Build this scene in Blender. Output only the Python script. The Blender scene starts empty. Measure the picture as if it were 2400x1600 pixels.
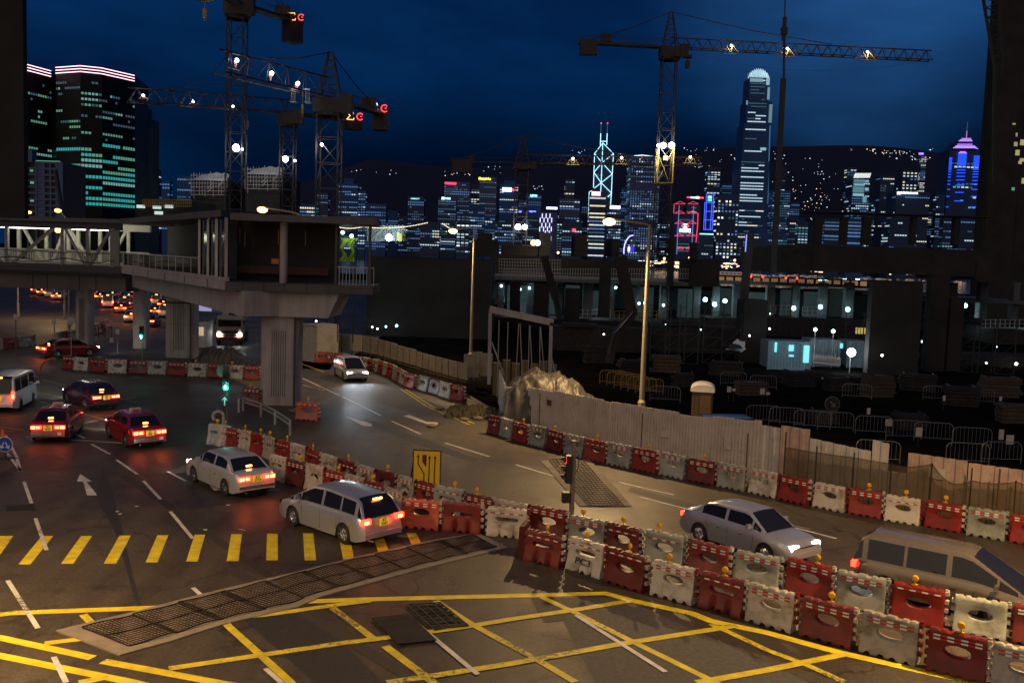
import bpy, math, random
from mathutils import Vector, Matrix
R = math.radians
SC = bpy.context.scene
COL = SC.collection
rnd = random.Random(7)

# ------------------------------------------------------------------ camera
H = 9.2                # eye height on the footbridge, metres
F = 2250.0             # focal length in photograph pixels (2400 wide)
PITCH = math.atan(195.0 / F)
ROLL = R(1.9)
_f = Vector((0, math.cos(PITCH), -math.sin(PITCH)))
_r = Vector((1, 0, 0))
_u = Vector((0, math.sin(PITCH), math.cos(PITCH)))
_r2 = _r * math.cos(ROLL) + _u * math.sin(ROLL)
_u2 = _u * math.cos(ROLL) - _r * math.sin(ROLL)
CAM = Vector((0, 0, H))
cd = bpy.data.cameras.new('camera')
cam = bpy.data.objects.new('camera', cd)
COL.objects.link(cam)
cd.sensor_width = 36
cd.lens = F / 2400 * 36
cd.clip_start = 0.5
cd.clip_end = 9000
M = Matrix((( _r2.x, _u2.x, -_f.x, CAM.x), (_r2.y, _u2.y, -_f.y, CAM.y), (_r2.z, _u2.z, -_f.z, CAM.z), (0, 0, 0, 1)))
cam.matrix_world = M
SC.camera = cam
SC.view_settings.view_transform = 'Standard'
SC.view_settings.look = 'None'
SC.view_settings.exposure = 0
SC.view_settings.gamma = 1

def _dir(px, py):
    return _f + _r2 * ((px - 1200) / F) - _u2 * ((py - 800) / F)
def G(px, py, z=0.0):
    """surveyed point: where the sight line through a photo pixel meets height z"""
    d = _dir(px, py); t = (z - H) / d.z
    p = CAM + d * t
    return Vector((p.x, p.y, z))
def P(px, py, Y):
    d = _dir(px, py); t = Y / d.y
    return CAM + d * t

# ------------------------------------------------------------------ world: dusk sky, cloud over a deep blue
W = bpy.data.worlds.new('World'); SC.world = W; W.use_nodes = True
nt = W.node_tree; N = nt.nodes; L = nt.links
for n in list(N): N.remove(n)
out = N.new('ShaderNodeOutputWorld')
sky = N.new('ShaderNodeTexSky'); sky.sky_type = 'NISHITA'; sky.sun_disc = False
sky.sun_elevation = R(-4.0); sky.sun_rotation = R(200); sky.altitude = 10
bg1 = N.new('ShaderNodeBackground'); bg1.inputs[1].default_value = 0.05
L.new(sky.outputs[0], bg1.inputs[0])
tc = N.new('ShaderNodeTexCoord')
mp = N.new('ShaderNodeMapping'); mp.inputs['Scale'].default_value = (1.1, 1.1, 3.4)
L.new(tc.outputs['Generated'], mp.inputs[0])
nz = N.new('ShaderNodeTexNoise'); nz.inputs['Scale'].default_value = 2.6; nz.inputs['Detail'].default_value = 6; nz.inputs['Roughness'].default_value = .55
L.new(mp.outputs[0], nz.inputs[0])
cr = N.new('ShaderNodeValToRGB')
cr.color_ramp.elements[0].position = .38; cr.color_ramp.elements[0].color = (0.0002, 0.0135, 0.060, 1)
cr.color_ramp.elements[1].position = .66; cr.color_ramp.elements[1].color = (0.0012, 0.030, 0.118, 1)
L.new(nz.outputs[0], cr.inputs[0])
# the city murk: sky is darkest just over the hills
sx = N.new('ShaderNodeSeparateXYZ'); L.new(tc.outputs['Generated'], sx.inputs[0])
mr = N.new('ShaderNodeMapRange'); mr.inputs[1].default_value = 0.07; mr.inputs[2].default_value = 0.24
mr.inputs[3].default_value = 0.20; mr.inputs[4].default_value = 1.0; mr.interpolation_type = 'SMOOTHSTEP'
L.new(sx.outputs[2], mr.inputs[0])
# open western side (left) keeps more twilight near the horizon
mr2 = N.new('ShaderNodeMapRange'); mr2.inputs[1].default_value = -0.20; mr2.inputs[2].default_value = -0.42
mr2.inputs[3].default_value = 0.0; mr2.inputs[4].default_value = 0.6
L.new(sx.outputs[0], mr2.inputs[0])
mx = N.new('ShaderNodeMath'); mx.operation = 'MAXIMUM'; L.new(mr.outputs[0], mx.inputs[0]); L.new(mr2.outputs[0], mx.inputs[1])
vm = N.new('ShaderNodeMixRGB'); vm.blend_type = 'MULTIPLY'; vm.inputs[0].default_value = 1
L.new(cr.outputs[0], vm.inputs[1]); L.new(mx.outputs[0], vm.inputs[2])
bg2 = N.new('ShaderNodeBackground'); bg2.inputs[1].default_value = 1.0; L.new(vm.outputs[0], bg2.inputs[0])
# brighter rift of cloud high over the right-hand skyline
dv = (_f + _r2 * ((2000 - 1200) / F) - _u2 * ((-70 - 800) / F)).normalized()
dp = N.new('ShaderNodeVectorMath'); dp.operation = 'DOT_PRODUCT'; dp.inputs[1].default_value = dv; L.new(tc.outputs['Generated'], dp.inputs[0])
m5 = N.new('ShaderNodeMapRange'); m5.interpolation_type = 'SMOOTHSTEP'; m5.inputs[1].default_value = .978; m5.inputs[2].default_value = 1.0; m5.inputs[3].default_value = 0; m5.inputs[4].default_value = 1
L.new(dp.outputs['Value'], m5.inputs[0])
m6 = N.new('ShaderNodeMath'); m6.operation = 'MULTIPLY'; L.new(m5.outputs[0], m6.inputs[0]); L.new(nz.outputs[0], m6.inputs[1])
m7 = N.new('ShaderNodeMixRGB'); m7.blend_type = 'ADD'; m7.inputs[2].default_value = (.022, .088, .23, 1); L.new(m6.outputs[0], m7.inputs[0]); L.new(vm.outputs[0], m7.inputs[1])
L.new(m7.outputs[0], bg2.inputs[0])
ad = N.new('ShaderNodeAddShader'); L.new(bg1.outputs[0], ad.inputs[0]); L.new(bg2.outputs[0], ad.inputs[1])
L.new(ad.outputs[0], out.inputs[0])

# added fill in the tone of city glow, from behind the viewer (night: one very dim, very soft sun)
sd = bpy.data.lights.new('fill_sun', 'SUN'); sd.energy = 0.54; sd.angle = R(75); sd.color = (1.0, .76, .52)
so = bpy.data.objects.new('fill_sun', sd); COL.objects.link(so)
so.rotation_euler = (R(60), 0, R(-24))

# ------------------------------------------------------------------ helpers
def tag(o, label=None, cat=None, group=None, kind=None):
    if label: o['label'] = label
    if cat: o['category'] = cat
    if group: o['group'] = group
    if kind: o['kind'] = kind
    return o
def thing(name, label, cat, loc=(0, 0, 0), rz=0.0, group=None):
    o = bpy.data.objects.new(name, None); COL.objects.link(o)
    o.empty_display_size = .2
    o.location = loc; o.rotation_euler = (0, 0, rz)
    return tag(o, label, cat, group)

class MB:
    """collects faces; build() links them as ONE mesh object"""
    def __init__(s): s.v = []; s.f = []; s.m = []; s.mi = 0
    def add(s, vs, fs):
        b = len(s.v); s.v += [tuple(x) for x in vs]
        for f in fs: s.f.append(tuple(i + b for i in f)); s.m.append(s.mi)
        return s
    def box(s, c, d, rz=0.0, rx=0.0, ry=0.0, taper=1.0):
        c = Vector(c); hx, hy, hz = d[0] / 2, d[1] / 2, d[2] / 2
        rot = (Matrix.Rotation(rz, 3, 'Z') @ Matrix.Rotation(ry, 3, 'Y') @ Matrix.Rotation(rx, 3, 'X')) if (rz or rx or ry) else None
        vs = []
        for z in (-1, 1):
            k = taper if z > 0 else 1
            for x, y in ((-1, -1), (1, -1), (1, 1), (-1, 1)):
                p = Vector((x * hx * k, y * hy * k, z * hz))
                if rot: p = rot @ p
                vs.append(p + c)
        return s.add(vs, [(3, 2, 1, 0), (4, 5, 6, 7), (0, 1, 5, 4), (1, 2, 6, 5), (2, 3, 7, 6), (3, 0, 4, 7)])
    def tube(s, a, b, r, n=6, r2=None, cap=True):
        a, b = Vector(a), Vector(b); d = b - a
        if d.length < 1e-6: return s
        d.normalize(); r2 = r if r2 is None else r2
        u = d.cross(Vector((0, 0, 1)) if abs(d.z) < .95 else Vector((1, 0, 0))).normalized(); w = d.cross(u)
        vs = []
        for (p, q) in ((a, r), (b, r2)):
            for i in range(n):
                t = 2 * math.pi * (i + .5) / n
                vs.append(p + u * (math.cos(t) * q) + w * (math.sin(t) * q))
        fs = [(i, (i + 1) % n, n + (i + 1) % n, n + i) for i in range(n)]
        if cap: fs += [tuple(range(n - 1, -1, -1)), tuple(range(n, 2 * n))]
        return s.add(vs, fs)
    def path(s, pts, r, n=6):
        for a, b in zip(pts[:-1], pts[1:]): s.tube(a, b, r, n)
        return s
    def beam(s, a, b, w, h, up=(0, 0, 1)):
        a, b = Vector(a), Vector(b); d = (b - a)
        if d.length < 1e-6: return s
        d.normalize(); up = Vector(up)
        u = d.cross(up)
        if u.length < 1e-3: u = Vector((1, 0, 0))
        u.normalize(); w_ = u.cross(d)
        vs = []
        for p in (a, b):
            for i, j in ((-1, -1), (1, -1), (1, 1), (-1, 1)):
                vs.append(p + u * (i * w / 2) + w_ * (j * h / 2))
        return s.add(vs, [(0, 1, 2, 3), (7, 6, 5, 4), (0, 4, 5, 1), (1, 5, 6, 2), (2, 6, 7, 3), (3, 7, 4, 0)])
    def prism(s, poly, z0, z1):
        n = len(poly)
        vs = [(p[0], p[1], z0) for p in poly] + [(p[0], p[1], z1) for p in poly]
        a = sum(poly[i][0] * poly[(i + 1) % n][1] - poly[(i + 1) % n][0] * poly[i][1] for i in range(n))
        if a < 0:
            idx = list(range(n - 1, -1, -1))
        else: idx = list(range(n))
        fs = [tuple(reversed(idx)), tuple(i + n for i in idx)]
        for k in range(n):
            i, j = idx[k], idx[(k + 1) % n]
            fs.append((i, j, j + n, i + n))
        return s.add(vs, fs)
    def extrude(s, poly3, vec):
        n = len(poly3); vec = Vector(vec)
        vs = [Vector(p) for p in poly3] + [Vector(p) + vec for p in poly3]
        fs = [tuple(range(n - 1, -1, -1)), tuple(range(n, 2 * n))]
        for i in range(n): fs.append((i, (i + 1) % n, n + (i + 1) % n, n + i))
        return s.add(vs, fs)
    def quad(s, a, b, c, d): return s.add([a, b, c, d], [(0, 1, 2, 3)])
    def disc(s, c, r, normal=(0, -1, 0), th=.03, n=20):
        c = Vector(c); nn = Vector(normal).normalized()
        return s.tube(c - nn * th / 2, c + nn * th / 2, r, n)
    def ball(s, c, r, nu=10, nv=6, sz=1.0):
        vs = []; fs = []
        for j in range(nv + 1):
            ph = math.pi * j / nv
            for i in range(nu):
                t = 2 * math.pi * i / nu
                vs.append((c[0] + r * math.sin(ph) * math.cos(t), c[1] + r * math.sin(ph) * math.sin(t), c[2] + r * sz * math.cos(ph)))
        for j in range(nv):
            for i in range(nu):
                fs.append((j * nu + i, (j + 1) * nu + i, (j + 1) * nu + (i + 1) % nu, j * nu + (i + 1) % nu))
        return s.add(vs, fs)
    def lathe(s, c, prof, n=12, axis='Z'):
        vs = []; fs = []; m = len(prof)
        for (r, h) in prof:
            for i in range(n):
                t = 2 * math.pi * i / n
                x, y = r * math.cos(t), r * math.sin(t)
                if axis == 'Z': q = (x, y, h)
                elif axis == 'X': q = (h, x, y)
                else: q = (x, h, y)
                vs.append((c[0] + q[0], c[1] + q[1], c[2] + q[2]))
        for j in range(m - 1):
            for i in range(n):
                a, b = j * n + i, j * n + (i + 1) % n
                fs.append((a, b, b + n, a + n))
        return s.add(vs, fs)
    def mesh(s, name, mats, smooth=False):
        me = bpy.data.meshes.new(name)
        me.from_pydata(s.v, [], s.f)
        for m in (mats if isinstance(mats, (list, tuple)) else [mats]): me.materials.append(m)
        if max(s.m or [0]) > 0: me.polygons.foreach_set('material_index', s.m)
        if smooth:
            me.polygons.foreach_set('use_smooth', [True] * len(me.polygons))
            try: me.set_sharp_from_angle(angle=R(35))
            except Exception: pass
        me.update()
        return me
    def build(s, name, mats, parent=None, smooth=False, world=False, **kw):
        if world and parent is not None:
            o_ = parent.location; s.v = [(v[0] - o_.x, v[1] - o_.y, v[2] - o_.z) for v in s.v]
        o = bpy.data.objects.new(name, s.mesh(name, mats, smooth)); COL.objects.link(o)
        if parent is not None: o.parent = parent
        return tag(o, **kw) if kw else o

def children(o): return [c for c in bpy.data.objects if c.parent == o]
def copy_tree(o, parent=None, kids=None):
    c = o.copy(); COL.objects.link(c); c.parent = parent
    for ch in KIDS.get(o.name, None) or KIDS.setdefault(o.name, children(o)): copy_tree(ch, c)
    return c
KIDS = {}

def text_part(txt, size, mat, parent, loc, rot=(math.pi / 2, 0, 0), depth=.01, name='lettering', align='CENTER', sx=1.0, bold=0.0):
    cu = bpy.data.curves.new(name, 'FONT'); cu.body = txt; cu.size = size; cu.extrude = depth; cu.offset = bold
    cu.align_x = align; cu.align_y = 'CENTER'; cu.resolution_u = 3
    t = bpy.data.objects.new(name, cu); COL.objects.link(t)
    bpy.context.view_layer.update()
    dg = bpy.context.evaluated_depsgraph_get()
    me = bpy.data.meshes.new_from_object(t.evaluated_get(dg))
    bpy.data.objects.remove(t); 
    me.materials.clear(); me.materials.append(mat)
    o = bpy.data.objects.new(name, me); COL.objects.link(o)
    o.scale = (sx, 1, 1); o.rotation_euler = rot; o.location = loc
    if parent: o.parent = parent
    return o

# ------------------------------------------------------------------ materials
MAT = {}
def mat(name, color, rough=.6, metal=0.0, noise=.18, scale=3.0, emit=None, strength=0.0, spec=.5, bump=0.0, bscale=30.0, coat=0.0, sample=False, dirt=None, dscale=.6, damt=.5, vary=0, streak=0):
    if name in MAT: return MAT[name]
    m = bpy.data.materials.new(name); m.use_nodes = True; MAT[name] = m
    nt = m.node_tree; N = nt.nodes; L = nt.links; b = N['Principled BSDF']
    b.inputs['Roughness'].default_value = rough; b.inputs['Metallic'].default_value = metal
    b.inputs['Specular IOR Level'].default_value = spec
    if coat: b.inputs['Coat Weight'].default_value = coat; b.inputs['Coat Roughness'].default_value = .06
    c = (*color, 1)
    if emit:
        b.inputs['Base Color'].default_value = c
        b.inputs['Emission Color'].default_value = (*emit, 1); b.inputs['Emission Strength'].default_value = strength
        if not sample: m.cycles.emission_sampling = 'NONE'
        return m
    tc = N.new('ShaderNodeTexCoord')
    nz = N.new('ShaderNodeTexNoise'); nz.inputs['Scale'].default_value = scale; nz.inputs['Detail'].default_value = 6; nz.inputs['Roughness'].default_value = .6
    L.new(tc.outputs['Object'], nz.inputs[0])
    r = N.new('ShaderNodeValToRGB')
    r.color_ramp.elements[0].position = .3; r.color_ramp.elements[1].position = .72
    r.color_ramp.elements[0].color = (*[x * (1 - noise) for x in color], 1)
    r.color_ramp.elements[1].color = (*[min(1, x * (1 + noise)) for x in color], 1)
    L.new(nz.outputs[0], r.inputs[0]); last = r.outputs[0]
    if dirt:
        n2 = N.new('ShaderNodeTexNoise'); n2.inputs['Scale'].default_value = dscale; n2.inputs['Detail'].default_value = 8; n2.inputs['Roughness'].default_value = .7
        L.new(tc.outputs['Object'], n2.inputs[0])
        r2 = N.new('ShaderNodeValToRGB'); r2.color_ramp.elements[0].position = .48; r2.color_ramp.elements[1].position = .66
        r2.color_ramp.elements[0].color = (0, 0, 0, 1); r2.color_ramp.elements[1].color = (damt, damt, damt, 1)
        L.new(n2.outputs[0], r2.inputs[0])
        mixn = N.new('ShaderNodeMixRGB'); L.new(r2.outputs[0], mixn.inputs[0]); L.new(last, mixn.inputs[1]); mixn.inputs[2].default_value = (*dirt, 1)
        last = mixn.outputs[0]
    if streak:   # rain streaks running down the faces
        mpp = N.new('ShaderNodeMapping'); mpp.inputs['Scale'].default_value = (1.5, 1.5, .22); L.new(tc.outputs['Object'], mpp.inputs[0])
        ns = N.new('ShaderNodeTexNoise'); ns.inputs['Scale'].default_value = 1.6; ns.inputs['Detail'].default_value = 7; ns.inputs['Roughness'].default_value = .65; L.new(mpp.outputs[0], ns.inputs[0])
        rs = N.new('ShaderNodeMapRange'); rs.inputs[1].default_value = .42; rs.inputs[2].default_value = .62; rs.inputs[3].default_value = 1.0; rs.inputs[4].default_value = 1 - streak; L.new(ns.outputs[0], rs.inputs[0])
        ms = N.new('ShaderNodeMixRGB'); ms.blend_type = 'MULTIPLY'; ms.inputs[0].default_value = 1; L.new(last, ms.inputs[1]); L.new(rs.outputs[0], ms.inputs[2]); last = ms.outputs[0]
    if vary:   # every copy weathers differently
        oi = N.new('ShaderNodeObjectInfo'); mv = N.new('ShaderNodeVectorMath'); mv.operation = 'MULTIPLY_ADD'; mv.inputs[1].default_value = (1, 1, 1)
        sc = N.new('ShaderNodeVectorMath'); sc.operation = 'SCALE'; sc.inputs[3].default_value = 1.0; cb = N.new('ShaderNodeCombineXYZ')
        ml = N.new('ShaderNodeMath'); ml.operation = 'MULTIPLY'; ml.inputs[1].default_value = 40; L.new(oi.outputs['Random'], ml.inputs[0])
        L.new(ml.outputs[0], cb.inputs[0]); L.new(ml.outputs[0], cb.inputs[1]); L.new(cb.outputs[0], mv.inputs[2]); L.new(tc.outputs['Object'], mv.inputs[0])
        L.new(mv.outputs[0], nz.inputs[0])
        if dirt: L.new(mv.outputs[0], n2.inputs[0])
        hs = N.new('ShaderNodeHueSaturation'); m8 = N.new('ShaderNodeMapRange'); m8.inputs[3].default_value = 1 - vary; m8.inputs[4].default_value = 1 + vary * .35
        L.new(oi.outputs['Random'], m8.inputs[0]); L.new(m8.outputs[0], hs.inputs['Value']); m9 = N.new('ShaderNodeMapRange'); m9.inputs[3].default_value = 1.05; m9.inputs[4].default_value = .92
        ml2 = N.new('ShaderNodeMath'); ml2.operation = 'FRACT'; L.new(ml.outputs[0], ml2.inputs[0]); L.new(ml2.outputs[0], m9.inputs[0]); L.new(m9.outputs[0], hs.inputs['Saturation'])
        L.new(last, hs.inputs['Color']); last = hs.outputs[0]
    L.new(last, b.inputs['Base Color'])
    if bump:
        nb = N.new('ShaderNodeTexNoise'); nb.inputs['Scale'].default_value = bscale; nb.inputs['Detail'].default_value = 4
        L.new(tc.outputs['Object'], nb.inputs[0])
        bp = N.new('ShaderNodeBump'); bp.inputs['Strength'].default_value = bump; bp.inputs['Distance'].default_value = .02
        L.new(nb.outputs[0], bp.inputs['Height']); L.new(bp.outputs[0], b.inputs['Normal'])
    return m
def emat(name, color, strength, sample=False): return mat(name, tuple(min(1, c * .5) for c in color), emit=color, strength=strength, sample=sample, rough=.5)

def paint_mat(name, color, wear=.5, asphalt=(.05, .047, .045)):
    """road paint with worn-through patches"""
    m = bpy.data.materials.new(name); m.use_nodes = True
    nt = m.node_tree; N = nt.nodes; L = nt.links; b = N['Principled BSDF']; b.inputs['Roughness'].default_value = .62
    tc = N.new('ShaderNodeTexCoord')
    n1 = N.new('ShaderNodeTexNoise'); n1.inputs['Scale'].default_value = .35; n1.inputs['Detail'].default_value = 3
    n2 = N.new('ShaderNodeTexNoise'); n2.inputs['Scale'].default_value = 9; n2.inputs['Detail'].default_value = 8; n2.inputs['Roughness'].default_value = .75
    L.new(tc.outputs['Object'], n1.inputs[0]); L.new(tc.outputs['Object'], n2.inputs[0])
    a = N.new('ShaderNodeMath'); a.operation = 'MULTIPLY_ADD'; a.inputs[1].default_value = .9; L.new(n1.outputs[0], a.inputs[0]); L.new(n2.outputs[0], a.inputs[2])
    r = N.new('ShaderNodeValToRGB'); r.color_ramp.elements[0].position = .98 + .22 * (1 - wear); r.color_ramp.elements[1].position = 1.0
    r.color_ramp.elements[0].color = (0, 0, 0, 1)
    mr = N.new('ShaderNodeMapRange'); mr.inputs[1].default_value = .98 + .2 * (1 - wear); mr.inputs[2].default_value = mr.inputs[1].default_value + .1; mr.inputs[4].default_value = .85
    L.new(a.outputs[0], mr.inputs[0])
    n3 = N.new('ShaderNodeTexNoise'); n3.inputs['Scale'].default_value = 2.5; n3.inputs['Detail'].default_value = 6; L.new(tc.outputs['Object'], n3.inputs[0])
    r3 = N.new('ShaderNodeValToRGB'); r3.color_ramp.elements[0].color = (*[c * .72 for c in color], 1); r3.color_ramp.elements[1].color = (*[min(1, c * 1.12) for c in color], 1)
    r3.color_ramp.elements[0].position = .3; r3.color_ramp.elements[1].position = .7
    L.new(n3.outputs[0], r3.inputs[0])
    N.remove(r)
    mixn = N.new('ShaderNodeMixRGB'); L.new(mr.outputs[0], mixn.inputs[0]); L.new(r3.outputs[0], mixn.inputs[1]); mixn.inputs[2].default_value = (*asphalt, 1)
    L.new(mixn.outputs[0], b.inputs['Base Color'])
    return m

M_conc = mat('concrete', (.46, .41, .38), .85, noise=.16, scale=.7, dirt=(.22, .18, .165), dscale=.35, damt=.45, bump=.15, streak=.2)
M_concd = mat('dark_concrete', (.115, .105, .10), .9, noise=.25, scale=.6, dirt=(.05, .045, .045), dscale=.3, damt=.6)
M_black = mat('black_steel', (.022, .021, .020), .6, noise=.2)
M_sil = mat('dark_steel', (.040, .038, .036), .7, noise=.15, scale=1.2)
M_crane = mat('crane_steel', (.030, .022, .020), .6, noise=.3, scale=1.0)
M_craney = mat('crane_yellow', (.40, .26, .05), .5, noise=.2)
M_cranered = mat('crane_red', (.35, .07, .04), .5, noise=.2)
M_steel = mat('galvanised', (.42, .42, .40), .45, metal=.5, noise=.15)
M_white = mat('white_paint', (.62, .60, .56), .5, noise=.08)
M_pole = mat('lamp_pole_paint', (.34, .31, .22), .5, metal=.3, noise=.12)
M_rubber = mat('rubber', (.02, .02, .02), .75, noise=.2)
M_glassd = mat('dark_glass', (.012, .013, .015), .08, noise=.1, spec=.6)
M_pred = mat('barrier_red', (.21, .014, .008), .5, noise=.25, scale=2, dirt=(.07, .018, .012), dscale=2.2, damt=.7, vary=.5)
M_porange = mat('barrier_orange', (.50, .07, .02), .42, noise=.15, scale=2, dirt=(.16, .06, .03), dscale=2.5, damt=.7, vary=.3)
M_pwhite = mat('barrier_white', (.52, .48, .40), .5, noise=.1, scale=2, dirt=(.17, .145, .10), dscale=1.9, damt=.85, vary=.35)
M_pgrey = mat('barrier_grey', (.34, .36, .31), .5, noise=.1, scale=2, dirt=(.12, .12, .085), dscale=1.9, damt=.85, vary=.4)
M_yel = mat('lamp_yellow', (.62, .36, .02), .3, noise=.1)
M_rstrip = mat('strip_red', (.42, .03, .02), .35, noise=.1)
M_wstrip = mat('strip_white', (.75, .72, .66), .35, noise=.12)
M_mark_y = paint_mat('road_yellow', (.78, .62, .02), .38)
M_mark_y2 = paint_mat('road_yellow_worn', (.70, .56, .02), .85)
M_mark_w = paint_mat('road_white', (.66, .64, .60), .55)
# ================================================================== GROUND
def asphalt_mat():
    m = bpy.data.materials.new('asphalt'); m.use_nodes = True
    nt = m.node_tree; N = nt.nodes; L = nt.links; b = N['Principled BSDF']
    tc = N.new('ShaderNodeTexCoord')
    def noise(s, d, rr=.6, sc=None):
        n = N.new('ShaderNodeTexNoise'); n.inputs['Scale'].default_value = s; n.inputs['Detail'].default_value = d; n.inputs['Roughness'].default_value = rr
        if sc:
            mp = N.new('ShaderNodeMapping'); mp.inputs['Scale'].default_value = sc; mp.inputs['Rotation'].default_value = (0, 0, R(32))
            L.new(tc.outputs['Object'], mp.inputs[0]); L.new(mp.outputs[0], n.inputs[0])
        else: L.new(tc.outputs['Object'], n.inputs[0])
        return n
    big = noise(.13, 5, .6); fine = noise(11, 8, .85); streak = noise(1.1, 5, .6, (1, .09, 1))
    r1 = N.new('ShaderNodeValToRGB'); e = r1.color_ramp.elements
    e[0].position = .35; e[0].color = (.042, .034, .026, 1); e[1].position = .66; e[1].color = (.076, .062, .047, 1)
    L.new(big.outputs[0], r1.inputs[0])
    r2 = N.new('ShaderNodeValToRGB'); e = r2.color_ramp.elements
    e[0].position = .34; e[0].color = (.28, .28, .28, 1); e[1].position = .68; e[1].color = (2.1, 2.05, 1.95, 1)
    L.new(fine.outputs[0], r2.inputs[0])
    m1 = N.new('ShaderNodeMixRGB'); m1.blend_type = 'MULTIPLY'; m1.inputs[0].default_value = .8
    L.new(r1.outputs[0], m1.inputs[1]); L.new(r2.outputs[0], m1.inputs[2])
    r3 = N.new('ShaderNodeValToRGB'); e = r3.color_ramp.elements
    e[0].position = .33; e[0].color = (.62, .6, .6, 1); e[1].position = .62; e[1].color = (1.08, 1.07, 1.05, 1)
    L.new(streak.outputs[0], r3.inputs[0])
    m2 = N.new('ShaderNodeMixRGB'); m2.blend_type = 'MULTIPLY'; m2.inputs[0].default_value = .9
    L.new(m1.outputs[0], m2.inputs[1]); L.new(r3.outputs[0], m2.inputs[2])
    # oil drips / chewing gum specks
    v = N.new('ShaderNodeTexVoronoi'); v.inputs['Scale'].default_value = 1.7; v.inputs['Randomness'].default_value = 1
    L.new(tc.outputs['Object'], v.inputs[0])
    r4 = N.new('ShaderNodeMapRange'); r4.inputs[1].default_value = .04; r4.inputs[2].default_value = .10; r4.inputs[3].default_value = .55; r4.inputs[4].default_value = 1
    L.new(v.outputs[0], r4.inputs[0])
    m3 = N.new('ShaderNodeMixRGB'); m3.blend_type = 'MULTIPLY'; m3.inputs[0].default_value = 1
    L.new(m2.outputs[0], m3.inputs[1]); L.new(r4.outputs[0], m3.inputs[2])
    # sealed cracks
    wn = noise(.8, 3); va = N.new('ShaderNodeVectorMath'); va.operation = 'MULTIPLY_ADD'; va.inputs[1].default_value = (1.6, 1.6, 0); L.new(wn.outputs['Color'], va.inputs[0]); L.new(tc.outputs['Object'], va.inputs[2])
    vc = N.new('ShaderNodeTexVoronoi'); vc.feature = 'DISTANCE_TO_EDGE'; vc.inputs['Scale'].default_value = .16; L.new(va.outputs[0], vc.inputs[0])
    r5 = N.new('ShaderNodeMapRange'); r5.inputs[1].default_value = .0025; r5.inputs[2].default_value = .006; r5.inputs[3].default_value = .45; r5.inputs[4].default_value = 1
    L.new(vc.outputs[0], r5.inputs[0])
    m4 = N.new('ShaderNodeMixRGB'); m4.blend_type = 'MULTIPLY'; m4.inputs[0].default_value = 1; L.new(m3.outputs[0], m4.inputs[1]); L.new(r5.outputs[0], m4.inputs[2])
    # oil and water stains
    st = noise(.9, 8, .75); r6 = N.new('ShaderNodeMapRange'); r6.inputs[1].default_value = .53; r6.inputs[2].default_value = .64; r6.inputs[3].default_value = 1; r6.inputs[4].default_value = .5
    L.new(st.outputs[0], r6.inputs[0])
    m5 = N.new('ShaderNodeMixRGB'); m5.blend_type = 'MULTIPLY'; m5.inputs[0].default_value = 1; L.new(m4.outputs[0], m5.inputs[1]); L.new(r6.outputs[0], m5.inputs[2])
    L.new(m5.outputs[0], b.inputs['Base Color'])
    rr = N.new('ShaderNodeMapRange'); rr.inputs[1].default_value = .35; rr.inputs[2].default_value = .65; rr.inputs[3].default_value = .42; rr.inputs[4].default_value = .72
    L.new(big.outputs[0], rr.inputs[0]); L.new(rr.outputs[0], b.inputs['Roughness'])
    b.inputs['Specular IOR Level'].default_value = .45
    bp = N.new('ShaderNodeBump'); bp.inputs['Strength'].default_value = .35; bp.inputs['Distance'].default_value = .01
    L.new(fine.outputs[0], bp.inputs['Height']); L.new(bp.outputs[0], b.inputs['Normal'])
    return m
M_asph = asphalt_mat()
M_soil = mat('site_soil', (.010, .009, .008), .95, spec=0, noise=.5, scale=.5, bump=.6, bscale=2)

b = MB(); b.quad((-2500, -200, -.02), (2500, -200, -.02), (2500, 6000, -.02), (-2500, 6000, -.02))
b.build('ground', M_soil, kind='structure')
b = MB(); edge_ = [G(2700, 1330), G(2420, 1254), G(2120, 1200), G(1891, 1160), G(1620, 1099), G(1430, 1054), G(1180, 982), G(1150, 955), G(1095, 922), G(975, 885), G(850, 849), G(700, 838)]
b.add([(-60, -5, 0), (60, -5, 0), (60, edge_[0].y, 0)] + [(p.x, p.y, 0) for p in edge_] + [(edge_[-1].x, 75, 0), (-60, 75, 0)], [tuple(range(17))]); b.quad((-90, 75, 0), (-14, 75, 0), (-20, 330, 0), (-140, 330, 0))
b.build('road', M_asph, kind='structure')
b = MB(); b.quad((-2400, 420, .15), (2400, 420, .15), (2400, 1490, .15), (-2400, 1490, .15))
b.build('harbour_water', mat('water', (.004, .008, .014), .12, noise=.2, bump=.8, bscale=.15, spec=.6), kind='structure')

# tar patches and rectangular reinstatement strips
M_tar = mat('tar_patch', (.026, .024, .023), .6, noise=.3, scale=6)
M_tar2 = mat('light_patch', (.075, .070, .064), .75, noise=.3, scale=8, bump=.2)
def flat(name, polys, m, z, **kw):
    b = MB()
    for p in polys:
        q = [G(x, y, z) for (x, y) in p]
        a = sum(q[i].x * q[(i + 1) % len(q)].y - q[(i + 1) % len(q)].x * q[i].y for i in range(len(q)))
        if a < 0: q.reverse()
        b.add(q, [tuple(range(len(q)))])
    return b.build(name, m, kind='structure', **kw)
flat('tar_patch', [[(225, 1140), (244, 1098), (262, 1140), (310, 1340), (330, 1420), (322, 1420), (268, 1240), (232, 1180)],
                   [(860, 980), (1000, 1030), (1120, 1075), (1110, 1084), (980, 1042), (850, 990)],
                   [(560, 1440), (720, 1420), (900, 1600), (740, 1600)]], M_tar, .004)
flat('trench_patch', [[(520, 1330), (552, 1326), (1010, 1600), (960, 1600)], [(1240, 1395), (1290, 1392), (1330, 1452), (1276, 1458)], [(300, 1110), (640, 1345), (622, 1352), (282, 1116)], [(1480, 1140), (1800, 1230), (1790, 1240), (1470, 1150)]], mat('trench_tar', (.034, .029, .024), .7, noise=.3, scale=9), .006)
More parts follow.
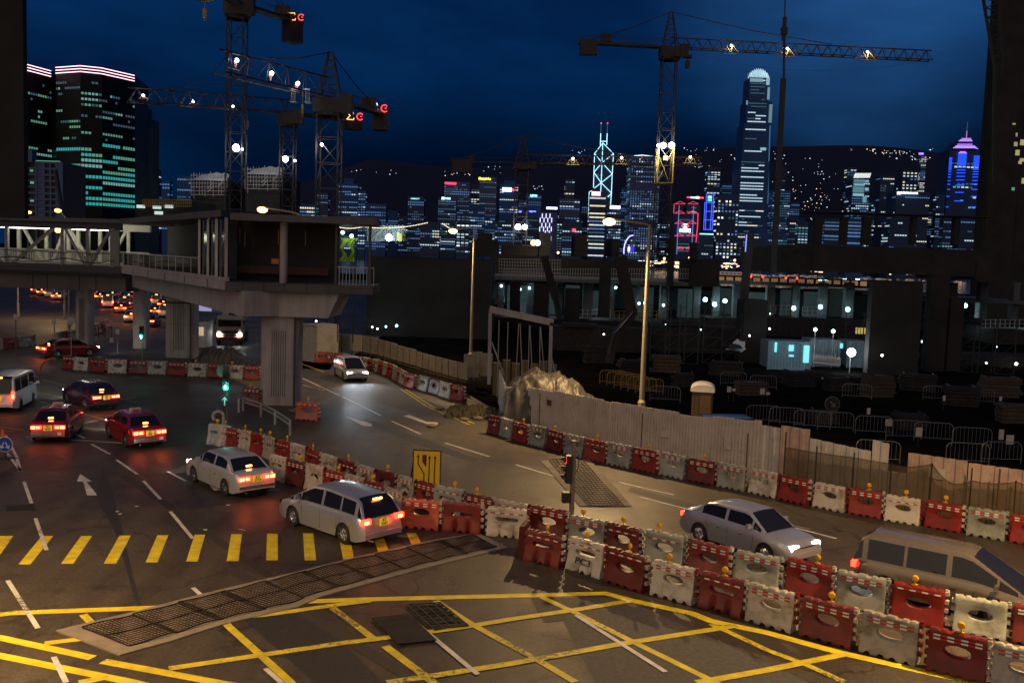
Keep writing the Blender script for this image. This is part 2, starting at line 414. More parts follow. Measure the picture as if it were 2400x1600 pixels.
flat('light_patch', [[(1290, 1400), (1460, 1400), (1900, 1600), (1400, 1600)], [(780, 850), (1120, 985), (1060, 1000), (760, 900)]], M_tar2, .003)
def seg(polyline, w):
    """strip polygons of world width w along a pixel polyline"""
    res = []
    pts = [G(x, y) for x, y in polyline]
    return pts, w
def lines(name, segs, m, z):
    b = MB()
    for pl, w in segs:
        pts = [G(x, y) for x, y in pl]; L_, R_ = [], []
        for i, p in enumerate(pts):
            if i == 0: d = pts[1] - p
            elif i == len(pts) - 1: d = p - pts[-2]
            else: d = (pts[i + 1] - p).normalized() + (p - pts[i - 1]).normalized()
            d.z = 0; d.normalize(); n = Vector((-d.y, d.x, 0))
            L_.append(p + n * w / 2); R_.append(p - n * w / 2)
        for i in range(len(pts) - 1):
            q = [R_[i], R_[i + 1], L_[i + 1], L_[i]]
            b.add([(v.x, v.y, z) for v in q], [(0, 1, 2, 3)])
    return b.build(name, m, kind='structure')
bars = [[(-20, 1255), (31, 1255), (-15, 1322), (-45, 1322)], [(98, 1255), (125, 1255), (71, 1322), (43, 1322)], [(190, 1255), (216, 1255), (172, 1320), (143, 1320)],
        [(280, 1254), (307, 1254), (272, 1320), (243, 1320)], [(369, 1253), (395, 1253), (369, 1317), (341, 1317)], [(456, 1252), (481, 1252), (463, 1315), (436, 1315)],
        [(542, 1251), (567, 1251), (559, 1314), (531, 1314)], [(626, 1250), (651, 1250), (651, 1312), (624, 1312)], [(710, 1249), (734, 1249), (741, 1312), (714, 1312)],
        [(793, 1249), (818, 1249), (830, 1309), (804, 1310)], [(872, 1249), (896, 1249), (917, 1306), (891, 1307)], [(952, 1248), (975, 1248), (1003, 1304), (978, 1306)]]
flat('crossing_bars', bars, M_mark_y, .008)
lines('box_junction_border', [([(-40, 1441), (0, 1440), (30, 1436), (357, 1424), (488, 1416), (700, 1410), (830, 1405), (983, 1401), (1200, 1396), (1419, 1390), (1481, 1407), (1621, 1437), (1667, 1455), (1800, 1483), (1968, 1529), (2183, 1577), (2285, 1598), (2420, 1632)], .30),
      ([(-30, 1489), (0, 1494), (217, 1541)], .26), ([(241, 1549), (536, 1604), (620, 1620)], .26), ([(-30, 1530), (0, 1536), (298, 1596), (340, 1606)], .26)], M_mark_y, .008)
lines('box_junction_diagonals', [([(195, 1440), (247, 1495)], .20), ([(491, 1418), (536, 1468), (613, 1537), (678, 1596), (700, 1620)], .20),
      ([(779, 1424), (883, 1502)], .20), ([(903, 1514), (1008, 1593), (1030, 1612)], .22), ([(1021, 1408), (1110, 1465), (1200, 1514), (1256, 1544), (1348, 1598)], .20),
      ([(1269, 1399), (1343, 1433), (1488, 1506), (1675, 1598), (1720, 1622)], .20), ([(1667, 1462), (1800, 1524), (1889, 1557), (1979, 1598)], .20)], M_mark_y2, .012)
lines('box_junction_cross_lines', [([(104, 1508), (190, 1498), (488, 1456), (633, 1440), (779, 1419), (868, 1408)], .24), ([(396, 1567), (600, 1537), (804, 1507), (919, 1493), (1085, 1470), (1200, 1451), (1343, 1430), (1478, 1408)], .24),
      ([(906, 1600), (1008, 1585), (1200, 1555), (1455, 1509), (1672, 1475), (1725, 1466)], .24), ([(1634, 1600), (1800, 1570), (1984, 1532)], .24), ([(185, 1600), (253, 1587)], .24)], M_mark_y2, .016)
dash = [((18, 1361), (89, 1473)), ((126, 1540), (155, 1600)), ((452, 1378), (473, 1397)), ((503, 1427), (536, 1462)), ((622, 1567), (661, 1602)), ((399, 1199), (452, 1263)),
        ((56, 1129), (74, 1180)), ((83, 1215), (109, 1290)), ((214, 1041), (258, 1065)), ((273, 1078), (322, 1112)), ((336, 1127), (377, 1171)),
        ((16, 1062), (49, 1104)), ((13, 1020), (40, 1073)), ((161, 1009), (199, 1028)), ((40, 1075), (48, 1105)),
        ((392, 1105), (436, 1128))]
lines('lane_dashes', [([a, b_], .12) for a, b_ in dash], M_mark_w, .020)
lines('lane_lines', [([(1350, 1442), (1560, 1575)], .13), ([(965, 1452), (1120, 1581)], .13), ([(60, 1024), (147, 1030), (308, 1040)], .13)], M_mark_w, .020)
lines('far_road_lines', [([(699, 882), (796, 927)], .12), ([(803, 930), (893, 974)], .12), ([(918, 987), (986, 1017)], .12), ([(1043, 1038), (1147, 1070)], .12), ([(1209, 1089), (1305, 1118)], .12),
      ([(1500, 1165), (1640, 1200)], .12), ([(1820, 1225), (1960, 1262)], .12), ([(700, 900), (760, 915)], .1), ([(1450, 1130), (1580, 1160)], .12)], M_mark_w, .012)
lines('edge_lines', [([(940, 912), (1000, 952), (1100, 995)], .1), ([(950, 912), (1012, 952), (1112, 993)], .1), ([(700, 850), (760, 872)], .12)], M_mark_y, .012)
flat('lane_arrows', [[(188, 1110), (216, 1128), (203, 1128)], [(188, 1110), (203, 1128), (195, 1128), (180, 1128)], [(195, 1128), (203, 1128), (228, 1160), (204, 1160)],
                    [(474, 1117), (504, 1136), (520, 1148), (502, 1149)], [(806, 975), (822, 978), (870, 992), (872, 998), (852, 998), (826, 984)], [(960, 972), (1000, 988), (1026, 989), (1026, 994), (1000, 993), (945, 974)]], M_mark_w, .012)
yl = [((40, 912), (180, 902)), ((30, 932), (260, 900)), ((60, 960), (300, 915)), ((0, 900), (230, 950)), ((40, 925), (250, 985)), ((160, 1000), (230, 985)), ((0, 958), (40, 964)), ((0, 980), (60, 974)), ((0, 1000), (55, 1008)), ((170, 1010), (260, 1016)), ((170, 1000), (300, 1012)), ((100, 890), (330, 945)), ((150, 960), (320, 930))]
lines('far_box_junction', [([a, b_], .14) for a, b_ in yl], paint_mat('road_yellow_old', (.30, .27, .06), .5), .012)
lines('debris_lines', [([(1650, 1190), (1900, 1240)], .05), ([(560, 1240), (575, 1243)], .05)], M_mark_w, .014)

# ---- concrete drainage strip across the road, steel mesh sheets lying on it
M_strip = mat('strip_concrete', (.24, .205, .165), .9, noise=.15, scale=2, dirt=(.12, .10, .08), dscale=1.2, damt=.5, bump=.2)
M_cob = mat('strip_paving', (.19, .15, .12), .9, noise=.35, scale=5, dirt=(.25, .2, .15), dscale=1.6, damt=.35, bump=.4)
M_mesh = mat('rebar_mesh', (.022, .014, .012), .7, noise=.3)
top = [(131, 1479), (330, 1431), (470, 1394), (700, 1340), (850, 1303), (1008, 1268), (1120, 1250)]
bot = [(280, 1537), (400, 1504), (521, 1465), (700, 1423), (753, 1399), (983, 1335), (1190, 1284)]
def strip_block(name, top, bot, z, m):
    b = MB(); T = [G(*p) for p in top]; B = [G(*p) for p in bot]; n = len(T)
    vs = [(p.x, p.y, z) for p in T] + [(p.x, p.y, z) for p in B] + [(p.x, p.y, -.01) for p in T] + [(p.x, p.y, -.01) for p in B]
    fs = []
    for i in range(n - 1):
        fs += [(n + i, n + i + 1, i + 1, i), (2 * n + i, 2 * n + i + 1, i + 1, i), (n + i, n + i + 1, 3 * n + i + 1, 3 * n + i)]
    fs += [(0, n, 3 * n, 2 * n), (n - 1, 2 * n - 1, 4 * n - 1, 3 * n - 1)]
    b.add(vs, fs); return b.build(name, m, kind='structure')
strip_block('drain_kerb', top, bot, .035, M_strip)
def lerp2(a, b_, t): return (a[0] + (b_[0] - a[0]) * t, a[1] + (b_[1] - a[1]) * t)
# resample both sides in world space
def resample(pl, n):
    pts = [G(*p) for p in pl]; d = [0]
    for a, c in zip(pts[:-1], pts[1:]): d.append(d[-1] + (c - a).length)
    out = []
    for k in range(n + 1):
        s_ = d[-1] * k / n
        i = max(j for j in range(len(d)) if d[j] <= s_ + 1e-9); i = min(i, len(d) - 2)
        out.append(pts[i].lerp(pts[i + 1], (s_ - d[i]) / (d[i + 1] - d[i])))
    return out
NP = 10
TT = resample(top, NP * 12); BB = resample(bot, NP * 12)
b = MB()
for i in range(6, NP * 12 - 4):
    def mid(j, t): p = TT[j].lerp(BB[j], t); return (p.x, p.y, .039)
    b.add([mid(i, .84), mid(i + 1, .84), mid(i + 1, .14), mid(i, .14)], [(0, 1, 2, 3)])
b.build('drain_paving', M_cob, kind='structure')
def mesh_sheet(i0, i1, k, label):
    c = TT[(i0 + i1) // 2].lerp(BB[(i0 + i1) // 2], .5)
    b = MB(); rr = random.Random(k)
    def pt(u, v, lift=0):  # u along, v across
        fi = i0 + u * (i1 - i0); j = min(int(fi), NP * 12 - 1); t = fi - j
        a = TT[j].lerp(TT[j + 1], t); bb = BB[j].lerp(BB[j + 1], t); q = a.lerp(bb, .12 + .75 * v)
        return Vector((q.x - c.x, q.y - c.y, .055 + lift + .018 * math.sin(u * 5 + v * 4 + k)))
    nu, nv = 13, 14
    for i in range(nu + 1):
        for j in range(nv): b.tube(pt(i / nu, j / nv), pt(i / nu, (j + 1) / nv), .0085 if i not in (0, nu) else .024, 4, cap=False)
    for j in range(nv + 1):
        for i in range(nu): b.tube(pt(i / nu, j / nv, .014), pt((i + 1) / nu, j / nv, .014), .0085 if j not in (0, nv, nv // 2) else .020, 4, cap=False)
    o = b.build('steel_mesh_sheet', M_mesh); o.location = (c.x, c.y, 0)
    tag(o, label, 'mesh sheet', 'steel mesh sheets laid along the concrete strip')
ordn = ['first', 'second', 'third', 'fourth', 'fifth', 'sixth', 'seventh', 'eighth', 'ninth', 'tenth', 'eleventh', 'twelfth', 'thirteenth', 'fourteenth', 'fifteenth', 'sixteenth', 'seventeenth', 'eighteenth', 'nineteenth', 'twentieth', 'twenty-first', 'twenty-second', 'twenty-third', 'twenty-fourth']
for k in range(NP):
    i0 = 4 + k * 11.3; mesh_sheet(int(i0), int(i0 + 11.8), k, 'dark wire mesh sheet on the near concrete strip, %s from the left tip' % ordn[k])
# second strip on the far road
top2 = [(1267, 1080), (1382, 1077)]; bot2 = [(1359, 1187), (1481, 1187)]
T2 = [G(*p) for p in top2]; B2 = [G(*p) for p in bot2]
b = MB(); b.add([(p.x, p.y, .030) for p in (B2[0], B2[1], T2[1], T2[0])], [(0, 1, 2, 3)]); b.build('far_drain_strip', M_strip, kind='structure')
c = (T2[0] + T2[1] + B2[0] + B2[1]) / 4
b = MB()
def p2(u, v, z=.05):
    q = T2[0].lerp(T2[1], .16 + .68 * u).lerp(B2[0].lerp(B2[1], .16 + .68 * u), v); return Vector((q.x - c.x, q.y - c.y, z + .02 * math.sin(6 * u + 9 * v)))
for i in range(10):
    for j in range(24): b.tube(p2(i / 9, j / 24), p2(i / 9, (j + 1) / 24), .014, 4, cap=False)
for j in range(25):
    for i in range(9): b.tube(p2(i / 9, j / 24, .06), p2((i + 1) / 9, j / 24, .06), .014, 4, cap=False)
o = b.build('steel_mesh_sheet', M_mesh); o.location = (c.x, c.y, 0)
tag(o, 'long wire mesh sheet on the strip crossing the far road behind the red signal', 'mesh sheet', 'steel mesh sheets laid along the concrete strip')
# two bundles of black bars / grates lying in the box junction
def grate(poly, label, nb, diag, k):
    q = [G(*p) for p in poly]; c = sum(q, Vector()) / 4; b = MB(); rr = random.Random(k)
    def pt(u, v, z): s_ = q[0].lerp(q[1], u).lerp(q[3].lerp(q[2], u), v); return Vector((s_.x - c.x, s_.y - c.y, z))
    for i in range(nb + 1):
        o1 = rr.uniform(-.02, .02); dz = rr.uniform(0, .02); dd = diag * rr.uniform(-1, 1)
        b.beam(pt(-.02 + o1, i / nb, .03 + dz), pt(1.02 + o1, min(1, max(0, i / nb + dd)), .03 + dz), .022, .03)
    for i in range(5 if diag else 22):
        u = i / (4 if diag else 21)
        b.beam(pt(u, 0, .055), pt(u, 1, .055), .03 if diag else .018, .02)
    o = b.build('steel_grating', M_black); o.location = (c.x, c.y, 0); tag(o, label, 'grating', 'black steel gratings in the yellow box')
grate([(874, 1452), (957, 1442), (1021, 1503), (934, 1512)], 'dense black steel grating on the yellow box, the nearer one', 26, 0, 1)
grate([(953, 1420), (1031, 1415), (1097, 1469), (1018, 1479)], 'open black grating of crossed bars on the yellow box, the farther one', 20, .16, 2)
def drain(poly):
    q = [G(*p) for p in poly]; c = sum(q, Vector()) / 4; b = MB()
    for i in range(12):
        a = q[0].lerp(q[1], i / 11) - c; e = q[3].lerp(q[2], i / 11) - c
        b.beam((a.x, a.y, .02), (e.x, e.y, .02), .05, .02)
    o = b.build('drain_grate', M_black); o.location = (c.x, c.y, 0); tag(o, 'slotted black drain grate at the left lane line', 'drain')
drain([(16, 1184), (78, 1182), (82, 1194), (18, 1197)])
# litter
b = MB()
for px, py in [(275, 1199), (281, 1205), (320, 1187), (535, 1184), (481, 1242), (880, 1306)]:
    p = G(px, py); b.box((p.x, p.y, .02), (.12, .09, .01), rz=px)
b.build('paper_litter', M_white, kind='stuff', label='scraps of pale paper litter scattered on the asphalt', cat='litter')
# ================================================================== STREET LAMPS
M_sod = emat('sodium_lamp_glow', (1.0, .60, .13), 9)
M_sodfar = emat('sodium_lamp_far', (1.0, .52, .10), 7)
M_led = emat('floodlight_glow', (.86, .95, 1.0), 30)
M_cyanl = emat('cool_lamp_glow', (.45, .85, 1.0), 12)
SODC = (1.0, .63, .26)
def point_light(parent, loc, power, color, size=.2, spot=None, rot=(0, 0, 0), blend=1.0, name='lamp_light'):
    d = bpy.data.lights.new(name, 'SPOT' if spot else 'POINT'); d.energy = power; d.color = color; d.shadow_soft_size = size
    if spot: d.spot_size = R(spot); d.spot_blend = blend
    o = bpy.data.objects.new(name, d); COL.objects.link(o); o.rotation_euler = rot; o.location = loc
    if parent: o.parent = parent
    return o
def street_lamp(base, top_z, head, label, power, r=.13, small=False, tilt=0, mats=None, group='street lamps around the junction', glow=None):
    """base: xy of the pole, head: point of the lantern"""
    t = thing('street_lamp', label, 'street lamp', (base[0], base[1], 0), 0, group)
    b = MB(); b.tube((0, 0, 0), (0, 0, 1.6), r * 1.45, 10); b.tube((0, 0, 1.6), (0, 0, 1.75), r * 1.45, 10, r); b.tube((0, 0, 1.75), (0, 0, top_z), r, 10, r * .62)
    b.build('pole', M_pole, t, smooth=True)
    h = Vector(head) - Vector((base[0], base[1], 0))
    b = MB(); b.path([(0, 0, top_z - .05), (h.x * .15, h.y * .15, top_z + .05), (h.x * .92, h.y * .92, h.z + .12)], .055, 8); b.build('arm', M_pole, t, smooth=True)
    d = Vector((h.x, h.y, 0)).normalized()
    b = MB(); rz = math.atan2(d.y, d.x)
    b.box((h.x, h.y, h.z + .12), (.75, .32, .13), rz=rz, taper=.75)
    l = b.build('lantern', M_pole, t)
    b = MB(); b.ball((h.x, h.y, h.z - .02), .34, 16, 10, .6); b.build('bulb', glow or M_sod, l, smooth=True)
    if power: point_light(t, (h.x, h.y, h.z - .25), power, SODC, .25, 132 if tilt else 168, (R(-tilt), 0, 0), .6 if tilt else 1.0)
    return t
def lamp_px(pole_px, head_px, Y, label, power, **kw):
    pp = P(pole_px[0], pole_px[1], Y); hh = P(head_px[0], head_px[1], Y)
    return street_lamp((pp.x, pp.y), pp.z, hh, label, power, **kw)
lamp_px((1523, 527), (1428, 519), 52, 'tall street lamp with a glaring orange lantern, behind the corrugated fence', 13500, r=.15, tilt=34)
lamp_px((1112, 536), (1062, 541), 75, 'street lamp with orange lantern rising behind the cream hoarding panels', 6500, r=.13)
lamp_px((700, 500), (615, 491), 64.5, 'orange street lamp showing over the bridge roof corner', 3000, r=.12)
lamp_px((40, 520), (67, 497), 118, 'small distant orange street lamp, leftmost above the lit truss bridge', 0, r=.1, glow=M_sodfar)
lamp_px((150, 560), (136, 541), 116, 'orange street lamp seen through the truss bridge opening', 6500, r=.1, glow=M_sodfar)
lamp_px((160, 515), (136, 493), 100, 'orange street lamp above the lit truss bridge, beside the pale office block', 600, r=.1, glow=M_sodfar)
# unseen lamps added out of frame to light the road; positions assumed
for (x, y, hx, hy, p, lb) in [(-19, 17, -15.5, 18, 17000, 'assumed street lamp out of frame on the left kerb'), (19, 20, 15.5, 21, 17500, 'assumed street lamp out of frame on the right kerb'),
                              (-3, -9, -1, -5, 15000, 'assumed street lamp behind the viewing bridge'), (-40, 38, -36, 38.5, 7000, 'added street lamp out of frame beside the left carriageway')]:
    street_lamp((x, y), 11.0, (hx, hy, 11.1), lb, p, r=.13)

# ================================================================== WATER-FILLED BARRIERS
def barrier_body(kind):
    outer = []; Hh = 1.0
    def topz(x): 
        k = abs(x)
        return Hh - (.045 if .10 < k < .17 or .27 < k < .33 else 0) - (.012 if k > .42 else 0)
    def botz(x):
        k = abs(x)
        if kind == 'oval': return .075 if (.06 < k < .17 or .28 < k < .39) else 0.0
        return .10 if (.14 < k < .20) else (.09 if k < .05 else 0.0)
    nx = 28
    for i in range(nx): x = .47 - .94 * i / nx; outer.append((x, topz(x)))
    for i in range(9): outer.append((-.47 - .012 * (i / 9), topz(-.47) * (1 - i / 9)))
    for i in range(nx): x = -.48 + .96 * i / nx; outer.append((x, botz(x)))
    for i in range(9): outer.append((.48 - .01 * i / 9, topz(.47) * (i / 9)))
    cz = .56 if kind == 'oval' else .60
    def hole(a, s=1.0):
        if kind == 'oval': return (.225 * s * math.cos(a), cz + .125 * s * math.sin(a))
        c, q = math.cos(a), math.sin(a); e = .45
        return (.27 * s * math.copysign(abs(c) ** e, c), cz + .075 * s * math.copysign(abs(q) ** e, q))
    def half(x, z):
        if z < .10: y = .235
        elif z < .50: y = .235 - (.235 - .125) * ((z - .10) / .40) ** .8
        else: y = .125 - .02 * (z - .5) / .5
        if z > .965: y -= .02
        if kind == 'slot' and z < .46:
            w = math.exp(-((abs(x) - .17) / .055) ** 2) * min(1, (.46 - z) / .14)
            y = y * (1 - w) + .085 * w
        if kind == 'oval':
            d = math.hypot(x / .34, (z - cz) / .23)
            if d < 1.15: y -= .03 * max(0, 1.15 - d)
        return y
    n = len(outer); rings = [.0, .05, .14, .28, .42, .56, .70, .84, .93, 1.0]
    vs = []; fs = []
    ang = [math.atan2((z - cz) / (.125 if kind == 'oval' else .16), x / .225) for x, z in outer]
    for side in (-1, 1):
        for t in rings:
            for k, (x, z) in enumerate(outer):
                ix, iz = hole(ang[k])
                X = ix + (x - ix) * t; Z = iz + (z - iz) * t
                y = half(X, Z)
                if t == 0: y -= .035
                if t == 1.0: y -= .012
                vs.append((X, side * y, Z))
    nr = len(rings)
    def idx(s_, r_, k): return (s_ * nr + r_) * n + k % n
    for s_ in (0, 1):
        for r_ in range(nr - 1):
            for k in range(n):
                q = (idx(s_, r_, k), idx(s_, r_, k + 1), idx(s_, r_ + 1, k + 1), idx(s_, r_ + 1, k))
                fs.append(q if s_ == 1 else q[::-1])
    for k in range(n):
        fs.append((idx(0, nr - 1, k), idx(1, nr - 1, k), idx(1, nr - 1, k + 1), idx(0, nr - 1, k + 1))[::-1])
        fs.append((idx(0, 0, k), idx(1, 0, k), idx(1, 0, k + 1), idx(0, 0, k + 1)))
    b = MB(); b.add(vs, fs); return b
BODY = {k: barrier_body(k) for k in ('oval', 'slot')}
BMESH = {}
def barrier_meshes(kind, colr):
    key = (kind, colr)
    if key in BMESH: return BMESH[key]
    m = {'red': M_pred, 'white': M_pwhite, 'orange': M_porange, 'grey': M_pgrey}[colr]
    lm = {'red': M_pwhite, 'white': M_pred, 'orange': M_pwhite, 'grey': M_pgrey}[colr]
    bb = MB(); bb.v = list(BODY[kind].v); bb.f = list(BODY[kind].f); bb.m = list(BODY[kind].m)
    for i in range(4):
        z = .17 + i * .22
        bb.mi = 0; bb.box((-.50, 0, z), (.07, .15, .10)); bb.mi = 1; bb.box((.505, 0, z + .10), (.07, .15, .10))
    bb.mi = 1; bb.tube((.50, 0, .94), (.50, 0, 1.03), .04, 8)
    body = bb.mesh('barrier_' + colr, [m, lm], True)
    other = {'red': M_wstrip, 'white': M_rstrip, 'orange': M_wstrip, 'grey': M_rstrip}[colr]
    back = {'red': M_rstrip, 'white': M_wstrip, 'orange': M_rstrip, 'grey': M_wstrip}[colr]
    strips = []
    for z in ((.865, .785) if kind == 'oval' else (.82,)):
        st = MB(); vs = []; hy = .1165 + (.87 - z) * .05
        for i in range(8):
            x = -.40 + i * .8 / 7
            vs += [(x, -hy, z - .020), (x, -hy + .001, z + .020), (x, hy - .001, z + .020), (x, hy, z - .020)]
        fs = []; ms = []
        for i in range(7):
            for k in range(4):
                fs.append((4 * i + k, 4 * i + (k + 1) % 4, 4 * i + 4 + (k + 1) % 4, 4 * i + 4 + k)[::-1]); ms.append(0 if i % 2 == 0 else 1)
        fs += [(0, 1, 2, 3)[::-1], (28, 29, 30, 31)]; ms += [0, 0]
        st.v = vs; st.f = fs; st.m = ms
        strips.append(st.mesh('strip', [other, back]))
    BMESH[key] = (body, strips); return BMESH[key]
def lamp_meshes():
    a = MB(); a.box((0, 0, .02), (.16, .07, .04)); a.tube((0, 0, .03), (0, 0, .10), .022, 6)
    c = MB(); c.lathe((0, 0, .19), [(0, -.045), (.06, -.042), (.085, -.02), (.088, .02), (.06, .042), (0, .045)], 14, 'Y')
    return a.mesh('bracket', M_yel), c.mesh('lens', mat('amber_lens', (.75, .38, .02), .12, noise=.05, spec=.8), True)
LAMPM = lamp_meshes()
NB = [0]
def link(name, me, parent, loc=(0, 0, 0), rot=(0, 0, 0), **kw):
    o = bpy.data.objects.new(name, me); COL.objects.link(o); o.parent = parent; o.location = loc; o.rotation_euler = rot
    if kw: tag(o, **kw)
    return o
def barrier(p, ang, sx, kind, colr, label, group, lamp=None, h=1.0, tilt=0):
    tilt = rnd.uniform(-.03, .03)
    t = thing('water_barrier', label, 'traffic barrier', p, ang, group); t.scale = (sx, 1, h); t.rotation_euler[0] = tilt
    body, strips = barrier_meshes(kind, colr)
    link('body', body, t)
    for st in strips:
        if rnd.random() < .86: link('reflective_strip', st, t)
    if lamp is not None:
        c = Vector((lamp * sx * math.cos(ang), lamp * sx * math.sin(ang), 0)) + Vector(p)
        q = thing('warning_lamp', 'amber lamp on ' + label.split(' barrier')[0] + ' barrier' + label[label.index(','):] if ',' in label else 'amber lamp on the ' + label, 'warning lamp', (c.x, c.y, p[2] + h * .985), ang + rnd.uniform(-.6, .6), 'amber warning lamps on the barriers')
        link('bracket', LAMPM[0], q); link('lens', LAMPM[1], q)
    NB[0] += 1
    return t
def word(c, k): return {'oval': 'oval hole', 'slot': 'slot'}[k]
def row(pts, where, group, lamps=(), kinds=None, first='red', cols=None, h=1.0, endfac=.97, order='from left'):
    Q = [G(px, py, h) for px, py in pts]
    n = len(Q)
    for i, q in enumerate(Q):
        a = Q[max(0, i - 1)]; c = Q[min(n - 1, i + 1)]
        d = c - a; ang = math.atan2(d.y, d.x)
        sp = ((Q[i] - Q[i - 1]).length if i else (Q[1] - Q[0]).length); sp2 = ((Q[i + 1] - Q[i]).length if i < n - 1 else sp)
        w = min(1.9, max(.75, (sp + sp2) / 2 * endfac / 1.06))
        colr = cols[i] if cols else (first if i % 2 == 0 else ('white' if first == 'red' else 'red'))
        kd = kinds[i] if kinds else ('oval' if rnd.random() < .75 else 'slot')
        z = rnd.uniform(-.012, .0)
        barrier((q.x, q.y, z), ang + rnd.uniform(-.09, .09), w, kd, colr, '%s barrier with %s, %s %s in %s' % (colr, word(colr, kd), ordn[i], order, where), group,
                lamp=(rnd.uniform(-.2, .2) if i in lamps else None), h=h * rnd.uniform(.96, 1.02))
o_, s_ = 'oval', 'slot'
rowA = [(1278, 1243), (1378, 1263), (1472, 1292), (1583, 1318), (1697, 1345), (1812, 1375), (1945, 1408), (2090, 1442), (2248, 1482), (2400, 1518)]
row(rowA, "the row nearest the camera", 'barriers in the near row beside the yellow box', lamps=(0, 1, 2, 3, 4, 6, 8),
    kinds=[s_, s_, o_, o_, s_, o_, o_, o_, o_, o_], first='red')
# graffiti on the second one
_a = [o for o in COL.objects if o.name.startswith('water_barrier') and o.get('label', '').startswith('white barrier with slot, second')][0]
M_ink = mat('marker_ink', (.01, .012, .012), .6, noise=.1)
g_ = text_part('PC3', .26, M_ink, _a, (0, -.215, .36), (R(72), 0, 0), .004, bold=.004, name='graffiti')
g_ = text_part('111 976', .10, M_ink, _a, (0, -.128, .93), (R(90), 0, 0), .003, name='graffiti')
rowB = [(1053, 1142), (1127, 1157), (1202, 1172), (1288, 1190), (1379, 1211), (1464, 1228), (1561, 1248), (1665, 1271), (1778, 1293), (1900, 1315), (2022, 1345), (2156, 1372), (2301, 1397), (2440, 1422)]
row(rowB, "the second row behind it", 'barriers in the second row along the far road', lamps=(0, 1, 4, 5, 6, 9, 11),
    kinds=[s_, o_, s_, o_, o_, o_, o_, o_, o_, o_, o_, o_, o_, o_], cols=['grey', 'red', 'white', 'red', 'grey', 'red', 'grey', 'red', 'grey', 'red', 'grey', 'red', 'grey', 'red'])
rowC1 = [(548, 1003), (578, 1008), (606, 1014), (636, 1023), (668, 1032), (702, 1042), (738, 1053), (776, 1066), (816, 1079), (860, 1092), (908, 1104), (955, 1116), (1004, 1130)]
row(rowC1, "the far median line", 'barriers on the median, far line', lamps=(1, 2, 3, 4, 6, 8, 10), first='red')
rowC2 = [(655, 1066), (698, 1078), (742, 1090), (788, 1102), (834, 1116), (880, 1130), (926, 1144)]
row(rowC2, "the short near median line", 'barriers on the median, near line', lamps=(1, 3, 5), first='white')
rowF = [(989, 1168), (1086, 1177), (1191, 1186)]
row(rowF, "the row beside the silver estate", 'barriers beside the silver estate car', kinds=[o_, s_, s_], cols=['orange', 'red', 'white'])
q = G(1232, 1225, 1.0); barrier((q.x, q.y, 0), R(78), .8, 'slot', 'red', 'red barrier seen end-on, left end of the nearest row', 'barriers in the near row beside the yellow box')
rowD = [(1161, 973), (1190, 979), (1223, 989), (1263, 998), (1305, 1008), (1350, 1018), (1399, 1029), (1455, 1040), (1515, 1052), (1580, 1063), (1647, 1076), (1719, 1088), (1793, 1102), (1864, 1117), (1948, 1132), (2032, 1146), (2119, 1160), (2216, 1176), (2315, 1192), (2420, 1209)]
row(rowD, "the row below the corrugated fence", 'barriers below the corrugated fence', lamps=(2, 4, 6, 8, 10, 15, 16, 17), cols=['red', 'grey', 'red', 'grey', 'red', 'grey', 'red', 'grey', 'red', 'grey', 'red', 'grey', 'white', 'red', 'white', 'red', 'white', 'red', 'grey', 'red'], kinds=[o_] * 20)
rowE = [(749, 822), (771, 823), (795, 826), (814, 829), (837, 833), (859, 836), (869, 840), (882, 841), (894, 845), (906, 848), (916, 852), (928, 857), (937, 863), (948, 868), (962, 875), (994, 881), (1022, 888), (1047, 896), (1076, 902)]
row(rowE, "the row below the cream panels", 'barriers below the cream hoarding panels', kinds=[o_] * 19, cols=['orange', 'orange', 'orange', 'white', 'red', 'grey', 'red', 'grey', 'red', 'grey', 'red', 'grey', 'red', 'grey', 'red', 'grey', 'red', 'white', 'red'])
rowG = [(163, 833), (192, 836), (231, 839), (277, 842), (324, 843), (370, 845), (416, 847), (464, 850), (508, 852), (552, 855), (592, 857)]
row(rowG, "the dark row under the footbridge", 'barriers in the line under the footbridge', lamps=(7, 9), cols=['red', 'white', 'red', 'white', 'red', 'grey', 'red', 'grey', 'red', 'grey', 'red'], kinds=[o_] * 11)
rowI = [(140, 777), (153, 775), (168, 773), (184, 768), (200, 764), (216, 761), (229, 757), (240, 753), (250, 748)]
row(rowI, "the small row behind the red car", 'barriers along the left carriageway', cols=['white', 'red', 'white', 'orange', 'white', 'red', 'white', 'red', 'white'], kinds=[o_] * 9, lamps=(1, 3, 6))
row([(-12, 792), (24, 789), (62, 785)], "the left edge group", 'barriers at the left edge', cols=['white', 'orange', 'white'], kinds=[s_, s_, s_])
row([(505, 992), (530, 996)], "the arrow sign's pair", 'barriers at the foot of the arrow sign', cols=['grey', 'white'], kinds=[s_, s_], lamps=(0, 1))
q = G(722, 942, 1.0); barrier((q.x, q.y, 0), R(-12), 1.35, 'oval', 'orange', 'orange red barrier alone at the foot of the big pier', 'barriers at the pier foot', lamp=0)
q = G(592, 908, 1.0); barrier((q.x, q.y, 0), R(-12), 1.1, 'oval', 'red', 'red barrier half hidden left of the big bridge pier', 'barriers at the pier foot', lamp=-.1)

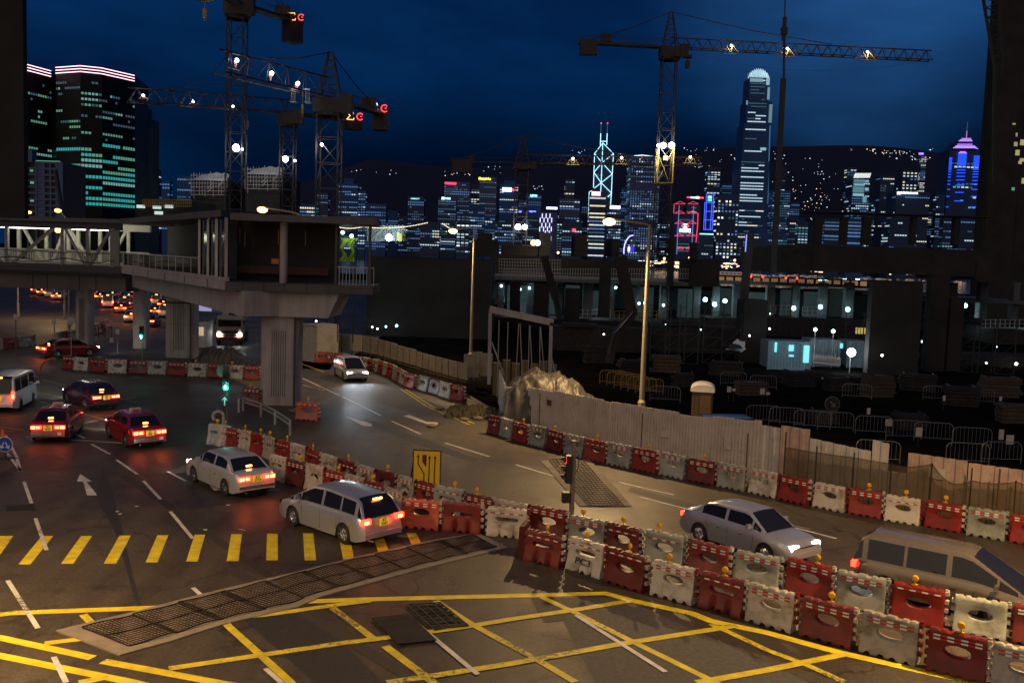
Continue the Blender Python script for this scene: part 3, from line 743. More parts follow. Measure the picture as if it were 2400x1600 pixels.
# ================================================================== CORRUGATED HOARDING
M_cor = mat('hoarding_sheet', (.54, .50, .44), .5, noise=.1, scale=1.2, dirt=(.32, .27, .21), dscale=1.6, damt=.5)
M_corp = mat('hoarding_sheet_pink', (.50, .36, .29), .55, noise=.1, scale=1.2, dirt=(.2, .12, .09), dscale=1.1, damt=.5)
M_rust = mat('rust', (.10, .05, .03), .9, noise=.4, scale=6)
base = [(1180, 985), (1245, 1003), (1430, 1058), (1620, 1103), (1777, 1139), (1823, 1150), (1891, 1164), (2036, 1189), (2076, 1196), (2120, 1204), (2260, 1230), (2420, 1258)]
tops = [(1178, 905), (1245, 908), (1430, 941), (1620, 973), (1777, 987), (1823, 983), (1891, 990), (2036, 1029), (2076, 1040), (2120, 1034), (2260, 1046), (2420, 1063)]
t0 = G(*base[5])
fence = thing('corrugated_fence', 'long cream corrugated metal hoarding along the far side of the road', 'fence', (t0.x, t0.y, 0))
def corr(name, A, B, za, zb, m, z0=0, amp=.035, pitch=.17, steps=True, label=None):
    d = B - A; Ln = d.length; d = d.normalized(); n = Vector((-d.y, d.x, 0))
    k = max(2, int(Ln / pitch)); b = MB(); prof = [(0, 0), (.3, 0), (.42, 1), (.88, 1)] ; vs = []; top_off = {}
    rr = random.Random(int(A.x * 100)); step = 0
    for i in range(k):
        if steps and i % 6 == 0: step = rr.uniform(-.05, .04)
        for (u, w) in prof:
            s_ = (i + u) / k; p = A + d * (Ln * s_) + n * (amp * (w * 2 - 1)); z1 = za + (zb - za) * s_ + step
            vs += [(p.x, p.y, z0), (p.x, p.y, z1)]
    fs = [(2 * i, 2 * i + 2, 2 * i + 3, 2 * i + 1) for i in range(len(vs) // 2 - 1)]
    b.add(vs, fs)
    # cap rail thickness
    o = b.build(name, m, fence, world=True)
    md = o.modifiers.new('thickness', 'SOLIDIFY'); md.thickness = .02
    if label: o['label'] = label
    return o
for i in range(len(base) - 1):
    A, B = G(*base[i]), G(*base[i + 1])
    za = P(tops[i][0], tops[i][1], A.y).z; zb = P(tops[i + 1][0], tops[i + 1][1], B.y).z
    if i == 4: za = zb = 2.65
    if i == 5: za = zb = 2.75
    if i == 6: za, zb = 2.45, 2.25
    if i == 8: za = zb = 1.55
    if i >= 9: za, zb = 2.35, 2.35
    corr('corrugated_panel', A, B, za, zb, M_corp if i in (5, 9, 10) else M_cor, pitch=.17 if i < 4 else .42, amp=.035 if i < 4 else .028, label='broken low panel with a gap above it' if i == 8 else None)
# side return of the hoarding going back from its left corner
A = G(1180, 985); B = A + Vector((-.4, 7, 0)); corr('corrugated_panel', B, A, 2.1, 2.1, M_cor)
for px, py in [(1262, 1030), (1500, 1090), (1745, 1150), (2330, 1255)]:
    b = MB(); p = G(px, py); b.box((p.x, p.y - .05, 1.2), (.05, .05, 2.4)); b.build('support_post', M_rust, fence, world=True)
# mesh net fence on the right, in front of the hoarding
net_posts = [(1834, 1160, 1012), (1907, 1176, 1045), (1994, 1192, 1060), (2082, 1205, 1085), (2175, 1221, 1085), (2268, 1239, 1096), (2371, 1257, 1125), (2470, 1276, 1140)]
net_tops = [1048, 1060, 1072, 1087, 1087, 1125, 1128, 1145]
NPb = [G(x, y) for x, y, _ in net_posts]
nf = thing('net_fence', 'low fence of dark posts with sagging olive debris netting before the hoarding', 'fence', NPb[3])
M_net = mat('debris_net', (.085, .062, .022), .8, noise=.3, scale=3)
nn = M_net.node_tree; tr = nn.nodes.new('ShaderNodeBsdfTransparent'); mxs = nn.nodes.new('ShaderNodeMixShader'); mxs.inputs[0].default_value = .62
nn.links.new(tr.outputs[0], mxs.inputs[1]); nn.links.new(nn.nodes['Principled BSDF'].outputs[0], mxs.inputs[2]); nn.links.new(mxs.outputs[0], nn.nodes['Material Output'].inputs[0])
for (x, y, yt), p in zip(net_posts, NPb):
    b = MB(); zt = P(x, yt, p.y).z; b.tube((p.x, p.y, 0), (p.x, p.y, zt), .03, 6); b.build('post', M_black, nf, world=True)
for i in range(len(NPb) - 1):
    A, B = NPb[i], NPb[i + 1]; b = MB(); hA = 1.85 if i < 3 else 1.75; hB = 1.85 if i < 2 else 1.7
    sag = .0 if i < 3 else (.10 if i != 4 else .25); n = 10; vs = []; rope = []
    hs = [P(q_[0], t_, w_.y).z for q_, t_, w_ in zip(net_posts, net_tops, NPb)]
    for k in range(n + 1):
        s_ = k / n; p = A.lerp(B, s_); z = hs[i] + (hs[i + 1] - hs[i]) * s_ - sag * math.sin(math.pi * s_) - (.3 if i == 4 else .0) * s_ * (1 - s_) * 2
        q = (p.x, p.y + .03 * math.sin(6 * s_ + i), z); vs += [(q[0], q[1], .1), q]; rope.append(q)
    b.add(vs, [(2 * k, 2 * k + 2, 2 * k + 3, 2 * k + 1) for k in range(n)]); b.build('net', M_net, nf, world=True)
    b = MB(); b.path(rope, .016, 4); b.build('rope', M_black, nf, world=True)

# ================================================================== CREAM HOARDING ALONG THE UPPER ROAD
M_cream = mat('hoarding_cream', (.34, .30, .21), .6, noise=.12, scale=2, dirt=(.16, .12, .07), dscale=1.5, damt=.6)
M_steelp = mat('stainless_panel', (.55, .55, .54), .18, metal=.9, noise=.08)
hb = [(745, 842), (800, 846), (850, 852), (885, 860), (930, 874), (975, 888), (1020, 903), (1050, 912), (1095, 925)]
hz_ = [2.3, 2.3, 2.3, 2.2, 2.1, 2.0, 2.0, 2.0, 2.0]
HB = [G(x, y - 3) for x, y in hb]
hd = thing('panel_hoarding', 'line of cream and steel hoarding panels on dark frames along the upper road', 'fence', HB[4])
tot = []
for i in range(len(HB) - 1):
    A, B = HB[i], HB[i + 1]; n = max(1, round((B - A).length / 1.25)); d = (B - A).normalized(); ang = math.atan2(d.y, d.x)
    for k in range(n):
        c = A.lerp(B, (k + .5) / n); w = (B - A).length / n
        b = MB(); b.box((c.x, c.y, hz_[i] / 2 + .45), (w * .93, .04, hz_[i] - .9), rz=ang)
        for zz in (.75, 1.2, 1.65): b.box((c.x, c.y - .025, zz), (w * .93, .012, .015), rz=ang)
        b.build('panel', M_steelp if i in (0, 1) else M_cream, hd, world=True)
        b = MB(); e = A.lerp(B, k / n); b.box((e.x, e.y, hz_[i] / 2), (.07, .07, hz_[i])); b.build('frame_post', M_black, hd, world=True)
# big white site container left end
def container(name, label, A, B, hh, depth, m, cat='container', group=None):
    d = (B - A); w = d.length; d.normalize(); n = Vector((-d.y, d.x, 0)); c = A.lerp(B, .5)
    t = thing(name, label, cat, (c.x, c.y, 0), math.atan2(d.y, d.x), group)
    b = MB(); k = int(w / .28); vs = []
    for i in range(k):
        for (u, o) in ((0, 0), (.35, 0), (.5, 1), (.85, 1)):
            x = -w / 2 + w * (i + u) / k; vs += [(x, .04 * o, 0.15), (x, .04 * o, hh)]
    b.add(vs, [(2 * i, 2 * i + 2, 2 * i + 3, 2 * i + 1) for i in range(len(vs) // 2 - 1)])
    b.build('corrugated_side', m, t)
    b = MB(); b.box((0, depth / 2 + .06, hh / 2 + .08), (w - .04, depth, hh - .1)); b.build('body', m, t)
    b = MB()
    for x in (-w / 2, w / 2): b.box((x, .03, hh / 2), (.14, .16, hh + .1))
    b.box((0, .03, hh), (w - .14, .17, .14)); b.box((0, .03, .1), (w - .14, .17, .16)); b.build('frame', m, t)
    return t
M_cont = mat('container_white', (.46, .45, .42), .6, noise=.1, dirt=(.25, .2, .16), dscale=.8, damt=.5)
A = G(704, 845); B = G(742, 850)
container('site_container', 'pale ribbed site container just right of the big bridge pier', A, B, 3.1, 2.4, M_cont)
# low steel portal with hanging rods behind the hoarding corner
Yg = 62.0
gb = thing('test_frame', 'pale steel portal frame with slanting props hanging under its beam', 'portal frame', P(1225, 905, Yg))
def PT(px, py, Y=Yg): return P(px, py, Y)
b = MB(); b.beam(PT(1147, 724), PT(1297, 756), .22, .42); b.build('beam', M_conc, gb, world=True)
for (x0, y0, x1, y1) in ((1149, 733, 1146, 900), (1292, 756, 1288, 905)):
    b = MB(); b.beam(PT(x0, y0), PT(x1, y1), .22, .22, up=(0, 1, 0)); b.build('column', M_conc, gb, world=True)
for (x0, y0, x1, y1) in ((1170, 750, 1165, 930), (1191, 754, 1186, 935), (1216, 758, 1206, 940), (1219, 758, 1226, 930), (1241, 762, 1237, 925), (1242, 762, 1250, 925), (1266, 766, 1264, 915), (1267, 766, 1279, 915)):
    b = MB(); b.tube(PT(x0, y0), PT(x1, y1, Yg - .5), .03, 5); b.build('prop', M_conc, gb, world=True)
b = MB(); b.beam(PT(1152, 800), PT(1182, 880), .08, .08); b.beam(PT(1292, 835), PT(1302, 875), .08, .08); b.build('brace', M_conc, gb, world=True)

# ---- tarpaulin heap behind the fence corner
def cloth_heap(name, label, ppx, Y, W_, D_, hh, m, seed, cat):
    c = P(ppx[0], ppx[1], Y); t_ = thing(name, label, cat, (c.x, c.y, 0)); b = MB(); nx, ny = 120, 60; vs = []
    from mathutils import noise as mn
    for j in range(ny + 1):
        for i in range(nx + 1):
            u = i / nx * 2 - 1; v = j / ny * 2 - 1
            e = max(0, 1 - abs(u) ** 4) * max(0, 1 - abs(v) ** 3)
            z = hh * (.55 + .45 * math.cos(u * 1.6 + .5)) * e ** .5 + .35 * mn.noise((u * 4 + seed, v * 2, 0)) * e + .10 * math.sin(u * 34 + 5 * mn.noise((u * 5, v * 3, seed))) * (1 - e * .5)
            z += e * (.16 * abs(mn.noise((u * 9 + 3, v * 5, seed))) + .07 * mn.noise((u * 24, v * 14, seed)))
            vs.append((u * W_ / 2, v * D_ / 2, max(0, z)))
    fs = [(j * (nx + 1) + i, j * (nx + 1) + i + 1, (j + 1) * (nx + 1) + i + 1, (j + 1) * (nx + 1) + i) for j in range(ny) for i in range(nx)]
    b.add(vs, fs); b.build('tarpaulin', m, t_, smooth=True); return t_
M_tarp = mat('tarp', (.045, .041, .036), .55, noise=.3, scale=3)
cloth_heap('covered_pile', 'heap of site material under a creased grey tarpaulin behind the fence corner', (1300, 920), 54, 6.4, 4.5, 2.9, M_tarp, 2, 'covered pile')
# portable toilet
c = P(1645, 960, 54); tt = thing('portable_toilet', 'brown portable toilet cabin with a white domed roof behind the fence', 'portable toilet', (c.x, c.y, 0), R(-12))
b = MB(); b.box((0, 0, 1.05), (1.15, 1.15, 2.1)); 
for x in (-.45, -.22, 0, .22, .45): b.box((x, -.585, 1.2), (.04, .02, 1.5))
b.build('cabin', mat('toilet_brown', (.09, .055, .025), .6), tt)
b = MB(); vs = []; fs = []
for i in range(13):
    a = math.pi * i / 12; 
    for y in (-.66, -.60, .60, .66): vs.append((-.68 * math.cos(a), y * (1 if abs(y) < .63 else .97), 2.1 + .06 + .42 * math.sin(a) ** .8 * (1 if abs(y) < .63 else .75)))
for i in range(12):
    for k in range(3): fs.append((4 * i + k, 4 * i + k + 1, 4 * i + 5 + k, 4 * i + 4 + k))
b.add(vs, fs); b.box((0, 0, 2.13), (1.32, 1.3, .1)); b.add([(-.68, -.64, 2.1)] + [(-.68 * math.cos(math.pi * i / 12), -.64, 2.14 + .33 * math.sin(math.pi * i / 12) ** .8) for i in range(13)], [tuple(range(1, 14))])
b.build('roof', M_white, tt, smooth=True)
b = MB(); b.box((.18, -.60, 1.0), (.6, .03, 1.8)); b.build('door', mat('toilet_door', (.11, .07, .035), .6), tt)
# ================================================================== SIGNS AND SIGNALS
def pxlen(px, Y): return px * Y / F
# yellow lane diversion sign
g0 = G(998, 1186); YS = g0.y
t = thing('lane_diversion_sign', 'yellow sign on a black frame with three arrows and a dark red block', 'road sign', (g0.x, YS, 0), R(-4))
sw, sh = pxlen(63, YS), pxlen(92, YS); zc = P(1000, 1101, YS).z
b = MB(); b.box((0, 0, zc), (sw, .03, sh)); b.build('panel', mat('sign_yellow', (.72, .50, .02), .4, noise=.1, dirt=(.35, .25, .03), dscale=3, damt=.3), t)
b = MB()
for x in (-1, 1): b.box((x * (sw / 2 + .02), 0, zc), (.04, .045, sh + .08)); b.box((x * sw * .47, .05, (zc - sh / 2) / 2 + .0), (.05, .05, zc - sh / 2))
for z in (-1, 1): b.box((0, 0, zc + z * (sh / 2 + .02)), (sw, .045, .04))
for x in (-1, 1): b.beam((x * sw * .5, 0.04, zc + sh * .35), (x * sw * .62 - .25, .9, .02), .04, .04)
b.box((0, .05, .35), (sw, .05, .05)); b.build('frame', M_black, t)
b = MB(); y = -.019
def strip_(b, pts, w):
    for (x0, z0), (x1, z1) in zip(pts[:-1], pts[1:]):
        b.beam((x0, y, z0), (x1, y, z1), .006, w, up=(1, 0, 0) if abs(x1 - x0) < .01 else (1, 0, 0))
def SX(u): return (u - .5) * sw
def SZ(v): return zc + (.5 - v) * sh
def arrow(b, pts, w):
    P_ = [(SX(u), SZ(v)) for u, v in pts]
    for (x0, z0), (x1, z1) in zip(P_[:-1], P_[1:]):
        d = Vector((x1 - x0, 0, z1 - z0)).normalized(); n = Vector((-d.z, 0, d.x)) * w / 2
        a = Vector((x0, y, z0)) - d * w * .3; c = Vector((x1, y, z1)) + d * w * .3
        b.quad(a - n, a + n, c + n, c - n)
    x, z = P_[-1]; b.add([(x - w * 1.35, y, z - w * .4), (x + w * 1.35, y, z - w * .4), (x, y, z + w * 2.2)], [(0, 1, 2)])
arrow(b, [(.40, .95), (.40, .60), (.17, .35), (.17, .16)], .045)
arrow(b, [(.58, .95), (.60, .18)], .045)
arrow(b, [(.79, .95), (.81, .18)], .045)
b.build('arrow_symbols', M_black, t)
b = MB(); b.add([(SX(.32), y, SZ(.10)), (SX(.49), y, SZ(.10)), (SX(.48), y, SZ(.43)), (SX(.32), y, SZ(.28))], [(3, 2, 1, 0)]); b.build('closed_lane_symbol', mat('maroon', (.10, .01, .02), .5), t)

M_sigb = mat('signal_black', (.018, .018, .018), .5)
M_green = emat('green_signal', (.02, .95, .62), 9, True)
M_greend = emat('green_core', (.45, 1.0, .85), 8)
M_redd = emat('red_signal_dim', (.9, .02, .02), 2.5)
M_off = mat('signal_off', (.02, .015, .012), .25)
def signal(name, label, base_xy, pole_h, head_z, ang, lit, r=.05, group='traffic signals', tubular=True, arrow_=False):
    t = thing(name, label, 'traffic signal', (base_xy[0], base_xy[1], 0), ang, group)
    b = MB(); b.tube((0, 0, 0), (0, 0, pole_h), r, 10); b.tube((0, 0, pole_h), (0, 0, pole_h + .06), r * 1.2, 10); b.build('pole', M_concd if False else mat('signal_pole', (.16, .13, .11), .6), t, smooth=True)
    b = MB(); b.box((0, -.16, head_z), (.30, .2, .95)); b.box((0, -.05, head_z + .3), (.1, .12, .06)); b.box((0, -.05, head_z - .3), (.1, .12, .06)); hd_ = b.build('signal_head', M_sigb, t)
    for k, c in enumerate(('red', 'amber', 'green')):
        z = head_z + .3 - .3 * k
        b = MB(); b.lathe((0, -.27, z), [(0, -.012), (.09, -.006), (.13, .012), (.13, .02)], 16, 'Y'); 
        b.build('lens', (M_green if lit == 'green' else M_redd) if c == lit else M_off, hd_, smooth=True)
        vs = []
        b = MB()
        for i in range(11):
            a = R(-20) + R(220) * i / 10
            for yy in (-.27, -.46): vs.append((.12 * math.cos(a), yy + (.06 * (1 - math.sin(a)) if yy < -.3 else 0), z + .12 * math.sin(a)))
        b.add(vs, [(2 * i, 2 * i + 1, 2 * i + 3, 2 * i + 2) for i in range(10)]); b.build('visor', M_sigb, hd_)
    return t
# near red signal, seen from the side at the row of barriers
g1 = G(1338, 1236); zt = P(1343, 1036, g1.y).z; zh = P(1320, 1098, g1.y).z
t = signal('traffic_signal', 'signal pole seen from the side with a faint red light, among the barriers', (g1.x, g1.y), zt, zh, R(-82), 'red', r=.085)
b = MB(); b.box((0, -.22, zh - .98), (.26, .26, .36)); b.build('push_button_box', M_sigb, t)
b = MB(); b.lathe((0, 0, 0), [(0, .18), (.4, .16), (.52, .05), (.55, 0)], 20); b.build('base_weight', M_black, t, smooth=True)
b = MB(); pts = [(.0, .09, zt - .3), (.0, .18, zt - .45), (0, .17, zt - .9), (0, .09, zt - 1.1)]; b.path(pts, .012, 5); b.build('cable', M_black, t)
# green signal with blue arrow sign on the median
g2 = G(532, 1012); t = signal('traffic_signal', 'signal showing a bright green arrow above a round blue arrow sign', (g2.x, g2.y), P(532, 860, g2.y).z, P(538, 893, g2.y).z, R(0), 'green', r=.07)
hz = P(538, 912, g2.y).z
def round_sign(t, c, r, m, rim=None, y0=-.06):
    b = MB(); b.disc((c[0], c[1], c[2]), r, (0, -1, 0), .02, 28); b.build('sign_face', m, t, smooth=False)
    b = MB(); b.lathe((c[0], c[1], c[2]), [(r, -.016), (r * 1.06, -.014), (r * 1.06, .016), (r, .016)], 28, 'Y'); b.build('sign_rim', rim or M_wstrip, t)
def arrow_at(c, s, ang, m, t, name='arrow_symbol', hook=False):
    b = MB(); ca, sa = math.cos(ang), math.sin(ang)
    def tr(x, z): return (c[0] + (x * ca - z * sa) * s, c[1], c[2] + (x * sa + z * ca) * s)
    def poly(p): b.add([tr(*q) for q in p], [tuple(range(len(p)))])
    poly([(-.11, -.8), (.11, -.8), (.11, .45), (-.11, .45)])
    poly([(-.0, .85), (-.5, .3), (-.5, .02), (0, .52)]); poly([(0, .85), (0, .52), (.5, .02), (.5, .3)])
    return b.build(name, m, t)
M_blue = mat('sign_blue', (.008, .035, .16), .4, noise=.08)
zs = P(533, 937, g2.y).z
round_sign(t, (0, -.42, zs), .30, mat('sign_navy', (.006, .014, .04), .4), mat('rim_navy', (.02, .03, .06), .4))
arrow_at((0, -.437, zs), .27, 0, M_wstrip, t)
b = MB(); b.tube((-.03, -.40, zs), (-.0, -.05, zs), .025, 6); b.build('sign_bracket', M_steel, t)
b = MB(); b.disc((-.22, -.1, P(518, 868, g2.y).z), .30, (0, -1, 0), .02, 24); b.box((-.14, -.1, P(520, 900, g2.y).z), (.16, .02, .3)); b.build('sign_back', M_concd, t)
M_gar = emat('green_arrow', (.75, 1, .92), 10)
arrow_at((0, -.30, P(538, 905, g2.y).z), .13, 0, M_gar, t)
point_light(t, (0, -.7, P(538, 905, g2.y).z), 40, (.05, 1, .7), .1)
b = MB(); c0 = (-.42, -.05, P(512, 975, g2.y).z)
for i in range(14):
    a0, a1 = R(0 + 16 * i), R(16 + 16 * i)
    b.beam((c0[0] + .27 * math.cos(a0), c0[1], c0[2] + .27 * math.sin(a0)), (c0[0] + .27 * math.cos(a1), c0[1], c0[2] + .27 * math.sin(a1)), .13, .13, up=(0, 1, 0))
b.box((c0[0] + .26, c0[1], c0[2] - .3), (.13, .13, .6)); b.build('curved_guard', M_steel, t)
# second green signal farther off, by the footbridge piers
g3 = G(334, 850); t = signal('traffic_signal', 'distant green signal in front of the footbridge piers', (g3.x, g3.y), P(334, 765, g3.y).z, P(334, 778, g3.y).z, R(0), 'green', r=.06)
point_light(t, (0, -.7, P(334, 790, g3.y).z), 18, (.05, 1, .7), .1)
arrow_at((0, -.30, P(334, 790, g3.y).z), .14, 0, M_gar, t)
# round white disc sign and thin pole, left of the piers
g4 = G(167, 842); t = thing('disc_sign', 'pale round disc sign on a thin pole left of the footbridge piers', 'road sign', (g4.x, g4.y, 0))
zz = P(167, 752, g4.y).z; b = MB(); b.tube((0, 0, 0), (0, 0, zz), .03, 6); b.build('pole', M_steel, t); b = MB(); b.disc((0, -.04, zz), .30, (0, -1, 0), .02, 22); b.build('sign_face', M_conc, t)
# curved red yellow hoop by the dark carriageway
g5 = G(112, 875); t = thing('hoop_guard', 'curved orange hoop guard standing on the dark road at left', 'hoop', (g5.x, g5.y, 0)); b = MB()
for i in range(12):
    a0, a1 = R(85 + 10 * i), R(95 + 10 * i); rr_ = 1.1
    b.beam((.5 + rr_ * math.cos(a0), 0, rr_ * math.sin(a0)), (.5 + rr_ * math.cos(a1), 0, rr_ * math.sin(a1)), .1, .22, up=(0, 1, 0))
b.build('hoop', mat('hoop_orange', (.45, .13, .03), .6), t)
# cone with blue sign at the left edge
g6 = G(8, 1092); t = thing('traffic_cone', 'orange and white traffic cone at the left edge behind a blue sign', 'traffic cone', (G(7, 1048).x, G(7, 1048).y, 0))
b = MB(); b.lathe((0, 0, .03), [(.19, 0), (.155, .14), (.13, .26)], 18); b.lathe((0, 0, .03), [(.095, .45), (.04, .80), (0, .81)], 18); b.box((0, 0, .015), (.42, .42, .03)); b.build('cone_body', mat('cone_orange', (.75, .12, .02), .5), t, smooth=True)
b = MB(); b.lathe((0, 0, .03), [(.132, .26), (.097, .45)], 18); b.build('reflective_band', M_wstrip, t, smooth=True)
g7 = G(12, 1076); t = thing('keep_sign', 'round blue sign with two white arrows pointing down, at the left edge', 'road sign', (g7.x, g7.y, 0))
zz = P(12, 1041, g7.y).z; round_sign(t, (0, 0, zz), .31, mat('sign_blue_bright', (.01, .06, .42), .4), M_wstrip)
arrow_at((-.10, -.017, zz - .04), .19, R(155), M_wstrip, t); arrow_at((.10, -.017, zz - .04), .19, R(205), M_wstrip, t)
b = MB(); b.box((0, .06, zz / 2), (.05, .05, zz)); b.box((0, .1, .03), (.5, .4, .06)); b.build('stand', M_black, t)
# crash rail between signal and pier
pts = [(560, 935), (570, 932), (612, 945), (645, 962), (680, 985)]
q = [G(x, y, .75) for x, y in pts]; t = thing('guard_rail', 'bent galvanised guard rail between the green signal and the pier', 'guard rail', (q[2].x, q[2].y, 0)); b = MB()
for a, c in zip(q[:-1], q[1:]): b.beam(a, c, .05, .1); b.beam(a - Vector((0, 0, .22)), c - Vector((0, 0, .22)), .05, .1)
b.build('rail', M_steel, t, world=True)
for a in q: b = MB(); b.box((a.x, a.y, .4), (.1, .1, .8)); b.build('rail_post', M_steel, t, world=True)
# ================================================================== VEHICLES
def paint(name, c, rough=.28, metal=.3): return mat(name, c, rough, metal=metal, noise=.05, coat=.7, dirt=tuple(x * .6 for x in c), dscale=1.4, damt=.25)
M_silver = paint('car_silver', (.46, .48, .54), .3, .55)
M_silver2 = paint('car_silver_pale', (.55, .56, .57), .3, .4)
M_taxi = paint('car_red', (.26, .012, .012), .25, .05)
M_maroon = paint('car_maroon', (.06, .008, .01), .25, .1)
M_vwhite = paint('car_white', (.60, .60, .58), .3, .05)
M_beige = paint('car_beige', (.17, .14, .10), .25, .4)
M_chrome = mat('chrome', (.8, .8, .8), .1, metal=1.0, noise=.03)
M_tail = emat('tail_lamp_lit', (1.0, .03, .012), 9)
M_tailb = emat('tail_lamp_core', (1.0, .28, .05), 16)
M_tailoff = mat('tail_lamp_red', (.35, .01, .01), .15)
M_head = emat('head_lamp_lit', (1.0, .98, .92), 30)
M_plate = mat('plate_yellow', (.75, .56, .05), .4, emit=(.8, .6, .05), strength=.35)
M_platew = mat('plate_white', (.7, .7, .68), .4)
M_ink2 = mat('plate_black', (.01, .01, .01), .5)
M_plbl = mat('plastic_black', (.02, .02, .021), .55)

def interp(tab, x):
    if x <= tab[0][0]: return tab[0][1]
    for (a, p), (b_, q) in zip(tab[:-1], tab[1:]):
        if x <= b_: return p + (q - p) * (x - a) / (b_ - a)
    return tab[-1][1]
SPEC = {
 # y measured from the middle, forward positive
 'sedan': dict(L=4.6, W=1.72, wb=2.68, wr=.31, deck=[(-2.3, .86), (-2.2, .96), (-1.35, 1.0), (1.0, .95), (2.0, .80), (2.3, .68)],
               roof=[(-1.75, .98), (-1.2, 1.34), (-.85, 1.42), (.35, 1.43), (.55, 1.40), (1.25, .95)], ww=.60, wt=.46, pillars=[(-1.62, -1.30), (-.36, -.24), (.72, .80)], tail='wide'),
 'estate': dict(L=4.7, W=1.76, wb=2.75, wr=.33, deck=[(-2.35, .92), (-2.25, .98), (-1.35, 1.0), (1.0, .97), (2.05, .80), (2.35, .66)],
               roof=[(-2.26, .97), (-1.98, 1.40), (-1.75, 1.52), (-.3, 1.60), (.4, 1.55), (1.6, .96)], ww=.66, wt=.50, pillars=[(-1.98, -1.82), (-1.16, -1.08), (-.22, -.10), (.98, 1.04)], tail='corner'),
 'mpv': dict(L=4.8, W=1.80, wb=2.85, wr=.34, deck=[(-2.4, .95), (-2.3, 1.02), (1.0, 1.0), (2.1, .86), (2.4, .66)],
               roof=[(-2.33, 1.0), (-2.16, 1.62), (-1.95, 1.74), (.5, 1.72), (.75, 1.66), (2.0, .93)], ww=.76, wt=.60, pillars=[(-2.1, -1.96), (-.98, -.9), (.12, .26), (1.38, 1.44)], tail='corner'),
 'van': dict(L=4.7, W=1.7, wb=2.4, wr=.31, deck=[(-2.35, .95), (-2.3, 1.05), (1.8, 1.05), (2.35, .95)],
               roof=[(-2.31, 1.05), (-2.15, 1.82), (-1.95, 1.93), (1.35, 1.92), (1.6, 1.85), (2.28, 1.05)], ww=.78, wt=.68, pillars=[(-2.15, -1.95), (-.95, -.85), (.45, .6), (1.7, 1.76)], tail='corner'),
}
CARM = {}
def car_parts(kind):
    """meshes of one car body type: list of (name, MB)"""
    if kind in CARM: return CARM[kind]
    S = SPEC[kind]; L_, W_ = S['L'], S['W']; hw = W_ / 2
    ys = sorted(set([round(-L_ / 2 + L_ * i / 64, 4) for i in range(65)]))
    body = MB(); ring = []
    for y in ys:
        t = abs(y) / (L_ / 2); w = hw * (1 - .16 * max(0, (t - .72) / .28) ** 2.2)
        dk = interp(S['deck'], y); zb = .20 + .10 * max(0, (t - .85) / .15)
        for s_ in (-1, 1):
            dy = y - s_ * S['wb'] / 2; rr = S['wr'] + .055
            if abs(dy) < rr: zb = max(zb, S['wr'] + math.sqrt(rr * rr - dy * dy) * .98)
        zb = min(zb, dk - .14)
        def bow(z): return (1 if y > 0 else -1) * -(abs(z - .46) / .5) ** 2 * .17 * max(0, (t - .80) / .20) ** 1.5
        sec = [(0, zb + .03), (w - .16, zb + .03), (w - .015, zb), (w, max(zb + .03, .46)), (w - .006, max(zb + .06, dk - .26)), (w - .03, dk - .10), (w - .075, dk - .015), (w * .62, dk + .010), (0, dk + .025)]
        ring.append([(x, y + bow(z), z) for x, z in sec])
    k = len(ring[0]); vs = []
    for s_ in (1, -1):
        for r_ in ring: vs += [(s_ * x, y, z) for x, y, z in r_]
    n = len(ring); fs = []
    for s_ in (0, 1):
        for i in range(n - 1):
            for j in range(k - 1):
                a = s_ * n * k + i * k + j
                q = (a, a + k, a + k + 1, a + 1)
                fs.append(q if s_ == 0 else q[::-1])
    for i in (0, n - 1):
        p = [i * k + j for j in range(k)] + [n * k + i * k + j for j in range(k - 2, 0, -1)]
        fs.append(tuple(p) if i else tuple(p[::-1]))
    body.add(vs, fs)
    # greenhouse
    R_ = S['roof']; y0, y1 = R_[0][0], R_[-1][0]
    gy = set([y0, y1] + [p for a in S['pillars'] for p in a] + [r_[0] for r_ in R_])
    for i in range(41): gy.add(round(y0 + (y1 - y0) * i / 40, 4))
    gy = sorted(gy); shell = MB(); side = MB(); fr = MB(); rw = MB(); wl = hw - .085; wt = hw - .25 if kind != 'van' else hw - .14
    ringg = []
    for y in gy:
        zr = interp(R_, y); dk = interp(S['deck'], y) - .02; h_ = max(0.002, zr - dk); f_ = min(1, h_ / (max(r_[1] for r_ in R_) - .95))
        wtt = wl + (wt - wl) * f_
        ringg.append([(wl, y, dk), (wl + (wtt - wl) * .10, y, dk + h_ * .09), (wl + (wtt - wl) * .80, y, dk + h_ * .84), (wtt, y, zr - .035 * f_), (wtt - .09, y, zr), (0, y, zr + .03 * f_)])
    def ispil(y): return any(a - 1e-4 <= y <= b_ + 1e-4 for a, b_ in S['pillars'])
    zmax = max(r_[1] for r_ in R_)
    for i in range(len(gy) - 1):
        ym = (gy[i] + gy[i + 1]) / 2; slope = abs((interp(R_, gy[i + 1]) - interp(R_, gy[i])) / (gy[i + 1] - gy[i])); zr = interp(R_, ym)
        h_ = zr - interp(S['deck'], ym)
        for s_ in (1, -1):
            A = [(s_ * x, y, z) for x, y, z in ringg[i]]; B = [(s_ * x, y, z) for x, y, z in ringg[i + 1]]
            for j in range(5):
                q = [A[j], B[j], B[j + 1], A[j + 1]]
                if s_ < 0: q.reverse()
                tgt = shell
                if j == 1 and h_ > .10 and not ispil(ym): tgt = side
                if j == 4 and slope > .45: tgt = fr if ym > 0 else rw
                tgt.add(q, [(0, 1, 2, 3)])
    def weld(m):
        d = {}; nv = []; mp_ = []
        for v in m.v:
            key = tuple(round(c, 4) for c in v)
            if key not in d: d[key] = len(nv); nv.append(v)
            mp_.append(d[key])
        m.v = nv; m.f = [tuple(mp_[i] for i in f) for f in m.f]; return m
    parts = [('body', body), ('cabin', weld(shell)), ('side_window', side), ('windscreen', weld(fr)), ('rear_window', weld(rw))]
    sl = MB(); sr = MB()
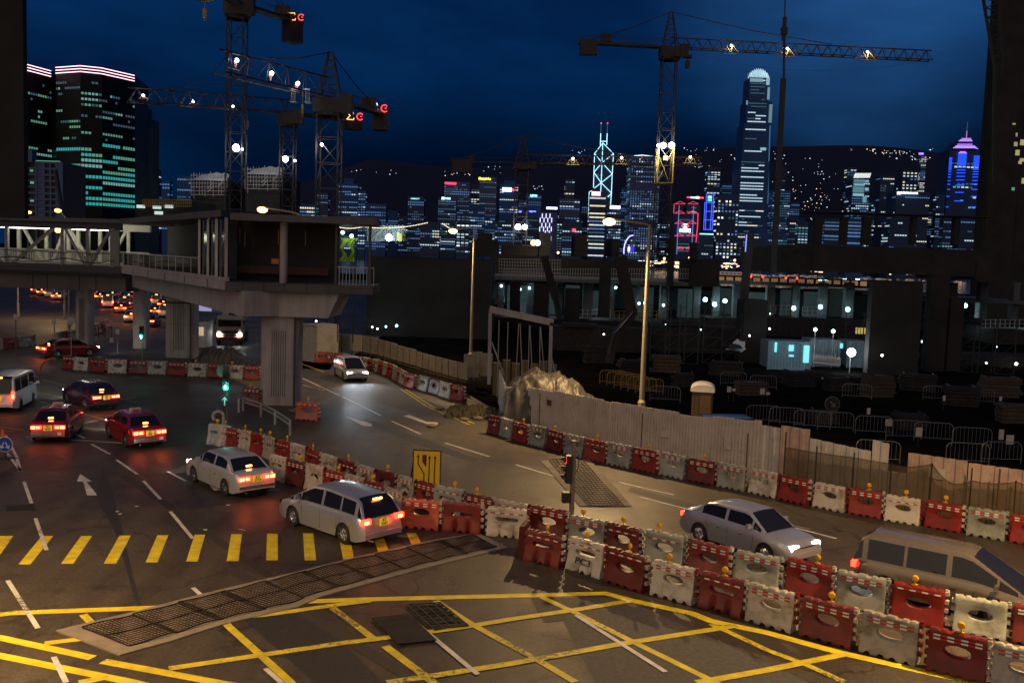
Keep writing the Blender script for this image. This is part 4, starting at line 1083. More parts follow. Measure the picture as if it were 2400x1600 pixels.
    for f in side.f:
        tgt = sl if side.v[f[0]][0] < 0 else sr
        tgt.add([side.v[i] for i in f], [(0, 1, 2, 3)])
    parts[2:3] = [('side_window', weld(sl)), ('side_window', weld(sr))]
    CARM[kind] = [(n_, m_) for n_, m_ in parts]; return CARM[kind]
def wheel(t, x, y, r, s_, w=.20):
    b = MB(); b.lathe((x, y, r), [(r * .62, -w / 2), (r * .9, -w / 2), (r, -w * .32), (r, w * .32), (r * .9, w / 2), (r * .62, w / 2)], 22, 'X'); wo = b.build('wheel', M_rubber, t, smooth=True)
    b = MB(); xo = x + s_ * w * .44
    b.lathe((xo, y, r), [(r * .66, -s_ * .02), (r * .66, s_ * .012), (r * .60, s_ * .012), (r * .58, -s_ * .04), (0, -s_ * .05)], 22, 'X')
    for i in range(6):
        a = 2 * math.pi * i / 6
        b.beam((xo + s_ * .008, y + .03 * math.cos(a), r + .03 * math.sin(a)), (xo + s_ * .005, y + r * .6 * math.cos(a), r + r * .6 * math.sin(a)), .025, .055, up=(1, 0, 0))
    b.lathe((xo, y, r), [(.05, 0), (.05, s_ * .02), (0, s_ * .022)], 10, 'X')
    b.build('rim', M_chrome, wo, smooth=False)
def make_car(name, kind, m, label, cat, loc, ang, plate=None, plate_col=None, tail='lit', head=False, taxi=False, group=None, brake=True, detail=True, spot=0, wagonlight=0):
    """loc = ground point under the middle, ang = heading (0 = +Y)"""
    S = SPEC[kind]; L_, W_ = S['L'], S['W']; hw = W_ / 2
    t = thing(name, label, cat, (loc[0], loc[1], 0.0), ang, group)
    for n_, mb in car_parts(kind):
        if not mb.f: continue
        mm = m if n_ in ('body', 'cabin') else M_glassd
        b = MB(); b.v = mb.v; b.f = mb.f; b.m = mb.m; b.build(n_, mm, t, smooth=True)
    for s_ in (-1, 1):
        for yy in (-S['wb'] / 2, S['wb'] / 2): wheel(t, s_ * (hw - .11), yy, S['wr'], s_)
    dk = interp(S['deck'], -L_ / 2 + .05); yr = -L_ / 2
    # tail lamps
    for s_ in (-1, 1):
        b = MB()
        if S['tail'] == 'wide': b.box((s_ * (hw - .36), yr + .055, .76), (.46, .08, .15)); b.mi = 1; b.box((s_ * (hw - .24), yr + .02, .76), (.16, .03, .09)); b.box((s_ * (hw - .46), yr + .02, .76), (.12, .03, .07))
        elif kind == 'van': b.box((s_ * (hw - .13), yr + .05, .95), (.15, .10, .42)); b.mi = 1; b.box((s_ * (hw - .13), yr - .005, .90), (.09, .03, .16))
        else: b.box((s_ * (hw - .21), yr + .085, .87), (.34, .12, .17)); b.mi = 1; b.box((s_ * (hw - .20), yr + .02, .86), (.15, .03, .08))
        b.build('tail_lamp', [M_tail, M_tailb] if tail == 'lit' else [M_tailoff, M_tailoff], t)
        if wagonlight: point_light(t, (s_ * (hw - .25), yr - .35, .8), wagonlight * .35, (1, .06, .03), .1)
    if brake and tail == 'lit':
        z = interp(S['roof'], yr + .45) - .03
        b = MB(); 
        if kind == 'sedan': b.box((0, -1.62, 1.10), (.22, .05, .05))
        else: b.box((0, S['roof'][1][0] - .02, S['roof'][1][1] + .07), (.34, .06, .05))
        b.build('brake_lamp', M_tailb, t)
    # bumper, plates, handles, mirrors
    b = MB(); b.box((0, yr + .045, .45), (W_ - .28, .14, .10)); b.build('rear_bumper', M_chrome if kind == 'sedan' else m, t)
    b = MB(); b.box((0, L_ / 2 - .06, .44), (W_ - .3, .13, .12)); b.build('front_bumper', m, t)
    b = MB(); b.box((0, L_ / 2 - .06, .62), (.8, .06, .10)); b.build('grille', M_plbl, t)
    for s_ in (-1, 1):
        b = MB(); b.box((s_ * (hw - .32), L_ / 2 - .13, .66), (.34, .16, .15)); b.build('headlamp', M_head if head else M_glassd, t)
        ym = S['pillars'][-1][0] + .02; zm = interp(S['deck'], ym) + .1
        b = MB(); b.box((s_ * (hw + .07), ym, zm), (.20, .11, .14), taper=.85); b.box((s_ * (hw - .05), ym, zm - .05), (.12, .05, .04)); b.build('mirror', m, t)
        for yy in (-.55, .35):
            b = MB(); b.box((s_ * (hw - .012), yy, dk - .20), (.03, .16, .03)); b.build('door_handle', m if kind != 'sedan' else M_chrome, t)
        if detail:
            for yy in (-1.02, -.16, .86): b = MB(); b.box((s_ * (hw - .002), yy, .56), (.004, .010, .52)); b.build('door_seam', M_plbl, t)
    if plate:
        b = MB(); zp = .74 if kind in ('sedan',) else .80; b.box((0, yr - .005, zp), (.36, .02, .24)); p = b.build('number_plate', plate_col or M_plate, t)
        text_part(plate[0], .13, M_ink2, p, (0, yr - .017, zp + .055), depth=.001, bold=.004, sx=1.0); text_part(plate[1], .13, M_ink2, p, (0, yr - .017, zp - .055), depth=.001, bold=.004)
    b = MB(); b.tube((-.45, yr - .02, .24), (-.45, yr + .2, .24), .035, 8); b.build('exhaust', M_chrome, t)
    if taxi:
        b = MB(); b.box((0, -.05, 1.50), (.52, .20, .16), taper=.85); q = b.build('roof_sign', mat('taxi_sign', (.65, .5, .5), .4), t)
        text_part('TAXI', .15, M_rstrip, q, (0, -.16, 1.50), depth=.002, bold=.006)
        b = MB(); b.box((-.42, yr - .03, .47), (.34, .01, .10)); b.build('bumper_sticker', mat('sticker_teal', (.05, .35, .35), .4), t)
        b = MB(); b.box((.50, yr - .03, .47), (.16, .01, .12)); b.build('bumper_sticker', M_platew, t)
    if spot:
        for s_ in (-1, 1): point_light(t, (s_ * (hw - .32), L_ / 2 + .1, .66), spot, (.82, .92, 1.0), .06, 75, (R(84), 0, 0), .6)
    return t
def car_by_wheels(rear, front, side, kind, **kw):
    """place from the ground contact pixels of the rear and front wheel on one side (side=-1 left, 1 right)"""
    S = SPEC[kind]; a = G(*rear); c = G(*front); d = c - a; ang = math.atan2(d.y, d.x) - math.pi / 2
    mid_ = (a + c) / 2; n = Vector((math.cos(ang), math.sin(ang), 0)); loc = mid_ - n * (side * (S['W'] / 2 - .05))
    return make_car(kw.pop('name'), kind, kw.pop('m'), kw.pop('label'), kw.pop('cat', 'car'), loc, ang, **kw)
def car_by_rear(px, py, ang, kind, **kw):
    S = SPEC[kind]; a = G(px, py); d = Vector((-math.sin(ang), math.cos(ang), 0)); loc = a + d * S['L'] / 2
    return make_car(kw.pop('name'), kind, kw.pop('m'), kw.pop('label'), kw.pop('cat', 'car'), loc, ang, **kw)

a = G(805, 1275); c = G(687, 1232)
car_by_wheels((805, 1275), (687, 1232), -1, 'estate', name='estate_car', m=M_silver, label='silver estate car on the yellow crossing bars, nearest of the silver cars', plate=('RT', '5363'), wagonlight=10)
car_by_wheels((531, 1163), (452, 1128), -1, 'sedan', name='saloon_car', m=M_silver2, label='pale silver saloon car ahead of the estate car', plate=('KV', '2718'), wagonlight=10, head=True, spot=90)
car_by_rear(352, 1052, R(38), 'sedan', name='taxi', m=M_taxi, cat='taxi', taxi=True, label='red taxi just ahead of the two silver cars on the bend', plate=('JC', '406'), wagonlight=10, head=True, spot=150)
car_by_rear(112, 1040, R(14), 'sedan', name='taxi', m=M_taxi, cat='taxi', taxi=True, label='red taxi in the left lane behind the cone, rear lights lit', plate=('TD', '9023'), wagonlight=14, head=True, spot=150)
car_by_rear(-4, 968, R(12), 'van', name='white_van', m=M_vwhite, cat='van', label='white van cut off by the left edge, one tail light showing', plate=('PX', '31'), wagonlight=10)
car_by_rear(250, 962, R(45), 'sedan', name='dark_car', m=M_maroon, label='dark maroon car leading the line of cars on the bend', plate=('LM', '88'), wagonlight=8, head=True, spot=150)
# right: beige people carrier, seen from its right side, heading right and nearer
car_by_wheels((2095, 1412), (2305, 1460), 1, 'mpv', name='people_carrier', m=M_beige, label='beige people carrier with lit headlamp beyond the right-hand barriers', head=True, spot=90, brake=False, plate=('MN', '742'))
# one whose headlamps end the long white trails
car_by_rear(95, 838, R(-38), 'sedan', name='red_taxi', m=M_taxi, cat='taxi', taxi=False, label='red car with glowing brake lights turning right on the dark left road', plate=('HB', '55'), wagonlight=12, head=True, spot=120)
car_by_wheels((1640, 1270), (1790, 1320), 1, 'sedan', name='oncoming_car', m=M_silver, label='silver car with blazing headlamps on the far road, above the second barrier row', head=True, spot=260, plate=('GF', '619'))
fc, fd = G(838, 896), G(1000, 988); dv_ = (fd - fc).normalized(); lc = fc - dv_ * 2.3
make_car('oncoming_car', 'estate', M_silver2, 'small oncoming car with two white headlamps on the upper road by the cream hoarding', 'car', lc, math.atan2(dv_.y, dv_.x) - math.pi / 2, head=True, spot=260, tail='off', plate=('HK', '27'))
# queue of cars in the distance under the footbridge
queue = [(282, 735, 'sedan', 'taxi', M_taxi, 'red taxi in the distant queue, left lane between two bridge piers'),
         (361, 742, 'sedan', 'taxi', M_taxi, 'red taxi in the distant queue beside the widest rear pier'),
         (366, 716, 'mpv', 'car', M_vwhite, 'white car in the distant queue ahead of the taxi by the wide pier'),
         (252, 722, 'van', 'van', M_vwhite, 'white van in the distant queue left of the lit taxi'),
         (305, 757, 'sedan', 'car', M_silver, 'silver car in the queue half behind the thin rear pier'),
         (345, 768, 'sedan', 'car', M_maroon, 'dark car at the tail of the distant queue, behind the green signal'),
         (300, 706, 'sedan', 'car', M_silver2, 'small pale car far up the distant queue'),
         (217, 700, 'van', 'van', M_vwhite, 'distant white van by the leftmost rear pier'),
         (96, 694, 'sedan', 'car', M_maroon, 'far dark car on the left branch, the left of two'),
         (116, 698, 'mpv', 'car', M_silver, 'far silver car on the left branch, the right of two')]
extra = [(262, 701), (291, 724), (334, 738), (381, 724), (386, 745), (327, 757), (131, 704), (84, 690), (205, 690), (233, 705), (272, 690), (318, 696), (383, 700)]
for i, (px, py) in enumerate(extra): queue.append((px, py, ('sedan', 'mpv', 'estate')[i % 3], 'car', (M_silver, M_maroon, M_vwhite, M_taxi)[i % 4], 'small far car with red lights in the jam under the bridge, %s of these' % ordn[i]))
for qi, (px, py, kd, cat, m_, lb) in enumerate(queue):
    p = G(px, py); ang = math.atan2(-p.x, p.y) * .55
    car_by_rear(px, py, ang, kd, name='queued_' + cat, m=m_, cat=cat, label=lb, plate=('AB', '12'), detail=False, group='cars queuing under the footbridge', wagonlight=16 if qi < 8 else 0)
# concrete mixer truck facing the camera
p = G(541, 806); t = thing('mixer_truck', 'concrete mixer truck facing the road with both headlamps on', 'truck', (p.x, p.y, 0), math.atan2(-p.x, p.y) * -.0 + R(10))
M_cab = mat('truck_cab', (.36, .28, .19), .5, dirt=(.2, .15, .1))
b = MB(); prof = [(-1.15, .55), (-1.2, 1.5), (-1.1, 2.55), (-.9, 2.75), (.9, 2.75), (.9, .55)]
b.extrude([(-1.2, y, z) for y, z in prof], (2.4, 0, 0)); b.build('cab', M_cab, t)
b = MB(); b.box((0, -1.165, 2.05), (2.1, .06, .75), rx=R(5)); b.build('windscreen', M_glassd, t)
b = MB(); b.box((0, -1.22, 1.25), (1.6, .05, .30)); b.box((0, -1.22, .95), (1.6, .05, .12)); b.build('grille', M_plbl, t)
b = MB(); b.box((0, -1.25, .62), (2.4, .25, .32)); b.build('bumper', mat('bumper_red', (.2, .03, .02), .5), t)
for s_ in (-1, 1):
    b = MB(); b.box((s_ * .92, -1.26, 1.0), (.36, .08, .20)); b.build('headlamp', M_head, t)
    point_light(t, (s_ * .92, -1.5, 1.0), 70, (1, .97, .9), .1, 110, (R(80), 0, 0), .6)
    b = MB(); b.box((s_ * 1.32, -1.2, 2.2), (.12, .15, .45)); b.beam((s_ * 1.15, -1.1, 2.5), (s_ * 1.32, -1.2, 2.4), .03, .03); b.build('mirror', M_plbl, t)
    for yy in (-.4, 3.2, 4.5): wheel(t, s_ * 1.05, yy, .5, s_, .3)
b = MB(); b.lathe((0, 3.4, 2.75), [(.35, -2.3), (.75, -2.1), (1.15, -.9), (1.25, .3), (.95, 1.6), (.5, 2.3), (.45, 2.4)], 18, 'Y'); b.build('mixing_drum', mat('drum', (.42, .38, .33), .5, dirt=(.2, .16, .12)), t, smooth=True)
b = MB(); b.box((0, 2.2, .95), (.9, 6.4, .3)); b.build('chassis', M_black, t)
# ================================================================== FOOTBRIDGE
def XY(px, Y): p = P(px, 700, Y); return Vector((p.x, p.y, 0))
B0, B1, B2, B3 = XY(-260, 86.0), XY(285, 83), XY(527, 55.7), XY(873, 56.2)
ZD, ZT, ZR0, ZR = 6.8, 7.3, 10.95, 11.4
br = thing('footbridge', 'covered concrete footbridge crossing the road on tall piers, its left arm lit', 'footbridge', (B2.x, B2.y, 0))
WB = 5.2
def off(a, b_, w): d = (b_ - a).normalized(); return Vector((-d.y, d.x, 0)) * w
M_rooff = mat('roof_fascia', (.12, .11, .11), .7, noise=.15, dirt=(.08, .07, .07), dscale=.8)
M_girder = mat('girder', (.11, .092, .085), .85, noise=.2, scale=.6, dirt=(.07, .06, .055), dscale=.4)
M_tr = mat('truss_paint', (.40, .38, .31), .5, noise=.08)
M_trn = mat('truss_paint_near_shaded', (.20, .19, .17), .55, noise=.1)  # darker copy of the truss paint; shade put into the near posts' colour
M_trd = mat('truss_shadow_steel', (.05, .047, .055), .6)  # on the near chords, shade of their unlit face put into the colour
# plan of the far side
n01, n12, n23 = off(B0, B1, WB), off(B1, B2, WB), off(B2, B3, WB)
def slab(name, poly, z0, z1, m, **k):
    b = MB(); b.prism([(p.x, p.y) for p in poly], z0, z1); return b.build(name, m, br, world=True, **k)
def nudge(a, b_, w): return off(a, b_, w)
# ---- lit truss arm B0-B1
o01 = n01
slab('deck', [B0, B1, B1 + o01, B0 + o01], 6.75, 7.15, M_trd)
slab('girder', [B0 + o01 * .12, B1 + o01 * .12, B1 + o01 * .88, B0 + o01 * .88], 5.15, 6.55, M_girder)
slab('bearing_beam', [B0 + o01 * .02, B1 + o01 * .02, B1 + o01 * .98, B0 + o01 * .98], 6.55, 6.75, M_black)
slab('roof', [B0 - o01 * .06, B1 - o01 * .06, B1 + o01 * 1.06, B0 + o01 * 1.06], 11.05, 11.4, M_rooff)
d01 = (B1 - B0).normalized()
def on(px):   # point on the near face of the truss at pixel column px
    # intersect the column's vertical plane with line B0-B1
    d = _dir(px, 600); s_ = (B0.x * d.y - B0.y * d.x) / (d01.y * d.x - d01.x * d.y); return B0 + d01 * s_
for side, w in ((0, .02), (1, .96)):
    f = o01 * w
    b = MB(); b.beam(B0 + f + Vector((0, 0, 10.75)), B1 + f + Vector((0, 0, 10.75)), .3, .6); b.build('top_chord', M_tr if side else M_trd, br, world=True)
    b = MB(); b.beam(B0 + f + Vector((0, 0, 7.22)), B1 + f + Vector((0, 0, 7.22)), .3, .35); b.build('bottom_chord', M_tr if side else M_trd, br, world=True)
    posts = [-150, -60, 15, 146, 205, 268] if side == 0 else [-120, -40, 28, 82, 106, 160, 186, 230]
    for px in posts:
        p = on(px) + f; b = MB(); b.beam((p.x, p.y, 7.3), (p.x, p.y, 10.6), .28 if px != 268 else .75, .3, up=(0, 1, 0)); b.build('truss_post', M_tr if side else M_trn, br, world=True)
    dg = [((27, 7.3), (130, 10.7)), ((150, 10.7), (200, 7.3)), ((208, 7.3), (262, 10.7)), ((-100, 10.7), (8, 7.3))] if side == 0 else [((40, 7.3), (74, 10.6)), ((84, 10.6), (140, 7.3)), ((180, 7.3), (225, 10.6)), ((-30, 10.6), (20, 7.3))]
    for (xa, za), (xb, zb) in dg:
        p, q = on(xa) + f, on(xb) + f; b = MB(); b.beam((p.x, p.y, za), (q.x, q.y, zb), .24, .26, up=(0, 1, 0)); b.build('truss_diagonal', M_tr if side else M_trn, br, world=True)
for w in (.10, .90):
    b = MB(); f = o01 * w; b.beam(B0 + f + Vector((0, 0, 8.55)), B1 + f + Vector((0, 0, 8.55)), .09, .12); b.build('handrail', M_tr, br, world=True)
    b = MB(); b.beam(B0 + f + Vector((0, 0, 7.55)), B1 + f + Vector((0, 0, 7.55)), .05, .10)
    n = int((B1 - B0).length / .16)
    for i in range(n): p = B0.lerp(B1, i / n) + f; b.box((p.x, p.y, 8.0), (.03, .03, 1.0))
    b.build('railing_bars', M_tr, br, world=True)
M_tube = emat('fluorescent_tube', (1.0, .97, .80), 12)
for px in (-70, -20, 0, 34, 62, 108, 168, 188, 232):
    p = on(px) + o01 * (.35 if px in (62, 188, 0) else .18); b = MB(); q = p + d01 * (.75 if px in (62, 188, 0) else 1.1)
    b.beam(Vector((p.x, p.y, 10.45)) - d01 * .5, Vector((q.x, q.y, 10.45)), .14, .09); b.build('ceiling_tube', M_tube, br, world=True)
for px in (-60, 30, 110, 170, 235): 
    p = on(px) + o01 * .45; point_light(br, (p.x - br.location.x, p.y - br.location.y, 10.2), 75, (1, .96, .74), .5)
# ---- unlit arm B1-B2-B3
def ext(p, v): return p + v
far1, far2, far3 = B1 + n12 + Vector((.6, 1.2, 0)), B2 + n12 * .2 + n23 * .95, B3 + n23
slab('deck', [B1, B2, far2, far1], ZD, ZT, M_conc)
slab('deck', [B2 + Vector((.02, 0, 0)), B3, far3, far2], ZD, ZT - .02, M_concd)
slab('roof', [B1 - n12 * .05, B2 - n12 * .05, far2, far1], 11.02, 11.42, M_rooff)
slab('roof', [B2 + Vector((.35, -.3, 0)), B3 + Vector((.2, -.3, 0)), far3, far2 + Vector((.05, 0, 0))], 10.85, 11.25, M_rooff)
d12 = (B2 - B1).normalized(); d23 = (B3 - B2).normalized()
L12 = (B2 - B1).length
# parapet plinth, handrail, glazing posts
b = MB(); b.beam(B1 + n12 * .03 + Vector((0, 0, 7.42)), B2 + n12 * .03 + Vector((0, 0, 7.42)), .2, .22); b.build('plinth', M_conc, br, world=True)
b = MB(); a, c = B1 + n12 * .03, B1 + d12 * (L12 * .80) + n12 * .03
b.beam(a + Vector((0, 0, 8.55)), c + Vector((0, 0, 8.55)), .07, .08)
for i in range(13): p = a.lerp(c, i / 12); b.box((p.x, p.y, 8.0), (.05, .05, 1.05))
b.build('railing', M_steel, br, world=True)
b = MB(); b.beam(a + Vector((0, 0, 8.0)), c + Vector((0, 0, 8.0)), .02, .95); b.build('railing_panel', M_glassd, br, world=True)
for s_ in (.80, .865, .925, .99):
    p = B1 + d12 * (L12 * s_) + n12 * .03; b = MB(); b.box((p.x, p.y, 9.2), (.14 if s_ < .9 else .18, .14, 3.6)); b.build('screen_post', M_steel if s_ < .98 else M_conc, br, world=True)
b = MB(); b.beam(B1 + d12 * (L12 * .80) + n12 * .05 + Vector((0, 0, 9.2)), B1 + d12 * (L12 * .99) + n12 * .05 + Vector((0, 0, 9.2)), .03, 3.5); b.build('glass_screen', M_glassd, br, world=True)
M_inner = mat('bridge_inner_wall', (.045, .042, .042), .8)
b = MB(); a, c = B1 + n12 * .75, B2 + n12 * .3 + n23 * .6
b.beam(a + Vector((0, 0, 9.1)), c + Vector((0, 0, 9.1)), .15, 3.7); b.build('inner_wall', M_inner, br, world=True)
b = MB(); a, c = B2 + n23 * .6, B2.lerp(B3, .72) + n23 * .6
b.beam(a + Vector((0, 0, 9.1)), c + Vector((0, 0, 9.1)), .15, 3.7); b.build('inner_wall', M_inner, br, world=True)
b = MB(); a, c = B2.lerp(B3, .02) + n23 * .45, B2.lerp(B3, .66) + n23 * .45
b.beam(a + Vector((0, 0, 8.0)), c + Vector((0, 0, 8.0)), .1, .45); b.build('bench_wall', mat('inner_brown', (.10, .045, .03), .8), br, world=True)
p = on(0); q = B2.lerp(B3, .38) + n23 * .12
b = MB(); b.tube((q.x, q.y, ZT), (q.x, q.y, 10.9), .23, 18); b.build('round_column', M_conc, br, smooth=True, world=True)
for s_ in (.74, .97):
    q = B2.lerp(B3, s_) + n23 * .1; b = MB(); b.box((q.x, q.y, 9.0), (.14, .14, 3.5)); b.build('screen_post', M_concd, br, world=True)
b = MB(); a, c = B2.lerp(B3, .74) + n23 * .1, B3 + n23 * .1
b.beam(a + Vector((0, 0, 8.35)), c + Vector((0, 0, 8.35)), .05, .06)
for i in range(12): p = a.lerp(c, i / 11); b.box((p.x, p.y, 7.8), (.035, .035, 1.1))
b.build('railing', M_steel, br, world=True)
for s_, zz in ((.03, 10.0), (.065, 9.8), (.30, 10.0), (.49, 10.0)):
    q = B2.lerp(B3, s_) + n23 * .5; b = MB(); b.box((q.x, q.y, zz), (.05, .05, .9)); b.build('unlit_lamp_strip', mat('strip_dull', (.4, .3, .12), .5), br, world=True)
# longitudinal beam below the deck and the pier crosshead
b = MB(); a, c = B1 + n12 * .2, B2 + n12 * .16
vs = []
for p, zt, zb in ((a - d12 * 1.5, ZD, 5.6), (a.lerp(c, .35), ZD, 5.5), (a.lerp(c, .75), ZD, 5.35), (c + d12 * 1.0, ZD, 5.35)):
    for w in (0, .62): q = p + n12 * w; vs += [(q.x, q.y, zb), (q.x, q.y, zt)]
fs = [(0, 1, 3, 2), (12, 14, 15, 13)]
for i in range(3):
    k = 4 * i; fs += [(k, k + 4, k + 5, k + 1), (k + 2, k + 3, k + 7, k + 6), (k, k + 2, k + 6, k + 4), (k + 1, k + 5, k + 7, k + 3)]
b.add(vs, fs); b.build('girder', M_conc, br, world=True)
Yp = 57.0
def PP(px, py, Y=Yp): return P(px, py, Y)
pl, pr = PP(610, 900).x, PP(701, 900).x
b = MB(); cx = (pl + pr) / 2
prof = [(PP(592, 680).x, ZD), (PP(800, 684).x, ZD), (PP(774, 726).x, 5.32), (PP(612, 722).x, 5.32)]
b.extrude([(x, Yp - .6, z) for x, z in prof], (0, 4.2, 0)); b.build('pier_crosshead', M_conc, br, world=True)
def pier(name, cx, cy, w, d, zt, label=None, n=8, ribs=True):
    b = MB(); poly = []
    r = d / 2 * .55
    for (sx, sy) in ((1, -1), (1, 1), (-1, 1), (-1, -1)):
        for i in range(5):
            a0 = math.atan2(sy, sx) - math.pi / 4 + math.pi / 2 * i / 4 
            ccx, ccy = sx * (w / 2 - r), sy * (d / 2 - r)
            a1 = {(1, -1): -math.pi / 2, (1, 1): 0, (-1, 1): math.pi / 2, (-1, -1): math.pi}[(sx, sy)] + math.pi / 2 * i / 4
            poly.append((cx + ccx + r * math.cos(a1), cy + ccy + r * math.sin(a1)))
    b.prism(poly, 0, zt); o = b.build('pier', M_conc, br, smooth=True, world=True)
    if ribs:
        b = MB(); k = 7
        for i in range(k): b.box((cx - w * .17 + w * .34 * i / (k - 1), cy - d / 2 - .0, zt * .47), (.035, .03, zt * .74))
        g = b.build('pier_groove', mat('groove_dark', (.06, .045, .04), .9), None, kind='stuff'); g.parent = o
        g.data.transform(Matrix.Translation(-br.location))
    return o
pier('pier', cx, Yp + .5, pr - pl, 1.7, 5.32)
pa, pb_ = P(388, 800, 80).x, P(457, 800, 80).x
pier('pier', (pa + pb_) / 2, 80.5, pb_ - pa, 1.8, 6.8)
pa, pb_ = P(176, 740, 87).x, P(211, 740, 87).x; pier('pier', (pa + pb_) / 2, 87.5, pb_ - pa, 1.4, 5.15)
pa, pb_ = P(310, 740, 86).x, P(343, 740, 86).x; pier('pier', (pa + pb_) / 2, 86.5, pb_ - pa, 1.4, 6.8, ribs=False)
# lime green sheets draped inside the right-hand end, lit by two small floodlights
cs = P(815, 600, 66)
t = thing('draped_sheets', 'two lime green sheets hanging behind the bridge end under small lamps', 'sheet', (cs.x, cs.y, 0))
for (px, wv) in ((805, .35), (825, .42)):
    b = MB(); vs = []; n = 14
    for i in range(n + 1):
        for j in range(9):
            z = P(px, 558 + 55 * i / n, 66).z; c_ = P(px, 590, 66)
            w = wv * (1.1 - .7 * math.sin(math.pi * i / n)) ; u = j / 8 - .5
            vs.append((c_.x + u * w * 1.5 + .12 * math.sin(i * .7 + px), c_.y + .12 * math.sin(j * 2.2), z))
    b.add(vs, [(i * 9 + j, i * 9 + j + 1, (i + 1) * 9 + j + 1, (i + 1) * 9 + j) for i in range(n) for j in range(8)])
    b.build('sheet', mat('lime_sheet', (.38, .50, .05), .6, noise=.5, scale=4), t, world=True, smooth=True)
b = MB(); q0, q1 = P(795, 552, 66), P(832, 556, 66); b.beam(q0, q1, .06, .06); b.beam(q0, (q0.x, q0.y, 3), .06, .06, up=(0, 1, 0)); b.beam(q1, (q1.x, q1.y, 3), .06, .06, up=(0, 1, 0)); b.build('hanging_frame', M_black, t, world=True)
for px, py in ((803, 545), (824, 553)):
    q = P(px, py, 65.6); b = MB(); b.ball(q, .12, 10, 6); b.build('small_lamp', M_cyanl, t, world=True, smooth=True)
q = P(814, 556, 64.8); point_light(t, (q.x - cs.x, q.y - cs.y, q.z), 34, (.8, .95, 1), .2)
# string of festoon lights between posts
t = thing('light_string', 'sagging string of small warm lamps strung behind the bridge end', 'light string', P(900, 530, 85))
b = MB(); w_ = MB()
def cat(p0, p1, sag, n, Y):
    pts = [P(p0[0] + (p1[0] - p0[0]) * i / n, p0[1] + (p1[1] - p0[1]) * i / n + sag * 4 * (i / n) * (1 - i / n), Y) for i in range(n + 1)]
    w_.path(pts, .015, 4)
    for p in pts[1:-1]: b.box(p, (.07, .05, .05))
cat((792, 520), (1005, 521), 14, 60, 85); cat((792, 532), (862, 528), 5, 22, 85); cat((1035, 522), (1058, 537), 1, 8, 85)
w_.build('wire', M_black, t, world=True); b.build('bulbs', emat('festoon', (1, .8, .5), 3.0), t, world=True, kind='stuff')
# ================================================================== TOWER CRANES
def lattice_mast(b, x, y, z0, z1, w, r, step=None):
    step = step or w * 1.15; h = w / 2
    C = [(x - h, y - h), (x + h, y - h), (x + h, y + h), (x - h, y + h)]
    for c in C: b.beam((c[0], c[1], z0), (c[0], c[1], z1), r * 2.2, r * 2.2, up=(0, 1, 0))
    n = max(1, int((z1 - z0) / step)); k = 0
    for i in range(n):
        a, c_ = z0 + (z1 - z0) * i / n, z0 + (z1 - z0) * (i + 1) / n
        for j in range(4):
            p, q = C[j], C[(j + 1) % 4]
            b.beam((p[0], p[1], a), (q[0], q[1], a), r, r)
            if (i + j) % 2: p, q = q, p
            b.beam((p[0], p[1], a), (q[0], q[1], c_), r, r)
def lattice_jib(b, A, B, hgt, wid, r, step=None, tri=True):
    A, B = Vector(A), Vector(B); d = (B - A); L_ = d.length; d.normalize(); s_ = d.cross(Vector((0, 0, 1))).normalized(); up = Vector((0, 0, 1))
    step = step or hgt * 1.1; n = max(2, int(L_ / step))
    lo1 = lambda t: A.lerp(B, t) - s_ * wid / 2
    lo2 = lambda t: A.lerp(B, t) + s_ * wid / 2
    hi = lambda t: A.lerp(B, t) + up * hgt
    for f in (lo1, lo2): b.beam(f(0), f(1), r * 2, r * 2)
    b.beam(hi(0), hi(1), r * 2.2, r * 2.2)
    for i in range(n):
        t0, tm, t1 = i / n, (i + .5) / n, (i + 1) / n
        for f in (lo1, lo2): b.beam(f(t0), hi(tm), r, r); b.beam(hi(tm), f(t1), r, r)
        b.beam(lo1(t0), lo2(t0), r, r)
def jib_light(t, p, s_=1.0, m=None, frame=None, k='jib'):
    b = MB(); b.ball(p, .22 * s_, 10, 6); b.build('jib_lamp', m or M_ledj, t, world=True, smooth=True)
M_ledj = emat('jib_lamp_glow', (.95, .97, 1.0), 14)
M_warmj = emat('jib_lamp_warm', (1.0, .93, .6), 9)
M_neony = emat('neon_amber', (1.0, .55, .08), 2.2)
M_neonr = emat('neon_red', (1.0, .05, .03), 3.0)
M_neonw = emat('neon_white', (.75, .78, 1.0), 2.5)
def letters_sigma(t, p, s_, col1, col2, ang=0):
    """the crane firm's outline letters: an angular S shape and a round C shape"""
    r = .05 * s_; ca = math.cos(ang); sa = math.sin(ang)
    def q(x, z): return Vector((p.x + x * s_ * ca, p.y + x * s_ * sa - .1, p.z + z * s_))
    b = MB(); b.path([q(.45, .75), q(.4, 1), q(-.35, .95), q(.05, .5), q(-.4, .05), q(.5, 0), q(.55, .25)], r, 5); b.build('logo_letter', col1, t, world=True)
    b = MB(); pts = [q(1.35 + .42 * math.cos(a), .42 + .42 * math.sin(a)) for a in [R(40 + 25 * i) for i in range(12)]]; b.path(pts, r * 1.3, 5); b.path([q(1.35, .45), q(1.6, .45)], r, 4); b.build('logo_letter', col2, t, world=True)
